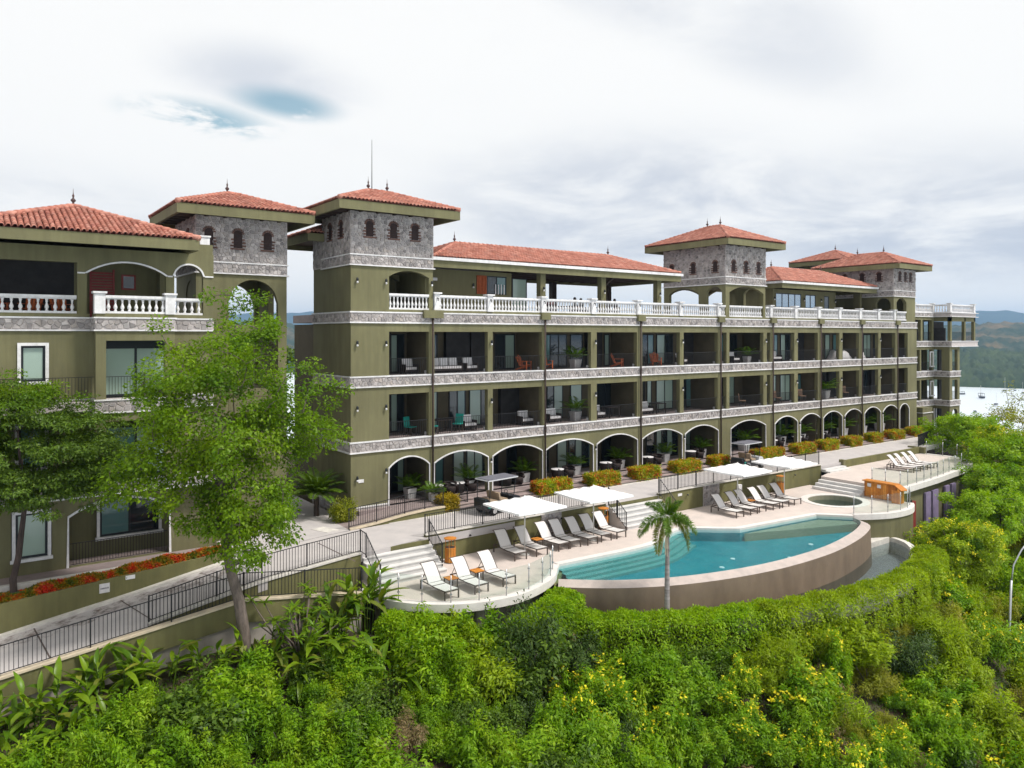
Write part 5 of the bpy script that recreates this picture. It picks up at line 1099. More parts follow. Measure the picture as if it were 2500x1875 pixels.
# ------------------------------------------------------------------ loungers
def make_lounger():
    root = empty('sun_lounger'); tag(root, 'x', 'sun lounger', 'sun loungers by the pool')
    W = .66; f = MB()
    for s in (-1, 1):
        x = s * W / 2; prev = None
        pts = [(x, 0, .36), (x, -.7, .34), (x, -1.15, .33), (x, -1.9, .36)]
        f.tube(pts, .024, 6)
    for y in (0, -.95, -1.9): f.obox((-W / 2, y, .345), (W / 2, y, .345), .04, .04)
    f.build('frame', 'lframe', root)
    for s in (-1, 1):
        for y in (-.03, -1.87):
            q = MB(); q.box(s * W / 2 - .025, s * W / 2 + .025, y - .025, y + .025, 0, .35); q.build('leg', 'lframe', root)
    q = MB(); L_ = [(-.62, .365), (-.95, .35), (-1.3, .345), (-1.88, .385)]; k = W / 2 - .01
    for (y0, z0), (y1, z1) in zip(L_[:-1], L_[1:]): q.add([(-k, y0, z0), (k, y0, z0), (k, y1, z1), (-k, y1, z1), (-k, y0, z0 - .02), (k, y0, z0 - .02), (k, y1, z1 - .02), (-k, y1, z1 - .02)], [(0, 3, 2, 1), (4, 5, 6, 7), (0, 4, 7, 3), (1, 2, 6, 5)])
    q.build('seat_sling', 'sling', root)
    q = MB(); Bk = [(-.60, .38), (-.42, .62), (-.22, .86), (-.06, 1.01), (.06, 1.04)]
    for (y0, z0), (y1, z1) in zip(Bk[:-1], Bk[1:]): q.add([(-k, y0, z0), (k, y0, z0), (k, y1, z1), (-k, y1, z1), (-k, y0 + .02, z0 - .02), (k, y0 + .02, z0 - .02), (k, y1 + .02, z1 - .02), (-k, y1 + .02, z1 - .02)], [(0, 1, 2, 3), (7, 6, 5, 4), (0, 3, 7, 4), (1, 5, 6, 2)])
    b = q.build('backrest', 'sling', root)
    q = MB()
    for s in (-1, 1): q.tube([(s * W / 2, y, z) for y, z in Bk], .02, 6)
    q.obox((-W / 2, .06, 1.04), (W / 2, .06, 1.04), .03, .03); q.build('backrest_frame', 'lframe', b)
    q = MB()
    for s in (-1, 1): q.tube([(s * (W / 2 - .04), -.30, .74), (s * (W / 2 - .04), -.05, .38)], .014, 5)
    q.build('support_strut', 'lframe', root)
    return root
pl = make_lounger(); first = [True]
ords = ['first', 'second', 'third', 'fourth', 'fifth', 'sixth', 'seventh']
def put_lounger(x, y, z, lab, rz=0):
    o = pl if first[0] else copy_tree(pl); first[0] = False
    o.location = (x + .33, y, z); o.rotation_euler = (0, 0, rz); o['label'] = lab
for i, (x, y, rz) in enumerate([(-.78, -8.75, .03), (.62, -8.85, .02), (2.05, -8.75, .05)]): put_lounger(x, y, DZ + .002, f'pale mesh sun lounger on the near deck behind glass, {ords[i]} from left', rz)
for i, x in enumerate((4.75, 5.95, 7.3, 8.2, 9.2, 10.25, 11.2)): put_lounger(x, -6.15 + random.uniform(-.06, .06), DZ + .002, f'pale mesh sun lounger before the near retaining wall, {ords[i]} of seven from left', random.uniform(-.04, .04))
for i, x in enumerate((20.0, 21.25, 22.2, 23.45, 24.45, 25.75)): put_lounger(x, -7.0 + random.uniform(-.06, .06), DZ + .002, f'pale mesh sun lounger before the far retaining wall, {ords[i]} of six from left', random.uniform(-.04, .04))
for i, x in enumerate((38.6, 39.55, 40.6, 41.6)): put_lounger(x, -7.9, UZ + .002, f'white sun lounger on the upper deck, {ords[i]} of four from left', .12)

# ------------------------------------------------------------------ parasols
def make_parasol():
    root = empty('parasol'); tag(root, 'x', 'parasol', 'white square parasols over the loungers'); h = 2.42; s = 1.45
    q = MB(); n = 8; grid = {}
    for i in range(n + 1):
        for j in range(n + 1):
            a, b = -1 + 2 * i / n, -1 + 2 * j / n; m_ = max(abs(a), abs(b)); dgl = min(abs(a), abs(b)) / m_ if m_ else 1
            z = h + .42 * (1 - m_) - .05 * (1 - dgl) * m_ * (1 - m_) * 4 + .035 * (dgl - 1) * m_; grid[i, j] = len(q.v); q.v.append((a * s, b * s, z))
    for i in range(n):
        for j in range(n): q.f.append((grid[i, j], grid[i + 1, j], grid[i + 1, j + 1], grid[i, j + 1]))
    c = q.build('canopy', 'canvas', root)
    q = MB()
    rim = [(a, -1) for a in np.linspace(-1, 1, 9)] + [(1, a) for a in np.linspace(-1, 1, 9)][1:] + [(a, 1) for a in np.linspace(1, -1, 9)][1:] + [(-1, a) for a in np.linspace(1, -1, 9)][1:]
    up = [(a * s, b * s, h + .035 * (min(abs(a), abs(b)) - 1)) for a, b in rim]; q.strip([(p[0], p[1], p[2] - .09) for p in up], up); q.build('valance', 'canvas', c)
    q = MB(); q.tube([(0, 0, .02), (0, 0, h + .41)], .032, 10); q.build('pole', 'alu', root, True)
    for a in range(4):
        q = MB(); ex, ey = (1, 1, -1, -1)[a], (1, -1, -1, 1)[a]; q.tube([(0, 0, h + .36), (ex * s * .97, ey * s * .97, h - .03)], .014, 5); q.build('rib', 'alu', root)
        q = MB(); q.tube([(0, 0, h - .15), (ex * s * .45, ey * s * .45, h + .17)], .011, 5); q.build('strut', 'alu', root)
    q = MB(); q.lathe([(.26, 0), (.26, .05), (.06, .08), (.05, .25)], (0, 0, 0), 14); q.build('base', 'alu', root)
    q = MB(); q.lathe([(.04, h + .42), (.03, h + .45), (.0, h + .46)], (0, 0, 0), 8); q.build('top_cap', 'alu', root); return root
pp = make_parasol()
for i, (x, y, lab, rz) in enumerate([(5.72, -7.4, 'white square parasol standing between the first and second of the seven loungers', .02), (10.15, -7.45, 'white square parasol over the last of the seven loungers', -.03), (21.95, -7.45, 'white square parasol over the middle of the six far loungers', .03), (26.65, -7.5, 'farthest white square parasol, beside the orange bin and the whirlpool', -.02)]):
    o = pp if i == 0 else copy_tree(pp); o.location = (x, y, DZ); o.rotation_euler = (0, 0, rz); o['label'] = lab

# ------------------------------------------------------------------ side tables, bins, bar
def side_table(x, y, lab, z=DZ):
    root = empty('side_table', (x, y, z)); tag(root, lab, 'table', 'small wooden side tables')
    for i in range(5):
        q = MB(); q.box(x - .24, x + .24, y - .24 + i * .098, y - .155 + i * .098, z + .40, z + .43); q.build('slat', 'orangeplank', root)
    for a in (-1, 1):
        for b in (-1, 1): q = MB(); q.box(x + a * .2 - .02, x + a * .2 + .02, y + b * .2 - .02, y + b * .2 + .02, z, z + .4); q.build('leg', 'lframe', root)
    q = MB(); q.box(x - .22, x + .22, y - .22, y + .22, z + .37, z + .399); q.build('frame', 'lframe', root)
side_table(.32, -9.4, 'small orange slatted table between the first two near loungers'); side_table(1.75, -9.2, 'small orange slatted table between the last two near loungers'); side_table(6.98, -6.75, 'small orange slatted table right of the first parasol pole'); side_table(23.1, -7.5, 'small wooden table among the six far loungers')
def bin_(x, y, lab):
    root = empty('litter_bin', (x, y, DZ)); tag(root, lab, 'litter bin', 'orange slatted bins by the retaining wall')
    for i in range(14):
        a = 2 * math.pi * i / 14; c, s = math.cos(a), math.sin(a); q = MB(); q.obox((x + .25 * c, y + .25 * s, DZ + .04), (x + .25 * c, y + .25 * s, DZ + .72), .095, .02, (c, s, 0)); q.build('slat', 'orangeplank', root)
    q = MB(); q.lathe([(.235, .05), (.235, .7)], (x, y, DZ), 14); q.build('liner', 'frame', root)
    for a in (45, 135, 225, 315): q = MB(); c, s = math.cos(R(a)), math.sin(R(a)); q.tube([(x + .22 * c, y + .22 * s, DZ), (x + .22 * c, y + .22 * s, DZ + 1.12)], .018, 6); q.build('post', 'orange', root)
    q = MB(); q.lathe([(.29, 1.10), (.30, 1.14), (.05, 1.20), (.0, 1.21)], (x, y, DZ), 14); q.build('lid', 'orange', root)
bin_(2.15, -6.35, 'orange slatted bin at the foot of the near stairs'); bin_(12.15, -6.05, 'orange slatted bin behind the second parasol pole'); bin_(28.3, -6.1, 'orange slatted bin beside the farthest parasol')
o = empty('service_box', (26.6, YR - .15, DZ)); tag(o, 'slim white cabinet on the wall behind the far loungers', 'cabinet'); q = MB(); q.box(24.2, 24.55, YR - .16, YR - .002, DZ + .05, DZ + .95); q.build('cabinet_body', 'white', o); q = MB(); q.box(24.22, 24.53, YR - .175, YR - .161, DZ + .1, DZ + .9); q.build('cabinet_door', 'white', o)
q = MB(); q.box(18.6, 18.95, YR - .03, YR - .002, -.25, -.1); q2 = empty('wall_plate', (18.6, YR, -.2)); tag(q2, 'small white plate on the far retaining wall near the stairs', 'sign'); q.build('plate', 'white', q2)
bar = empty('bar_counter', (32, -11, DZ)); tag(bar, 'orange wooden bar counter with two white notices by the upper deck', 'bar counter')
for i in range(18):
    y = -12.1 + i * .115; q = MB(); q.box(31.75 - .08 * math.sin(i / 17 * math.pi), 31.80 - .08 * math.sin(i / 17 * math.pi), y, y + .102, DZ + .02, DZ + 1.05); q.build('plank', 'orangeplank', bar)
for i in range(5):
    q = MB(); q.box(31.30 + i * .108, 31.405 + i * .108, -12.6, -12.55, DZ + .0, DZ + .8); q.build('plank', 'orangeplank', bar)
    q = MB(); q.box(31.25, 31.29, -12.6 + i * .1, -12.508 + i * .1, DZ, DZ + .8); q.build('plank', 'orangeplank', bar)
q = MB(); q.box(31.84, 32.2, -12.1, -10.03, DZ, DZ + 1.0); q.build('counter_body', 'orange', bar); q = MB(); q.box(31.55, 32.25, -12.12, -9.98, DZ + 1.055, DZ + 1.11); q.build('counter_top', 'orange', bar)
q = MB(); q.obox((31.9, -12.12, DZ + 1.07), (31.6, -12.75, DZ + .82), .5, .05); q.build('sloping_flap', 'orange', bar)
for y in (-10.55, -11.2): q = MB(); q.box(31.63, 31.66, y, y + .24, DZ + .72, DZ + .94); q.build('notice', 'white', bar)

# ------------------------------------------------------------------ golf carts
M['cartgrey'] = pmat('cart_roof_vinyl', (.17, .17, .20), (.12, .12, .15), 6, .5)
def cart(x, y, rz, body, lab):
    root = empty('golf_cart', (0, 0, 0)); tag(root, lab, 'golf cart', 'golf carts on the road')
    def B(n, m_, *a):
        q = MB()
        for s in a: q.box(*s)
        return q.build(n, m_, root)
    B('chassis', 'cartdark', (-1.1, 1.1, -.52, .52, .22, .36))
    B('rear_body', 'cartdark', (-1.2, -.25, -.54, .54, .36, .66))
    q = MB(); pr = [(.62, .36), (1.22, .36), (1.30, .52), (1.12, .78), (.78, .86), (.66, .80)]
    q.add([(p[0], -.52, p[1]) for p in pr] + [(p[0], .52, p[1]) for p in pr], [tuple(range(6)), tuple(range(6, 12))[::-1]] + [(i, 6 + i, 6 + (i + 1) % 6, (i + 1) % 6) for i in range(6)]); q.build('front_cowl', body, root)
    for sx in (-.75, .88):
        for sy in (-1, 1):
            t = MB(); k = 14; y0 = sy * .53; vs = []
            for r_, w_ in ((.0, .09), (.13, .10), (.13, .07), (.21, .10), (.225, .06), (.225, -.06), (.21, -.10), (.0, -.10)):
                for j in range(k): a = 2 * math.pi * j / k; vs.append((sx + r_ * math.cos(a), y0 + w_ * sy, .225 + r_ * math.sin(a)))
            t.add(vs, [(i * k + j, i * k + (j + 1) % k, (i + 1) * k + (j + 1) % k, (i + 1) * k + j) for i in range(7) for j in range(k)]); wh = t.build('wheel', 'rubber', root, True)
            q = MB(); q.tube([(sx, y0 + .101 * sy, .225), (sx, y0 + .115 * sy, .225)], .12, 12); q.build('hub', 'pot', wh)
            q = MB(); q.tube([(sx - .29, y0, .28), (sx - .22, y0, .46), (sx, y0, .52), (sx + .22, y0, .46), (sx + .29, y0, .28)], .05, 6); q.build('fender', body, root, True)
    B('seat', 'vinyl', (-.20, .28, -.5, .5, .64, .76)); q = MB(); q.obox((-.24, 0, .74), (-.33, 0, 1.12), 1.0, .10, (1, 0, 0)); q.build('seat_back', 'vinyl', root)
    B('rear_seat', 'vinyl', (-.95, -.45, -.5, .5, .66, .76)); B('rear_basket', 'frame', (-1.28, -1.0, -.45, .45, .66, .86))
    q = MB(); q.box(-1.12, 1.0, -.56, .56, 1.80, 1.85); cp = q.build('canopy', 'cartwhite', root); q = MB(); q.box(-1.06, .94, -.51, .51, 1.85, 1.89); q.build('canopy_top', 'cartgrey', cp)
    for sy in (-1, 1):
        q = MB(); q.tube([(-1.0, sy * .5, .6), (-.98, sy * .52, 1.8)], .022, 6); q.build('roof_post', 'frame', root); q = MB(); q.tube([(.72, sy * .5, .82), (.86, sy * .52, 1.8)], .022, 6); q.build('roof_post', 'frame', root)
        q = MB(); q.lathe([(.07, 0), (.05, .03)], (1.22, sy * .36, .58), 10); q.build('headlight', 'white', root)
    q = MB(); q.obox((.74, 0, 1.1), (.84, 0, 1.72), .98, .012, (1, 0, 0)); q.build('windscreen', 'clear', root)
    q = MB(); q.tube([(.62, -.22, .80), (.42, -.22, 1.02)], .018, 6); q.tube([(.42 + .03 * math.cos(a), -.22 + .17 * math.cos(a), 1.02 + .15 * math.sin(a)) for a in np.linspace(0, 2 * math.pi, 13)], .016, 5, False); q.build('steering_wheel', 'frame', root)
    B('bag', 'teal', (-1.15, -1.0, -.60, -.5, .42, .62))
    root.location = (x, y, .004); root.rotation_euler = (0, 0, rz)
cart(6.95, -3.35, .12, 'cartdark', 'dark golf cart parked before the second arch'); cart(28.8, -3.05, .05, 'cartwhite', 'pale golf cart parked farther along the road')

# ------------------------------------------------------------------ foliage makers
def quads_mesh(name, co, mat):
    """co: (n,4,3) array of separate leaf quads"""
    n = len(co); me = bpy.data.meshes.new(name); me.vertices.add(n * 4); me.vertices.foreach_set('co', np.ascontiguousarray(co, dtype=np.float32).ravel())
    me.loops.add(n * 4); me.loops.foreach_set('vertex_index', np.arange(n * 4, dtype=np.int32)); me.polygons.add(n)
    me.polygons.foreach_set('loop_start', np.arange(0, n * 4, 4, dtype=np.int32))
    me.update(calc_edges=True); me.materials.append(M[mat]); return me
def unit(a): return a / (np.linalg.norm(a, axis=1, keepdims=True) + 1e-9)
def leaves(p, d, ln, wd, rs, droop=.25, face=.6):
    """leaf quads at points p; a share 'face' of them lies flat to the outside, the rest points along d"""
    n = len(p); d = unit(d); fl = rs.uniform(0, 1, (n, 1)) < face
    nrm = unit(d + np.array([[0, 0, .55]]) + rs.normal(0, .38, (n, 3))); ax = unit(np.cross(nrm, rs.normal(0, 1, (n, 3)))); od = unit(d + rs.normal(0, .45, (n, 3)))
    d = np.where(fl, ax, od); s = np.where(fl, np.cross(nrm, ax), unit(np.cross(od, rs.normal(0, 1, (n, 3))))); nn = np.cross(d, s)
    L_ = (ln * rs.uniform(.65, 1.3, (n, 1))); W_ = wd * rs.uniform(.7, 1.25, (n, 1)); dr = np.array([[0, 0, -1.0]]) * L_ * droop
    return np.stack([p, p + d * L_ * .45 + s * W_ * .5 + nn * W_ * .12, p + d * L_ + dr, p + d * L_ * .45 - s * W_ * .5 + nn * W_ * .12], 1)
def sphere_dirs(n, rs): return unit(rs.normal(0, 1, (n, 3)))
def bush_points(n, rx, rz, lumps, rs, up=.15, tuft=.36):
    c = sphere_dirs(lumps, rs); c[:, 2] = np.abs(c[:, 2]) * .95 - .05; lob = 1 + .30 * np.sin(np.arctan2(c[:, 1], c[:, 0]) * 3 + rs.uniform(0, 6)) + rs.normal(0, .16, lumps); c *= (rs.uniform(.35, .85, lumps) * lob)[:, None]; c = c * np.array([rx, rx, rz]); c[:, 2] += rz * .25
    r = tuft * rx * rs.uniform(.45, 1.35, lumps); el = rs.uniform(.8, 2.1, lumps); idx = rs.choice(lumps, n, p=r ** 1.6 / (r ** 1.6).sum()); dd = sphere_dirs(n, rs); dd[:, 2] = dd[:, 2] * .8 + .15; dd = unit(dd)
    off = dd * (r[idx] * rs.uniform(.35, 1.1, n))[:, None]; off[:, 2] *= el[idx]; lean = unit(c + np.array([0, 0, .4])); p = c[idx] + off + lean[idx] * (off[:, 2:3] * .5)
    d = unit(dd + unit(p + 1e-6) * .5 + np.array([0, 0, up])); return p, d
def bush_mesh(name, mat, n, rx, rz, lumps, ln, wd, seed, up=.2, tuft=.36, droop=.2):
    rs = np.random.RandomState(seed); p, d = bush_points(n, rx, rz, lumps, rs, up, tuft); k = p[:, 2] > -.15 * rz; return quads_mesh(name, leaves(p[k], d[k], ln, wd, rs, droop), mat)
def flower_mesh(name, mat, n, rx, rz, lumps, size, seed, tuft=.36):
    rs = np.random.RandomState(seed); p, d = bush_points(n * 6, rx, rz, lumps, rs, .2, tuft); r = np.linalg.norm(p / np.array([rx, rx, rz]), axis=1) + p[:, 2] / rz * .4; k = np.argsort(-r)[:n]
    p = p[k] + d[k] * .05; cl = np.repeat(p, 5, 0) + rs.normal(0, size * .6, (len(p) * 5, 3)); return quads_mesh(name, leaves(cl, np.repeat(d[k], 5, 0), size, size * .9, rs, 0), mat)
def stem_mesh(seed, h=.9, n=6):
    rs = random.Random(seed); b = MB()
    for i in range(n):
        a = rs.uniform(0, 6.28); r_ = rs.uniform(.2, .6); b.tube([(0, 0, -.6), (r_ * .4 * math.cos(a), r_ * .4 * math.sin(a), h * .4), (r_ * math.cos(a), r_ * math.sin(a), h)], [.035, .022, .008], 5)
    me = bpy.data.meshes.new('stems'); me.from_pydata(b.v, [], b.f); me.materials.append(M['bark']); return me
STEM = [stem_mesh(1), stem_mesh(2)]
def box_leaves(name, mat, w_, d_, h_, n, ln, wd, seed, rnd_=.06):
    rs = np.random.RandomState(seed); A = np.array([w_ * d_ * 1.2, w_ * h_, w_ * h_, d_ * h_, d_ * h_]); f = rs.choice(5, n, p=A / A.sum()); u_, v_ = rs.uniform(-.5, .5, n), rs.uniform(-.5, .5, n)
    p = np.zeros((n, 3)); nr = np.zeros((n, 3))
    for k, (ax, sg) in enumerate(((2, 1), (1, -1), (1, 1), (0, -1), (0, 1))):
        m_ = f == k
        if ax == 2: p[m_] = np.stack([u_[m_] * w_, v_[m_] * d_, np.full(m_.sum(), h_)], 1)
        elif ax == 1: p[m_] = np.stack([u_[m_] * w_, np.full(m_.sum(), sg * d_ / 2), (v_[m_] + .5) * h_], 1)
        else: p[m_] = np.stack([np.full(m_.sum(), sg * w_ / 2), u_[m_] * d_, (v_[m_] + .5) * h_], 1)
        nr[m_, ax] = sg
    p += rs.normal(0, rnd_, (n, 3)) - nr * .04; return quads_mesh(name, leaves(p, nr + np.array([0, 0, .5]), ln, wd, rs, .15), mat)
def path_hedge(name, path, w_, h0, h1, n, mat, ln, wd, seed, label, ground=None):
    """clipped hedge following plan points; h0 bottom, h1 top z"""
    rs = np.random.RandomState(seed); P = np.array(path, float); seg = np.linalg.norm(np.diff(P, axis=0), axis=1); cum = np.concatenate([[0], np.cumsum(seg)]); t = rs.uniform(0, cum[-1], n)
    x = np.interp(t, cum, P[:, 0]); y = np.interp(t, cum, P[:, 1]); e = .1; tx = np.interp(np.minimum(t + e, cum[-1]), cum, P[:, 0]) - np.interp(np.maximum(t - e, 0), cum, P[:, 0]); ty = np.interp(np.minimum(t + e, cum[-1]), cum, P[:, 1]) - np.interp(np.maximum(t - e, 0), cum, P[:, 1]); l_ = np.hypot(tx, ty); nx_, ny_ = ty / l_, -tx / l_
    a = rs.uniform(-1.35, 1.35, n); ca, sa = np.cos(a), np.sin(a); k = 1.0 / np.maximum(np.abs(ca) ** .75, np.abs(sa) ** .75); k = np.minimum(k, 1.25); end = np.minimum(1, np.minimum(t, cum[-1] - t) / .5) ** .5
    wob = 1 + .10 * np.sin(t * 2.1) + .07 * np.sin(t * 5.3 + 1); H = np.interp(t, [0, cum[-1]], [h1[0], h1[1]]) if isinstance(h1, tuple) else h1
    off = sa * k * w_ / 2 * wob * (.6 + .4 * end); zz = h0 + (H - h0) * (.12 + .88 * np.clip(ca * k, 0, 1.05)) * (.75 + .25 * end) * (1 + .03 * np.sin(t * 3.7))
    p = np.stack([x + nx_ * off, y + ny_ * off, zz], 1) + rs.normal(0, .05, (n, 3)); d = np.stack([nx_ * sa, ny_ * sa, ca + .3], 1)
    me = quads_mesh(name, leaves(p, d, ln, wd, rs, .15), mat); o = bpy.data.objects.new(name, me); COL.objects.link(o); tag(o, label, 'hedge', 'clipped hedges'); b = MB(); step = max(2, len(P) // 8)
    q = P[::step]; b.tube([(a_[0], a_[1], h0 + .1) for a_ in q], .1, 5); b.build('stem_row', 'bark', o); return o

# ------------------------------------------------------------------ clipped bushes along the road
HB = [(4.4, 5.3, 'lf_yellow'), (10.9, 13.3, 'lf_croton'), (15.0, 17.3, 'lf_croton'), (18.9, 20.95, 'lf_croton'), (22.7, 25.0, 'lf_croton'), (26.7, 28.1, 'lf_croton'), (31.6, 34.7, 'lf_croton'), (36.6, 38.9, 'lf_croton'), (40.2, 42.2, 'lf_croton'), (44.0, 45.8, 'lf_croton'), (47.7, 49.2, 'lf_croton'), (51.0, 53.0, 'lf_croton'), (54.9, 56.4, 'lf_croton'), (57.5, 58.6, 'lf_hedge')]
on = ['first', 'second', 'third', 'fourth', 'fifth', 'sixth', 'seventh', 'eighth', 'ninth', 'tenth', 'eleventh', 'twelfth', 'thirteenth']
for i, (a, b, mt) in enumerate(HB):
    w_ = b - a; h_ = .72; yc = -1.62; root = empty('clipped_bush', ((a + b) / 2, yc, 0)); tag(root, 'yellow clipped bush beside the ramp wall' if i == 0 else ('small green bush at the far end of the clipped row' if i == 13 else f'red and yellow clipped bush along the road, {on[i - 1]} from the dark golf cart'), 'bush', 'clipped croton bushes along the road')
    me = box_leaves('foliage', mt, w_, .85, h_, int(2600 * (w_ + .9)), .13, .055, 100 + i); o = bpy.data.objects.new('foliage', me); COL.objects.link(o); o.parent = root; o.location = (0, 0, .05)
    if mt == 'lf_croton':
        me = box_leaves('green_foliage', 'lf_hedge', w_ * .98, .86, h_ * 1.0, int(1500 * (w_ + .9)), .12, .05, 200 + i); o = bpy.data.objects.new('green_foliage', me); COL.objects.link(o); o.parent = root; o.location = (0, 0, .05)
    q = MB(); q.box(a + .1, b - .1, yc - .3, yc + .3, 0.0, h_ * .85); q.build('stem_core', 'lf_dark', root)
# red flower bed on the left
rs = np.random.RandomState(9); n = 26000; xx = rs.uniform(-18.5, -7.1, n); clump = .5 + .5 * np.sin(xx * 3.1) * np.sin(xx * 1.3 + 1); zb_ = np.interp(xx, [p[0] for p in BW], [p[1] for p in BW]); a = rs.uniform(-1.5, 1.5, n)
p = np.stack([xx, -3.08 + np.sin(a) * .30 * rs.uniform(.7, 1.1, n), zb_ - .1 + np.cos(a) * (.22 + .18 * clump) * rs.uniform(.75, 1.1, n)], 1)
o = bpy.data.objects.new('flower_bed', quads_mesh('flower_bed', leaves(p, np.stack([rs.normal(0, .3, n), np.sin(a), np.cos(a) + .3], 1), .11, .06, rs, .1), 'lf_red')); COL.objects.link(o); tag(o, 'long bed of red and orange flowers on top of the low wall', 'flower bed', kind='stuff')
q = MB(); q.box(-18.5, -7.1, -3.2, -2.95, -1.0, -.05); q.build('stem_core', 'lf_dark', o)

# ------------------------------------------------------------------ pots and palms
def frond_mesh(name, mat, length, leaflets, ll, lw, droop, seed, vee=.5, plume=False):
    rs = np.random.RandomState(seed); q = []; b = MB(); pts = []
    for i in range(13):
        t = i / 12; pts.append(Vector((length * (t - .10 * droop * t * t), 0, length * (.42 * t - droop * .62 * t * t))))
    for i in range(leaflets):
        t = .12 + .88 * (i + .5) / leaflets; k = t * 12; j = min(int(k), 11); p = pts[j].lerp(pts[j + 1], k - j); tg = (pts[j + 1] - pts[j]).normalized()
        L_ = ll * math.sin(math.pi * (.12 + .83 * t)) ** .6
        for s in ((-1, 1) if not plume else (-1, 1, -1, 1)):
            up = rs.uniform(-1, 1) if plume else vee; d = (tg * .55 + Vector((0, s * (.85 if not plume else rs.uniform(.3, .9)), up * (.45 if not plume else 1)))).normalized(); w_ = tg * lw * .5; e = p + d * L_ + Vector((0, 0, -L_ * rs.uniform(.15, .4))); mid = p + d * L_ * .5
            q.append([tuple(p), tuple(mid + w_), tuple(e), tuple(mid - w_)])
    me = quads_mesh(name, np.array(q), mat); return me, pts
FR_POT, _p = frond_mesh('frond', 'lf_palm', 1.0, 20, .34, .035, .7, 3)
FR_SAGO, _p = frond_mesh('frond', 'lf_mid', 1.9, 60, .42, .045, .75, 4, .6)
def potted_palm(x, y, z, lab, s=1.0, yellow=False, pot=True, n=13):
    root = empty('potted_palm', (x, y, z)); tag(root, lab, 'potted plant', 'palms in planters'); q = MB(); t = .25 * s
    q.add([(x - t * .8, y - t * .8, z), (x + t * .8, y - t * .8, z), (x + t * .8, y + t * .8, z), (x - t * .8, y + t * .8, z), (x - t, y - t, z + .5 * s), (x + t, y - t, z + .5 * s), (x + t, y + t, z + .5 * s), (x - t, y + t, z + .5 * s)], [(0, 1, 5, 4), (1, 2, 6, 5), (2, 3, 7, 6), (3, 0, 4, 7), (3, 2, 1, 0)]); q.build('planter', 'pot', root)
    q = MB(); q.box(x - t * .95, x + t * .95, y - t * .95, y + t * .95, z + .4 * s, z + .45 * s); q.build('soil', 'soil', root)
    for i in range(n):
        a = i * 2.4 + random.uniform(-.3, .3); el = .25 + .75 * (i / n); m_ = Matrix.Translation((x + .05 * math.cos(a), y + .05 * math.sin(a), z + .45 * s)) @ Matrix.Rotation(a, 4, 'Z') @ Matrix.Rotation(-el, 4, 'Y') @ Matrix.Scale(s * random.uniform(.85, 1.15), 4); inst(FR_POT, 'frond', root, m_)
for i, (x, lab) in enumerate([(4.0, 'under the first arch'), (7.9, 'under the second arch'), (12.0, 'under the third arch'), (16.2, 'under the fourth arch'), (20.2, 'under the fifth arch'), (24.7, 'under the sixth arch'), (28.7, 'under the seventh arch'), (33.8, 'under the eighth arch behind the pale cart'), (38.6, 'under the ninth arch'), (41.4, 'under the tenth arch'), (44.7, 'under the eleventh arch'), (48.0, 'under the twelfth arch'), (51.2, 'under the thirteenth arch'), (54.4, 'under the fourteenth arch')]):
    potted_palm(x, 1.0, .345, f'potted palm in a grey planter {lab}', 1.15 if i < 7 else 1.45)
potted_palm(4.55, -.6, .4, 'round bright potted shrub in a white planter beside the first arch', .8, n=22)
potted_palm(16.3, 1.1, B2[1], 'potted palm on the upper balcony, fourth opening', 1.2); potted_palm(16.3, 1.1, B1[1], 'potted palm on the lower balcony, fourth opening', 1.2); potted_palm(45.0, .95, B1[1], 'wide potted palm on the lower balcony, thirteenth opening', 1.5, n=20); potted_palm(34.2, 1.0, B2[1], 'potted palm on the upper balcony below the second tower', 1.0)

# ------------------------------------------------------------------ balcony and terrace furniture
def adirondack(x, y, z, rz, lab):
    root = empty('adirondack_chair'); tag(root, lab, 'chair', 'orange wooden armchairs on the balconies')
    for i in range(5):
        q = MB(); xx = -.24 + i * .12; q.obox((xx, .22, .30), (xx * 1.15, .48, .98 - abs(i - 2) * .06), .10, .02, (0, 1, 0)); q.build('back_slat', 'adiron', root)
    for i in range(4):
        q = MB(); q.obox((-.28, -.25 + i * .14, .37 - i * .03), (.28, -.25 + i * .14, .37 - i * .03), .12, .02); q.build('seat_slat', 'adiron', root)
    for s in (-1, 1):
        q = MB(); q.box(s * .33 - .06, s * .33 + .06, -.32, .35, .56, .585); q.build('armrest', 'adiron', root)
        q = MB(); q.box(s * .31 - .03, s * .31 + .03, -.30, -.24, 0, .56); q.build('leg', 'adiron', root); q = MB(); q.obox((s * .29, -.28, .32), (s * .29, .5, .05), .03, .10); q.build('leg', 'adiron', root)
    root.location = (x, y, z); root.rotation_euler = (0, 0, rz)
Z3, Z2 = B2[1] - .018, B1[1] - .018
adirondack(12.1, 1.05, Z3, .45, 'orange wooden armchair left of the second drain pipe, upper balcony'); adirondack(13.75, 1.0, Z3, -.1, 'orange wooden armchair right of the second drain pipe, upper balcony'); adirondack(20.1, 1.0, Z3, .6, 'orange wooden armchair left of the third drain pipe, upper balcony'); adirondack(23.9, 1.1, Z3, -.5, 'orange wooden armchair in the sixth opening, upper balcony')
for i_, (x_, r_) in enumerate(((-15.2, .3), (-14.0, -.4), (-12.9, .2))): adirondack(x_, .75, 10.225, r_, f'red-orange armchair behind the villa balustrade, {["leftmost", "middle", "right"][i_]} of three')
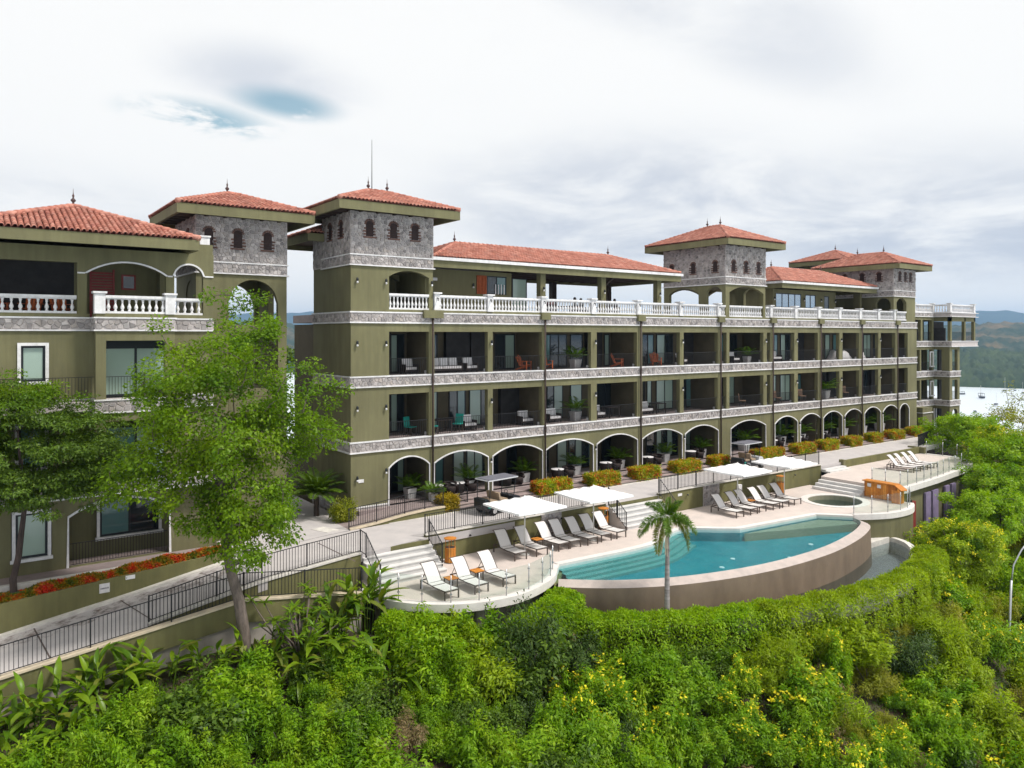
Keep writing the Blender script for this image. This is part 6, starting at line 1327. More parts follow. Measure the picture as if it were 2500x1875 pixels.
def sofa(x, y, z, w_, lab, mat='cushion', fm='wicker', rz=0):
    root = empty('sofa'); tag(root, lab, 'sofa', 'outdoor sofas on the balconies'); n = max(1, round(w_ / .65))
    q = MB(); q.box(-w_ / 2, w_ / 2, -.35, .35, .14, .26).box(-w_ / 2, w_ / 2, .28, .36, .26, .72).box(-w_ / 2 - .06, -w_ / 2, -.35, .36, .14, .56).box(w_ / 2, w_ / 2 + .06, -.35, .36, .14, .56); q.build('frame', fm, root)
    for s in (-1, 1):
        for t in (-1, 1): q = MB(); q.box(s * w_ / 2 - .03, s * w_ / 2 + .03, t * .3 - .03, t * .3 + .03, 0, .14); q.build('leg', fm, root)
    for i in range(n):
        x0 = -w_ / 2 + i * w_ / n; q = MB(); q.box(x0 + .01, x0 + w_ / n - .01, -.34, .26, .262, .40); q.build('seat_cushion', mat, root); q = MB(); q.obox((x0 + w_ / n / 2, .2, .42), (x0 + w_ / n / 2, .26, .86), w_ / n - .08, .13, (0, 1, 0)); q.build('back_cushion', mat, root)
    root.location = (x, y, z); root.rotation_euler = (0, 0, rz)
sofa(6.6, 1.5, Z3, 1.9, 'white cushioned sofa in the second opening, upper balcony'); sofa(8.15, 1.3, Z3, .7, 'white cushioned armchair beside the sofa, second opening, upper balcony'); sofa(26.7, 1.2, Z3, 1.0, 'white cushioned seat in the seventh opening, upper balcony', rz=.5); sofa(32.9, 1.3, Z3, .7, 'white armchair below the second tower, upper balcony'); sofa(37.6, 1.1, Z3, 1.8, 'white cushioned sofa right of the fifth drain pipe, upper balcony'); sofa(4.2, 1.5, Z3, .7, 'white armchair behind the first opening, upper balcony')
sofa(8.1, 1.4, Z2, .8, 'white cushioned armchair in the second opening, lower balcony'); sofa(12.3, 1.3, Z2, .8, 'pale cushioned armchair left of the second pipe, lower balcony'); sofa(14.6, 1.4, Z2, .9, 'pale cushioned sofa in the fourth opening, lower balcony'); sofa(18.6, 1.4, Z2, .7, 'light armchair in the fifth opening, lower balcony'); sofa(23.0, 1.4, Z2, 1.2, 'light bench in the sixth opening, lower balcony')
o = empty('covered_furniture', (47.7, 1, Z3)); tag(o, 'furniture under a crumpled white dust sheet, upper balcony near the far end', 'covered furniture')
def drape(x0, x1, y0, y1, z, h, seed, root, name='dust_sheet'):
    rs = random.Random(seed); b = MB(); n = 12
    for j in range(n + 1):
        for i in range(n + 1):
            u_, v_ = i / n, j / n; e = min(u_, 1 - u_, v_, 1 - v_); zz = z + h * min(1, e * 6) * (.8 + .2 * math.sin(u_ * 9 + seed) * math.cos(v_ * 5)) + rs.uniform(-.04, .04); b.v.append((x0 + (x1 - x0) * u_ + rs.uniform(-.03, .03), y0 + (y1 - y0) * v_, max(z + .02, zz)))
    for j in range(n):
        for i in range(n): b.f.append((j * (n + 1) + i, j * (n + 1) + i + 1, (j + 1) * (n + 1) + i + 1, (j + 1) * (n + 1) + i))
    return b.build(name, 'cushion', root, True)
drape(46.4, 49.0, .55, 1.7, Z3, .85, 3, o)
o = empty('covered_furniture', (50.3, 1, Z3)); tag(o, 'smaller white dust sheet right of the seventh drain pipe, upper balcony', 'covered furniture'); drape(49.6, 51.3, .55, 1.6, Z3, .75, 5, o)
def tub_set(x, y, z, lab):
    t = empty('wicker_table', (x, y, z)); tag(t, f'round dark wicker table with white top {lab}', 'table', 'wicker sets under the arcade'); q = MB(); q.lathe([(.36, 0), (.40, .5), (.38, .54)], (x, y, z), 16); q.build('table_base', 'wicker', t, True); q = MB(); q.lathe([(.42, .541), (.42, .575)], (x, y, z), 18); q.build('table_top', 'cushion', t)
    c = empty('tub_chair', (x + .85, y - .1, z)); tag(c, f'dark wicker tub chair {lab}', 'chair', 'wicker sets under the arcade'); cx, cy = x + .85, y - .1; q = MB(); q.lathe([(.30, 0), (.36, .38), (.34, .42)], (cx, cy, z), 14); q.build('seat', 'wicker', c, True); q = MB()
    q.tube([(cx + .36 * math.cos(a), cy + .36 * math.sin(a), z + .62) for a in np.linspace(-.6, math.pi + .6, 12)], .07, 6); q.tube([(cx + .36 * math.cos(a), cy + .36 * math.sin(a), z + .45) for a in np.linspace(-.6, math.pi + .6, 12)], .10, 6); q.build('backrest', 'wicker', c, True)
for i, (x, lab) in enumerate([(5.55, 'at the left of the second arch'), (7.0, 'in the middle of the second arch'), (10.4, 'under the third arch'), (14.5, 'under the fourth arch'), (18.7, 'under the fifth arch'), (22.7, 'under the sixth arch'), (27.2, 'under the seventh arch'), (37.2, 'under the ninth arch'), (40.6, 'under the tenth arch'), (44.0, 'under the eleventh arch')]): tub_set(x, .75, .345, lab)
def dining(x, y, z, lab, mat='wicker'):
    t = empty('dining_table', (x, y, z)); tag(t, f'dark table {lab}', 'table', 'balcony tables'); q = MB(); q.box(x - .5, x + .5, y - .4, y + .4, z + .70, z + .74); q.build('table_top', mat, t)
    for a in (-1, 1):
        for b in (-1, 1): q = MB(); q.box(x + a * .44 - .025, x + a * .44 + .025, y + b * .34 - .025, y + b * .34 + .025, z, z + .7); q.build('leg', mat, t)
def chair(x, y, z, mat, lab, rz=0):
    c = empty('balcony_chair'); tag(c, lab, 'chair', 'chairs on the balconies')
    q = MB(); q.box(-.25, .25, -.25, .25, .42, .47); q.build('seat', mat, c); q = MB(); q.obox((0, .24, .47), (0, .32, 1.0), .5, .04, (0, 1, 0)); q.build('backrest', mat, c)
    for a in (-1, 1):
        for b in (-1, 1): q = MB(); q.box(a * .22 - .02, a * .22 + .02, b * .22 - .02, b * .22 + .02, 0, .42); q.build('leg', 'lframe', c)
    c.location = (x, y, z); c.rotation_euler = (0, 0, rz)
dining(6.2, 1.2, Z2, 'in the second opening, lower balcony'); chair(5.5, 1.0, Z2, 'teal', 'teal chair left of the table, lower balcony', 1.2); chair(7.2, 1.1, Z2, 'teal', 'teal chair right of the table, lower balcony', -1.0); chair(4.2, 1.3, Z2, 'teal', 'teal chair behind the first opening, lower balcony', .4)
dining(19.6, 1.2, Z2, 'in the fifth opening, lower balcony'); dining(24.2, 1.2, Z2, 'in the sixth opening, lower balcony'); dining(22.3, 1.3, Z3, 'in the sixth opening, upper balcony')
for i, (x, z, lab, rz) in enumerate([(33.6, Z2, 'tan chair below the second tower, lower balcony', .6), (36.9, Z2, 'tan chair right of the fifth pipe, lower balcony', -.9), (38.2, Z2, 'second tan chair right of the fifth pipe, lower balcony', .1), (41.6, Z2, 'tan chair left of the sixth pipe, lower balcony', -.4), (47.4, Z2, 'tan chair left of the seventh pipe, lower balcony', .5), (48.3, Z2, 'tan chair just beside the seventh pipe, lower balcony', -.5)]): chair(x, .95, z, 'umber', lab, rz)

# ------------------------------------------------------------------ people on the roof terrace
def person_mesh(name, shirt):
    """seated body grown from a skeleton: one continuous skin"""
    J = {'pel': (0, 0, .48, .15), 'bel': (0, .02, .66, .14), 'che': (0, .03, .86, .155), 'nec': (0, .02, 1.06, .055), 'hea': (0, -.01, 1.17, .085), 'top': (0, 0, 1.28, .07)}
    for s, k in ((-1, 'l'), (1, 'r')):
        J[k + 'hip'] = (s * .10, -.06, .47, .105); J[k + 'kne'] = (s * .13, -.46, .50, .075); J[k + 'ank'] = (s * .13, -.44, .09, .05); J[k + 'toe'] = (s * .13, -.60, .05, .04)
        J[k + 'sho'] = (s * .19, .03, .97, .065); J[k + 'elb'] = (s * .27, -.06, .72, .048); J[k + 'wri'] = (s * .18, -.28, .64, .034); J[k + 'han'] = (s * .14, -.37, .62, .036)
    E = [('pel', 'bel'), ('bel', 'che'), ('che', 'nec'), ('nec', 'hea'), ('hea', 'top')]
    for k in 'lr': E += [('pel', k + 'hip'), (k + 'hip', k + 'kne'), (k + 'kne', k + 'ank'), (k + 'ank', k + 'toe'), ('che', k + 'sho'), (k + 'sho', k + 'elb'), (k + 'elb', k + 'wri'), (k + 'wri', k + 'han')]
    ks = list(J); me = bpy.data.meshes.new(name + '_skeleton'); bm = bmesh.new(); sk = bm.verts.layers.skin.verify(); vs = []
    for k in ks:
        v_ = bm.verts.new(J[k][:3]); v_[sk].radius = (J[k][3], J[k][3]); v_[sk].use_root = k == 'pel'; vs.append(v_)
    for a, b in E: bm.edges.new((vs[ks.index(a)], vs[ks.index(b)]))
    bm.to_mesh(me); bm.free(); o = bpy.data.objects.new('tmp', me); COL.objects.link(o); o.modifiers.new('s', 'SKIN'); sb = o.modifiers.new('u', 'SUBSURF'); sb.levels = 1
    dg = bpy.context.evaluated_depsgraph_get(); out = bpy.data.meshes.new_from_object(o.evaluated_get(dg)); bpy.data.objects.remove(o); bpy.data.meshes.remove(me); out.name = name
    out.materials.clear()
    for m_ in ('skin', shirt, 'shirt'): out.materials.append(M[m_])
    for f in out.polygons:
        c = f.center; f.material_index = 0 if (c.z > 1.04 or (c.y < -.2 and c.z > .58) or (c.z < .12 and c.y < -.5)) else (1 if c.z > .58 and c.y > -.2 else 2)
    return out
M['shirt_grey'] = pmat('grey_shirt', (.16, .16, .18), None, rough=.9); M['shirt_red'] = pmat('red_shirt', (.22, .05, .05), None, rough=.9)
def person(x, y, rz, shirt, lab):
    o = bpy.data.objects.new('person', person_mesh('person', shirt)); COL.objects.link(o); tag(o, lab, 'person', 'people seated on the roof terrace'); o.location = (x, y, 10.665); o.rotation_euler = (0, 0, rz)
    q = MB(); q.lathe([(.075, 1.16), (.10, 1.20), (.105, 1.26), (.08, 1.33), (.03, 1.36)], (0, .015, 0), 10); h = q.build('hair', 'hair', None, True); h.parent = o
    q = MB(); q.box(-.03, .03, -.105, -.08, 1.15, 1.19).box(-.045, -.025, -.095, -.083, 1.195, 1.205).box(.025, .045, -.095, -.083, 1.195, 1.205); f = q.build('face', 'skin', None); f.parent = o
    c = empty('terrace_chair'); tag(c, lab.replace('person', 'dark chair under the person'), 'chair', 'chairs on the roof terrace'); s = MB(); s.box(-.25, .25, -.26, .24, .31, .35); s.build('seat', 'wicker', c); s = MB(); s.obox((0, .25, .35), (0, .30, .8), .48, .04, (0, 1, 0)); s.build('backrest', 'wicker', c)
    for a in (-1, 1):
        for b in (-1, 1): s = MB(); s.box(a * .22 - .02, a * .22 + .02, b * .22 - .02, b * .22 + .02, 0, .31); s.build('leg', 'wicker', c)
    c.location = (x, y, 10.662); c.rotation_euler = (0, 0, rz)
person(17.05, 2.0, .4, 'shirt', 'person in dark shirt, nearest the third pedestal'); person(15.1, 2.2, 2.2, 'shirt_red', 'person in red shirt, leftmost behind the balustrade'); person(18.3, 2.8, 1.5, 'shirt_grey', 'person in grey shirt, right of the one in dark'); person(20.7, 2.0, -1.2, 'shirt', 'person in dark shirt beside the pavilion column')
for i, (x, y) in enumerate([(16.2, 2.4), (19.6, 2.6)]): dining(x, y, 10.665, f'on the roof terrace, {["left", "right"][i]} of the person in dark')

# ------------------------------------------------------------------ trees
def grow_tree(trunk_pts, trunk_r, tips, leaf_n, spread, ln, wd, leafm, barkm, seed, twig=.012, flat=1.0):
    """limbs reach from the trunk to every tip point; leaf clusters sit at the tips"""
    rs = np.random.RandomState(seed); b = MB(); b.tube(trunk_pts, trunk_r, 9)
    nodes = [Vector(p) for p in trunk_pts[len(trunk_pts) // 3:]]; rad = list(trunk_r[len(trunk_pts) // 3:]); par = [None] * len(nodes)
    base = nodes[-1]; tips = sorted([Vector(t) for t in tips], key=lambda t: (t - base).length); segs = []
    for t in tips:
        best, bi = 1e9, 0
        for i, n_ in enumerate(nodes):
            c = (n_ - t).length * (1 + .35 * max(0, n_.z - t.z)) + .35 * (0 if i < len(trunk_r) else 1)
            if c < best: best, bi = c, i
        a = nodes[bi]; r0 = max(min(rad[bi] * .72, .10), twig); dv = t - a
        mid = a + dv * .5 + Vector((rs.normal(0, .08), rs.normal(0, .08), .10)) * dv.length; r1 = max(r0 * .62, twig * .8)
        segs.append((a, mid, t, r0, r1)); nodes += [mid, t]; rad += [r1, max(r1 * .6, twig * .6)]
    for a, mid, t, r0, r1 in segs: b.tube([a, mid, t], [r0, r1, max(r1 * .5, .006)], 5, False)
    c = np.array([tuple(t) for t in tips]); idx = np.repeat(np.arange(len(c)), leaf_n); n = len(idx); dd = sphere_dirs(n, rs); p = c[idx] + dd * (spread * rs.uniform(.15, 1, (n, 1)) ** .6) * np.array([1, 1, .7 * flat])
    d = dd * .6 + np.array([0, 0, .25]) + unit(c[idx] - c.mean(0)) * .5; co = leaves(p, d, ln, wd, rs, .2)
    me = bpy.data.meshes.new('trunk'); me.from_pydata(b.v, [], b.f); me.shade_smooth(); me.materials.append(M[barkm]); return me, quads_mesh('crown', co, leafm)
def place_tree(name, meshes, loc, lab, group=None, scale=1, rz=0, root=None):
    root = empty(name, loc); tag(root, lab, 'tree', group)
    for me in meshes:
        o = bpy.data.objects.new(me.name.split('.')[0], me); COL.objects.link(o); o.parent = root
    root.scale = (scale,) * 3; root.rotation_euler = (0, 0, rz); return root
rs = np.random.RandomState(21)
# the big light-green tree
def crown_pts(n, c, r, rs, hollow=.45, cond=None):
    out = []
    while len(out) < n:
        v_ = rs.normal(0, 1, 3); v_ /= np.linalg.norm(v_); k = rs.uniform(hollow ** 3, 1) ** (1 / 3); p = np.array(c) + v_ * k * np.array(r)
        k2 = 1 + .30 * math.sin(p[0] * 1.5 + 1) * math.sin(p[2] * 1.3) + .24 * math.sin(p[1] * 1.9 + p[2])
        p = np.array(c) + (p - np.array(c)) * k2
        if cond is None or cond(p): out.append(tuple(p))
    return out
big = crown_pts(220, (-.65, .3, 8.6), (3.1, 2.8, 3.8), rs, .35) + crown_pts(70, (.1, 0, 4.8), (2.1, 2.0, 1.8), rs, .3) + crown_pts(30, (1.7, .2, 8.0), (1.6, 1.0, 1.0), rs) + crown_pts(30, (-2.7, 0, 6.6), (1.4, 1.2, 1.6), rs)
tm = grow_tree([(0, 0, -.8), (.05, 0, .6), (-.15, .0, 2.0), (-.45, .05, 3.2), (-.62, .1, 4.6), (-.7, .2, 6.2), (-.5, .3, 8.2)], [.27, .22, .19, .17, .14, .11, .06], big, 125, .52, .13, .085, 'lf_tree', 'bark', 5, .022)
place_tree('broadleaf_tree', tm, (-8.25, -9.3, -1.9), 'large light green tree with grey trunk in front of the villa')
# the dark spreading tree in the flower bed
dk = []
for zc, rr, cx, n in ((7.4, 2.0, -.4, 34), (6.7, 3.0, .5, 60), (5.7, 3.6, .6, 80), (4.8, 3.5, .8, 75), (4.0, 2.8, .6, 50)):
    for _ in range(n):
        a, k = rs.uniform(0, 6.28), rs.uniform(.1, 1) ** .5; dk.append((cx + rr * k * math.cos(a), rr * .62 * k * math.sin(a) - .3, zc + rs.normal(0, .3) - .25 * k * k))
tm2 = grow_tree([(0, 0, -.5), (-.05, 0, .7), (.12, 0, 1.5), (.2, 0, 2.3), (.3, 0, 3.2), (.2, 0, 4.6), (.1, 0, 6.2)], [.14, .12, .11, .10, .085, .06, .03], dk, 190, .52, .14, .055, 'lf_mid', 'barkdark', 6, .01, .45)
o = place_tree('spreading_tree', tm2, (-14.75, -3.05, -.3), 'dark flat-topped tree with leaning trunk in the red flower bed')
tops = [t for t in dk if t[2] > 6.9]; _, cm = grow_tree([(0, 0, 0), (0, 0, .1), (0, 0, .2)], [.01, .01, .01], [(t[0], t[1], t[2] + .35) for t in tops], 110, .55, .14, .05, 'lf_tree', 'barkdark', 8, .005, .5)
c_ = bpy.data.objects.new('sunlit_crown_top', cm); COL.objects.link(c_); c_.parent = o  # paler leaf colour paints sunlight onto the crown top
# generic round trees for the right-hand slope and the background
def round_tree(seed, mat, bark='bark', r=(1.9, 1.9, 1.5), h=3.2, n=120, ln=.14, wd=.08, lf=120, spread=.38):
    rs = np.random.RandomState(seed); return grow_tree([(0, 0, -1.5), (.05, 0, 0), (.0, .05, 1.0), (.1, 0, h * .75)], [.16, .13, .11, .07], crown_pts(n, (0, 0, h), r, rs, .55), lf, spread, ln, wd, mat, bark, seed, .01)
RT = {'b1': round_tree(31, 'lf_bright'), 'b2': round_tree(32, 'lf_hedge', r=(2.2, 2.0, 1.4)), 'y1': round_tree(33, 'lf_yellowgreen'), 'm1': round_tree(34, 'lf_mid'), 'o1': round_tree(35, 'lf_olive', n=70, lf=60), 'd1': round_tree(36, 'lf_dark')}
RTREES = [('y1', 31.2, -16.2, -6.6, 1.15, 'yellow-green tree just right of the catch basin'), ('b1', 34.2, -15.0, -6.9, 1.1, 'bright green tree below the pump house door'), ('b2', 38.3, -14.6, -6.2, 1.25, 'dense green tree under the middle of the upper deck'), ('b1', 42.8, -13.9, -5.6, 1.35, 'green tree below the mauve doors of the pump house'),
          ('b2', 47.0, -12.9, -4.4, 1.45, 'tall bright tree beside the outer corner of the upper deck'), ('y1', 50.5, -11.2, -3.9, 1.3, 'yellow-green tree right of the upper deck glass'), ('b2', 53.5, -7.0, -3.1, 1.3, 'flat bright green tree at the end of the road'), ('b2', 57.5, -5.6, -3.3, 1.25, 'bright tree in front of the far wing'),
          ('o1', 61.5, -7.8, -4.0, 1.5, 'olive thin-leaved tree right of the far wing'), ('o1', 66.5, -12.0, -4.6, 1.7, 'sparse olive tree against the sea at the right edge'), ('y1', 43.5, -18.2, -8.4, 1.4, 'yellow-green tree on the slope below the pump house'), ('b1', 48.5, -17.0, -8.2, 1.5, 'mid-green tree on the right slope below the glass railing'), ('o1', 55.0, -15.5, -7.4, 1.6, 'loose olive tree on the right-hand slope'),
          ('b2', 36.5, -18.6, -9.2, 1.2, 'bright round tree left of the lamp post'), ('m1', 40.5, -21.0, -11.2, 1.4, 'darker green tree behind the lamp post'), ('o1', 59.0, -21.0, -10.5, 1.9, 'olive tree at the right picture edge above the lamp arm'), ('y1', 34.0, -22.5, -11.6, 1.0, 'small yellow-green tree right of the lamp post foot')]
rs = np.random.RandomState(91); bp = np.array(crown_pts(260, (0, 0, 3.2), (2.0, 2.0, 1.6), rs, .9)); bp = bp[bp[:, 2] > 3.0]; bl = quads_mesh('blossom', leaves(np.repeat(bp, 5, 0) + rs.normal(0, .06, (len(bp) * 5, 3)), np.tile([[0, -.2, 1.0]], (len(bp) * 5, 1)), .09, .08, rs, 0), 'fl_yellow')
for k, x, y, z, s, lab in RTREES:
    t_ = place_tree('slope_tree', RT[k], (x, y, z), lab, 'trees on the right-hand slope', s, random.uniform(0, 6))
    if k == 'y1': c = bpy.data.objects.new('blossom', bl); COL.objects.link(c); c.parent = t_; c['kind'] = 'stuff'
for i, (x, y, s, k, lab) in enumerate([(-3.2, 20, 1.9, 'm1', 'left'), (-1.0, 26, 2.2, 'b1', 'middle'), (2.0, 31, 2.3, 'm1', 'right'), (-8.5, 30, 2.0, 'd1', 'leftmost'), (-5.5, 15.5, 1.7, 'd1', 'nearest')]): place_tree('garden_tree', RT[k], (x, y, .3), f'{lab} green tree behind the gap between villa and hotel', 'trees behind the buildings', s, i)
# thin bare tree at the right edge
rs = np.random.RandomState(44); bare = crown_pts(60, (0, 0, 4.2), (2.6, 2.2, 1.5), rs, .3); bt = grow_tree([(0, 0, -2), (.1, 0, 1), (.3, 0, 2.4)], [.14, .11, .08], bare, 14, .35, .16, .06, 'lf_olive', 'barkdark', 9, .016)
place_tree('sparse_tree', bt, (50.5, -13.2, 1.2 - 2.5), 'sparse spreading tree with few leaves against the water', None, 1.25); place_tree('sparse_tree', bt, (47.6, -11.0, -2.9), 'thin bare-twigged shrub in front of the bay', None, .8, 2)

# ------------------------------------------------------------------ palm by the pool wall
PX, PY = 7.85, -14.62
palm = empty('palm_tree', (PX, PY, -4.6)); tag(palm, 'single palm with ringed grey trunk before the pool wall', 'tree')
q = MB(); zz = np.linspace(-4.6, 1.15, 60); q.tube([(PX + .02 * math.sin(z), PY, z) for z in zz], [(.135 - .008 * (z + 4.6) if z < -1 else .106 - .016 * (z + 1)) * (1.06 if i % 3 == 0 else 1) for i, z in enumerate(zz)], 12); q.build('trunk', 'ringbark', palm, True)
q = MB(); q.lathe([(.07, 1.1), (.085, 1.25), (.07, 1.55), (.04, 1.8)], (PX, PY, 0), 10); q.build('crownshaft', 'lf_palm', palm, True)
FR = [frond_mesh('frond', m_, 1.8, 110, .40, .034, dr, 60 + i, .3, True) for i, (m_, dr) in enumerate((('lf_palm', 1.3), ('lf_palm', .8), ('lf_palmyellow', 1.65)))]
for i, (a, el, k, s) in enumerate([(3.4, -.35, 2, .95), (2.9, .0, 0, 1.0), (3.9, .15, 0, .95), (-.7, -.35, 2, .95), (-.2, .05, 0, .85), (-1.3, .1, 0, .9), (1.2, .55, 1, .7), (2.2, .65, 1, .72), (-.4, .9, 1, .65), (4.4, .8, 1, .68), (.6, 1.15, 1, .6)]):
    inst(FR[k][0], 'frond', palm, Matrix.Translation((PX, PY, 1.72)) @ Matrix.Rotation(a, 4, 'Z') @ Matrix.Rotation(-el, 4, 'Y') @ Matrix.Scale(s * .9, 4))
q = MB(); rs_ = random.Random(4)
for i in range(16): a = math.pi + rs_.uniform(-.6, .9); q.tube([(PX, PY, 1.2), (PX + .35 * math.cos(a), PY + .35 * math.sin(a), .95), (PX + .5 * math.cos(a), PY + .5 * math.sin(a), .45 + rs_.uniform(-.25, .2))], .014, 4)
q.build('flower_stalk', 'cream', palm)
# sago palm and shrub by the passage
sg = empty('fan_palm', (-1.3, 1.4, .1)); tag(sg, 'dark feathery palm beside the tower flank', 'palm')
q = MB(); q.lathe([(.16, -.2), (.14, .9)], (-1.3, 1.4, .1), 8); q.build('trunk', 'barkdark', sg)
for i in range(34): a = i * 2.4; inst(FR_SAGO, 'frond', sg, Matrix.Translation((-1.3, 1.4, 1.0)) @ Matrix.Rotation(a, 4, 'Z') @ Matrix.Rotation(-(.0 + 1.0 * i / 34), 4, 'Y') @ Matrix.Scale(1.0, 4))
o = bpy.data.objects.new('passage_shrub', bush_mesh('passage_shrub', 'lf_olive', 5000, .8, .5, 14, .1, .05, 71)); COL.objects.link(o); o.location = (-.75, -.5, .15); tag(o, 'low olive shrub at the foot of the tower flank', 'shrub')

# ------------------------------------------------------------------ hedges by the decks
path_hedge('hedge', [(-3.3, -9.9), (-2.4, -10.7), (-1.3, -11.7), (-.3, -12.25)], 1.25, -3.3, (-1.35, -1.62), 15000, 'lf_hedge', .15, .06, 81, 'rounded green hedge below the left part of the near deck')
path_hedge('hedge', [(1.0, -12.75), (2.2, -12.85), (3.6, -12.45), (4.75, -11.75)], 1.5, -3.6, (-1.75, -1.35), 17000, 'lf_hedge', .15, .06, 82, 'rounded green hedge between near deck and pool wall')
po = [tuple(p) for p in offs(POOLEDGE, 1.75) if p.x < 13.2]; path_hedge('hedge', [(4.4, -12.9)] + po, 1.6, -4.3, (-2.1, -2.4), 36000, 'lf_hedge', .14, .06, 83, 'long flat-topped bright hedge along the brown pool wall')
bo = [tuple(p) for p in offs(BO, .85) if p.x > 11.2 and p.x < 28.1]; path_hedge('hedge', bo, 1.6, -4.8, (-2.25, -2.35), 42000, 'lf_yellowgreen', .14, .06, 84, 'yellow-green hedge along the outer rim of the catch basin')

# ------------------------------------------------------------------ broad-leaved plants at lower left
def broad_leaf(ln, wd, bend, seed):
    b = MB(); n = 7; rs = random.Random(seed)
    for i in range(n + 1):
        t = i / n; w_ = wd * (math.sin(math.pi * min(1, .08 + t * .95)) ** .7) * (1 if t > .12 else .25) + .006; y = ln * (t - .12 * bend * t * t); z = ln * (.10 * t - bend * t * t * .75) ; e = rs.uniform(-.012, .012)
        b.v += [(-w_ / 2, y, z + .18 * w_ + e), (0, y, z), (w_ / 2, y, z + .18 * w_ - e)]
    for i in range(n):
        a = i * 3; b.f += [(a, a + 1, a + 4, a + 3), (a + 1, a + 2, a + 5, a + 4)]
    me = bpy.data.meshes.new('leaf'); me.from_pydata(b.v, [], b.f); me.shade_smooth(); me.materials.append(M['lf_banana']); return me
BL = [broad_leaf(.85, .19, .25, 1), broad_leaf(.9, .20, .6, 2), broad_leaf(.8, .18, .95, 3)]
BLY = []
for m_ in BL:
    c = m_.copy(); c.materials.clear(); c.materials.append(M['lf_palmyellow']); BLY.append(c)
def ginger(x, y, z, lab, n=26, s=1.0, seed=0, root_z=.4):
    rr = random.Random(seed); root = empty('broadleaf_plant', (x, y, z)); tag(root, lab, 'plant', 'broad-leaved plants on the bank'); st_ = MB(); nst = max(4, n // 5)
    for k in range(nst):
        a = rr.uniform(0, 6.28); r_ = rr.uniform(.05, .45) * s; bx_, by_ = x + r_ * math.cos(a), y + r_ * math.sin(a); h_ = rr.uniform(.5, 1.25) * s; tx, ty = bx_ + .3 * h_ * math.cos(a), by_ + .3 * h_ * math.sin(a)
        st_.tube([(bx_, by_, z - root_z), (tx, ty, z + h_)], [.03, .018], 5)
        for j in range(n // nst + 1):
            t = .35 + .65 * j / (n // nst); px_, py_, pz_ = bx_ + (tx - bx_) * t, by_ + (ty - by_) * t, z + h_ * t; az = a + rr.uniform(-1.5, 1.5); el = rr.uniform(.15, 1.15) * (.5 + .6 * t)
            m_ = Matrix.Translation((px_, py_, pz_)) @ Matrix.Rotation(az - math.pi / 2, 4, 'Z') @ Matrix.Rotation(el, 4, 'X') @ Matrix.Scale(s * rr.uniform(.65, 1.1), 4); inst((BLY if rr.random() < .12 else BL)[rr.randrange(3)], 'leaf', root, m_)
    st_.build('stem', 'lf_mid', root)
GN = [(-15.6, -9.7, 1.15, 'at the lower left picture corner'), (-14.4, -9.55, 1.1, 'below the parapet, second from the left edge'), (-13.2, -9.5, 1.15, 'below the parapet, third from the left edge'), (-12.1, -9.4, 1.05, 'below the parapet, fourth from the left edge'), (-11.2, -9.35, 1.1, 'in front of the bare concrete footing'), (-9.5, -9.6, .95, 'left of the big tree trunk'), (-7.0, -10.7, 1.15, 'with spreading yellowish leaves right of the big trunk'), (-3.75, -12.1, 1.25, 'with long arching leaves below the near deck'), (-3.35, -9.0, 1.3, 'tall and upright at the foot of the near stairs'), (-4.9, -9.3, 1.3, 'between plumeria and the tall one by the stairs'), (-5.6, -10.3, 1.2, 'right below the plumeria'), (-7.9, -9.9, 1.1, 'hugging the right side of the big trunk'), (-4.6, -10.4, .9, 'between plumeria and near deck hedge'), (-14.0, -10.9, 1.0, 'lower row, near the left edge'), (-15.3, -11.3, 1.0, 'lower row, at the left edge'), (-12.6, -10.9, .95, 'lower row, below the fourth upper one'), (-5.9, -11.4, .8, 'with small red flowers, half hidden')]
for i, (x, y, s, lab) in enumerate(GN): ginger(x, y, terrain_z(x, y) + (.75 if 'stairs' in lab and 'tall and' in lab else .05), f'broad-leaved plant {lab}', 58 if 'tall and' in lab else 38, s, i, 1.2)
# plumeria
plm = empty('plumeria_shrub', (-6.3, -9.7, terrain_z(-6.3, -9.7))); tag(plm, 'open shrub of bare branches with leaf rosettes right of the big trunk', 'shrub'); pb = MB(); x0, y0, z0 = plm.location; rr = random.Random(3)
for i in range(26):
    a = rr.uniform(0, 6.28); r_ = rr.uniform(.3, 1.9); tip = (x0 + r_ * math.cos(a), y0 + r_ * .7 * math.sin(a), z0 + rr.uniform(.9, 2.4)); pb.tube([(x0, y0, z0 - .3), (x0 + r_ * .45 * math.cos(a), y0 + r_ * .3 * math.sin(a), z0 + .7), tip], [.05, .032, .018], 6)
    for j in range(13): inst(BL[rr.randrange(2)], 'leaf', plm, Matrix.Translation(tip) @ Matrix.Rotation(j * 2.4, 4, 'Z') @ Matrix.Rotation(rr.uniform(-.1, .8), 4, 'X') @ Matrix.Scale(rr.uniform(.32, .5), 4))
pb.build('branches', 'bark', plm, True)

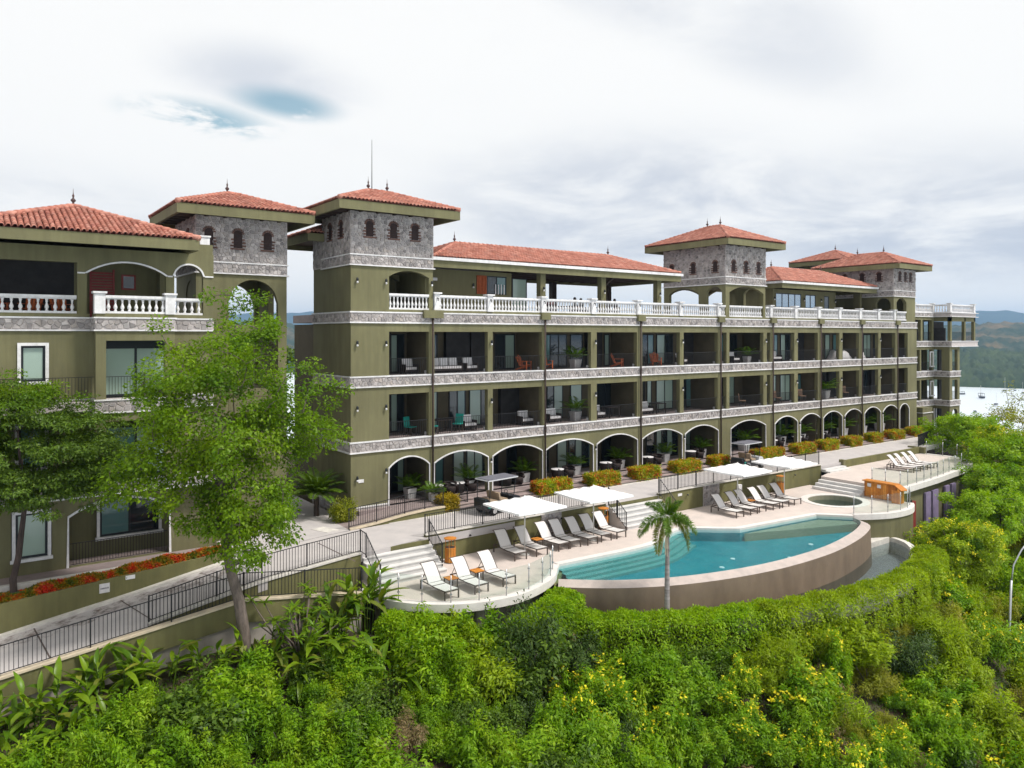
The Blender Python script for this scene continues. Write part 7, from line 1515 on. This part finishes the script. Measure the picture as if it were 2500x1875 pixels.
# ------------------------------------------------------------------ shrubs over the slope
PROTO = {
    'bright': [bush_mesh('shrub', 'lf_bright', 12000, 1.0, 1.0, 44, .13, .046, 301, .75, .21), bush_mesh('shrub', 'lf_bright', 12000, .9, 1.25, 52, .13, .046, 302, .8, .19), bush_mesh('shrub', 'lf_bright', 12000, 1.2, .75, 40, .12, .044, 312, .6, .2)],
    'mid': [bush_mesh('shrub', 'lf_mid', 10000, 1.0, .8, 30, .12, .06, 303, .3, .27), bush_mesh('shrub', 'lf_mid', 10000, 1.15, .7, 36, .11, .06, 304, .3, .22), bush_mesh('shrub', 'lf_bright', 9000, .9, .9, 26, .17, .06, 313, .2, .24)],
    'yg': [bush_mesh('shrub', 'lf_yellowgreen', 11000, 1.0, .85, 40, .13, .05, 305, .6, .22), bush_mesh('shrub', 'lf_hedge', 11000, 1.1, .9, 46, .13, .05, 306, .6, .2), bush_mesh('shrub', 'lf_yellowgreen', 11000, 1.25, .6, 44, .12, .05, 314, .5, .19)],
    'olive': [bush_mesh('shrub', 'lf_olive', 10000, 1.1, .65, 40, .14, .03, 307, .8, .22), bush_mesh('shrub', 'lf_olive', 10000, 1.2, .55, 46, .14, .03, 308, .8, .2), bush_mesh('shrub', 'lf_yellowgreen', 9000, 1.1, .7, 40, .16, .026, 315, .9, .2)],
    'dry': [bush_mesh('shrub', 'lf_dry', 7000, .95, .6, 26, .15, .03, 309, .2, .24)],
    'dark': [bush_mesh('shrub', 'lf_dark', 11000, 1.0, .75, 30, .14, .04, 310, .1, .27, .4)]}
YF = [flower_mesh('flower_cluster', 'fl_yellow', 60, 1.0, 1.0, 44, .08, 301, .21), flower_mesh('flower_cluster', 'fl_yellow', 66, .9, 1.25, 52, .08, 302, .19), flower_mesh('flower_cluster', 'fl_yellow', 50, 1.2, .75, 40, .08, 312, .2)]
NM = {'bright': 'bright green feathery shrub', 'mid': 'mid-green leafy shrub', 'yg': 'yellow-green shrub', 'olive': 'olive-green wiry shrub', 'dry': 'dry brownish shrub', 'dark': 'dark feathery shrub', 'flower': 'green shrub dotted with yellow flowers'}
def proj(x, y, z):
    dx, dy = x + 16.4, y + 36.7; t = dx * .589 + dy * .808; l_ = dx * .808 - dy * .589; return 1250 + l_ / t * 1850, 817 - (z - 9.5) / t * 1850
rr = random.Random(77); cells = []
def kind_at(x, d):
    r_ = rr.random()
    if x < -7: return ('bright' if r_ < .85 else 'mid') if d > 2.3 else None
    if x < 0: return 'bright' if r_ < .45 else ('mid' if r_ < .72 else ('dry' if r_ < .82 else ('flower' if d > 4 and x > -5 and r_ < .93 else 'yg')))
    if x < 9: return 'bright' if r_ < .36 else ('flower' if d > 2.4 and r_ < .58 else ('mid' if r_ < .82 else ('dry' if r_ < .90 else 'dark')))
    if x < 18: return 'yg' if r_ < .25 and d < 2.5 else ('bright' if r_ < .35 else ('flower' if r_ < .56 else ('dark' if r_ < .64 else ('olive' if r_ < .88 else 'dry'))))
    return 'yg' if r_ < .52 else ('olive' if r_ < .86 else 'flower')
STEP = 1.16; x = -17.5
while x < 46:
    d = .75
    while d < 12:
        X, D = x + rr.uniform(-.6, .6), d + rr.uniform(-.55, .55); Y = lerp_tab(YB, X) - D; k = kind_at(X, D); z = terrain_z(X, Y); px_, py_ = proj(X, Y, z + .6)
        if k and -120 < px_ < 2620 and py_ < 2010 and not (-4.6 < X < -2.6 and D < 3 ) and not (X < -2.5 and D < 1.8) and not (4 < X < 29 and D < 1.5) and not (2445 - 40 < px_ < 2485 and 1480 < py_ < 1760): cells.append((X, Y, z, k, D))
        d += STEP * (1 if x < 20 else 1.3)
    x += STEP * (1 if x < 20 else 1.35)
LM = [(-15, 'left parapet end'), (-10.5, 'concrete footing'), (-7.5, 'big tree trunk'), (-4, 'near stairs'), (0, 'near deck'), (3.5, 'deck and pool joint'), (7.5, 'palm'), (12, 'mid pool wall'), (17, 'right pool wall'), (22, 'catch basin'), (28, 'catch basin end'), (34, 'bar counter'), (42, 'pump house doors')]
cnt = {}
for X, Y, z, k, D in cells:
    kk = 'bright' if k == 'flower' else k; i = rr.randrange(len(PROTO[kk])); o = bpy.data.objects.new('shrub', PROTO[kk][i]); COL.objects.link(o); s = rr.choice((.62, .8, .95, 1.1, 1.25, 1.55)) * rr.uniform(.92, 1.1) * (1.1 if X > 20 else 1)
    if k in ('dry', 'olive'): s *= .9
    o.location = (X, Y, z + .1); o.rotation_euler = (rr.uniform(-.12, .12), rr.uniform(-.12, .12), rr.uniform(0, 6.28)); o.scale = (s * rr.uniform(.8, 1.25), s * rr.uniform(.8, 1.25), s * rr.uniform(.75, 1.3))
    lm = min(LM, key=lambda q: abs(q[0] - X))[1]; row = ['top', 'second', 'third', 'fourth', 'fifth', 'sixth', 'seventh', 'eighth', 'ninth', 'tenth', 'eleventh'][min(10, int(D / STEP))]; key = (k, lm, row); cnt[key] = cnt.get(key, 0) + 1
    tag(o, f'{NM[k]} below {lm}, {row} row' + ('' if cnt[key] == 1 else f', {["", "", "second", "third", "fourth", "fifth", "sixth", "seventh"][min(cnt[key], 7)]} from left'), 'shrub', 'shrubs on the slope')
    c = bpy.data.objects.new('stems', STEM[i % 2]); COL.objects.link(c); c.parent = o; c.scale = (1.1, 1.1, .9)
    if k == 'flower': c = bpy.data.objects.new('flower_cluster', YF[i]); COL.objects.link(c); c.parent = o; c['kind'] = 'stuff'
# ground cover: low leaves and grass between the shrubs
rs = np.random.RandomState(55); n = 150000; gx = rs.uniform(-18, 50, n); gd = rs.uniform(.1, 11, n); gy = np.array([lerp_tab(YB, a) for a in gx]) - gd; keep = rs.uniform(0, 1, n) < .5 + .5 * np.sin(gx * 1.1) * np.sin(gy * 1.3 + gx * .4); gx, gy = gx[keep], gy[keep]
gz = np.array([terrain_z(a, b) for a, b in zip(gx, gy)]); p = np.stack([gx, gy, gz + .02], 1); d = np.tile(np.array([[0, -.2, 1.0]]), (len(p), 1))
o = bpy.data.objects.new('ground_cover', quads_mesh('ground_cover', leaves(p, d, .20, .06, rs, .35), 'lf_mid')); COL.objects.link(o); tag(o, 'low grass and creeping leaves between the shrubs', 'ground cover', kind='stuff')

# ------------------------------------------------------------------ lamp post, boats, far resort
lp = empty('lamp_post', (27.7, -20, -10.6)); tag(lp, 'tall grey street lamp post with a bent arm at the right edge', 'lamp post'); q = MB(); q.tube([(27.7, -20, -10.8), (27.95, -20, -6), (28.2, -20, -3.4)], [.075, .065, .06], 8); q.build('pole', 'steel', lp, True); q = MB(); q.tube([(28.2, -20, -3.4), (28.35, -20.05, -2.6), (28.9, -20.2, -1.9), (29.6, -20.4, -1.3)], .04, 7); q.build('arm', 'steel', lp, True); q = MB(); q.tube([(29.6, -20.4, -1.3), (30.2, -20.55, -1.15)], [.09, .05], 8); q.build('lamp_head', 'pot', lp)
def sea_at(px, py):
    a = (px - 1250) / 1850; t = (9.5 - SEA) * 1850 / (py - 817); return -16.4 + (.589 + a * .808) * t, -36.7 + (.808 - a * .589) * t
def boat(px, py, s, lab, canopy=True, mast=0):
    x, y = sea_at(px, py); root = empty('moored_boat', (x, y, SEA)); tag(root, lab, 'boat', 'boats moored in the bay'); q = MB(); n = 9; pr = []
    for i in range(n):
        t = i / (n - 1); w_ = 1.0 * math.sin(math.pi * min(1, .25 + .78 * t)) ** .6 if t < .99 else .05; xx = 3.6 * (.5 - t) * -1; sh = .25 * t * t; q.v += [(xx, -w_, .75 + sh), (xx, -w_ * .6, -.1), (xx, w_ * .6, -.1), (xx, w_, .75 + sh)]
    for i in range(n - 1):
        for j in range(3): q.f.append((i * 4 + j, i * 4 + j + 1, i * 4 + j + 5, i * 4 + j + 4))
        q.f.append((i * 4 + 3, i * 4, i * 4 + 4, i * 4 + 7))
    q.f.append((0, 1, 2, 3)); h = q.build('hull', 'cartdark' if canopy else 'cartwhite', None); h.parent = root
    q = MB()
    if canopy: q.box(-1.2, .9, -.8, .8, 1.9, 2.0).box(-1.15, -1.05, -.75, -.65, .7, 1.9).box(-1.15, -1.05, .65, .75, .7, 1.9).box(.7, .8, -.75, -.65, .7, 1.9).box(.7, .8, .65, .75, .7, 1.9)
    else: q.box(-1.0, .7, -.55, .55, .75, 1.35)
    c = q.build('canopy' if canopy else 'cabin', 'cartdark', None); c.parent = root
    if mast: q = MB(); q.tube([(.2, 0, .8), (.2, 0, mast)], .06, 5); c = q.build('mast', 'alu', None); c.parent = root
    root.scale = (s,) * 3; root.rotation_euler = (0, 0, random.uniform(-.6, 1.2))
boat(2350, 963, 1.6, 'dark boat on the bay just right of the far wing'); boat(2395, 972, 2.4, 'largest dark boat in the middle of the bay', True, 5); boat(2432, 992, 1.9, 'grey boat below the largest one', False, 6); boat(2453, 957, 1.7, 'sailing boat with mast near the right edge', False, 9); boat(2477, 954, 1.1, 'small boat far out near the resort', True); boat(2497, 962, 1.5, 'boat with mast at the right picture edge', False, 8); boat(2380, 1008, 1.4, 'pale boat low in the bay, behind the tree tops', False)
x, y = sea_at(2475, 926); rz_ = math.atan2(-.589, .808) + .1; z0 = SEA + 2.5
res = empty('beach_resort', (x, y, z0)); tag(res, 'white resort with red roofs on the far shore', 'building'); 
def rpart(n_, m_, *bs):
    q = MB()
    for b in bs: q.box(*b)
    o = q.build(n_, m_, None); o.parent = res; return o
rpart('wall', 'white', (-16, 13, 0, 9, 0, 8)); rpart('wall', 'white', (13, 26, 3, 12, 0, 6)); rpart('wall', 'white', (-30, -19, -2, 5, 0, 2.5))
for (x0, x1, y0, y1, z) in ((-17, 14, -1, 10, 8), (13, 27, 2, 13, 6)):
    q = MB(); cy = (y0 + y1) / 2; q.add([(x0, y0, z), (x1, y0, z), (x1, y1, z), (x0, y1, z), (x0 + 4, cy, z + 3), (x1 - 4, cy, z + 3)], [(0, 1, 5, 4), (1, 2, 5), (2, 3, 4, 5), (3, 0, 4)]); o = q.build('roof', 'redroof', None); o.parent = res
for r_ in range(2):
    for i in range(9): rpart('window', 'dark_glass', (-14.5 + i * 3, -12.8 + i * 3, -.12, .02, 1.2 + r_ * 3.4, 3.4 + r_ * 3.4))
res.rotation_euler = (0, 0, rz_)

# ------------------------------------------------------------------ the air over the bay
q = MB(); q.box(-14300, 14300, -14300, 14300, -58.5, 222); hz = q.build('haze', 'white'); hz['kind'] = 'stuff'; hz['label'] = 'thin blue haze over the bay'
m = bpy.data.materials.new('haze_air'); m.use_nodes = True; n = m.node_tree.nodes; n.remove(n['Principled BSDF']); v = n.new('ShaderNodeVolumePrincipled'); v.inputs['Color'].default_value = (.40, .65, 1.0, 1); v.inputs['Density'].default_value = .00013; v.inputs['Anisotropy'].default_value = .2
m.node_tree.links.new(v.outputs[0], n['Material Output'].inputs['Volume']); m.cycles.homogeneous_volume = True
hz.data.materials.clear(); hz.data.materials.append(m)
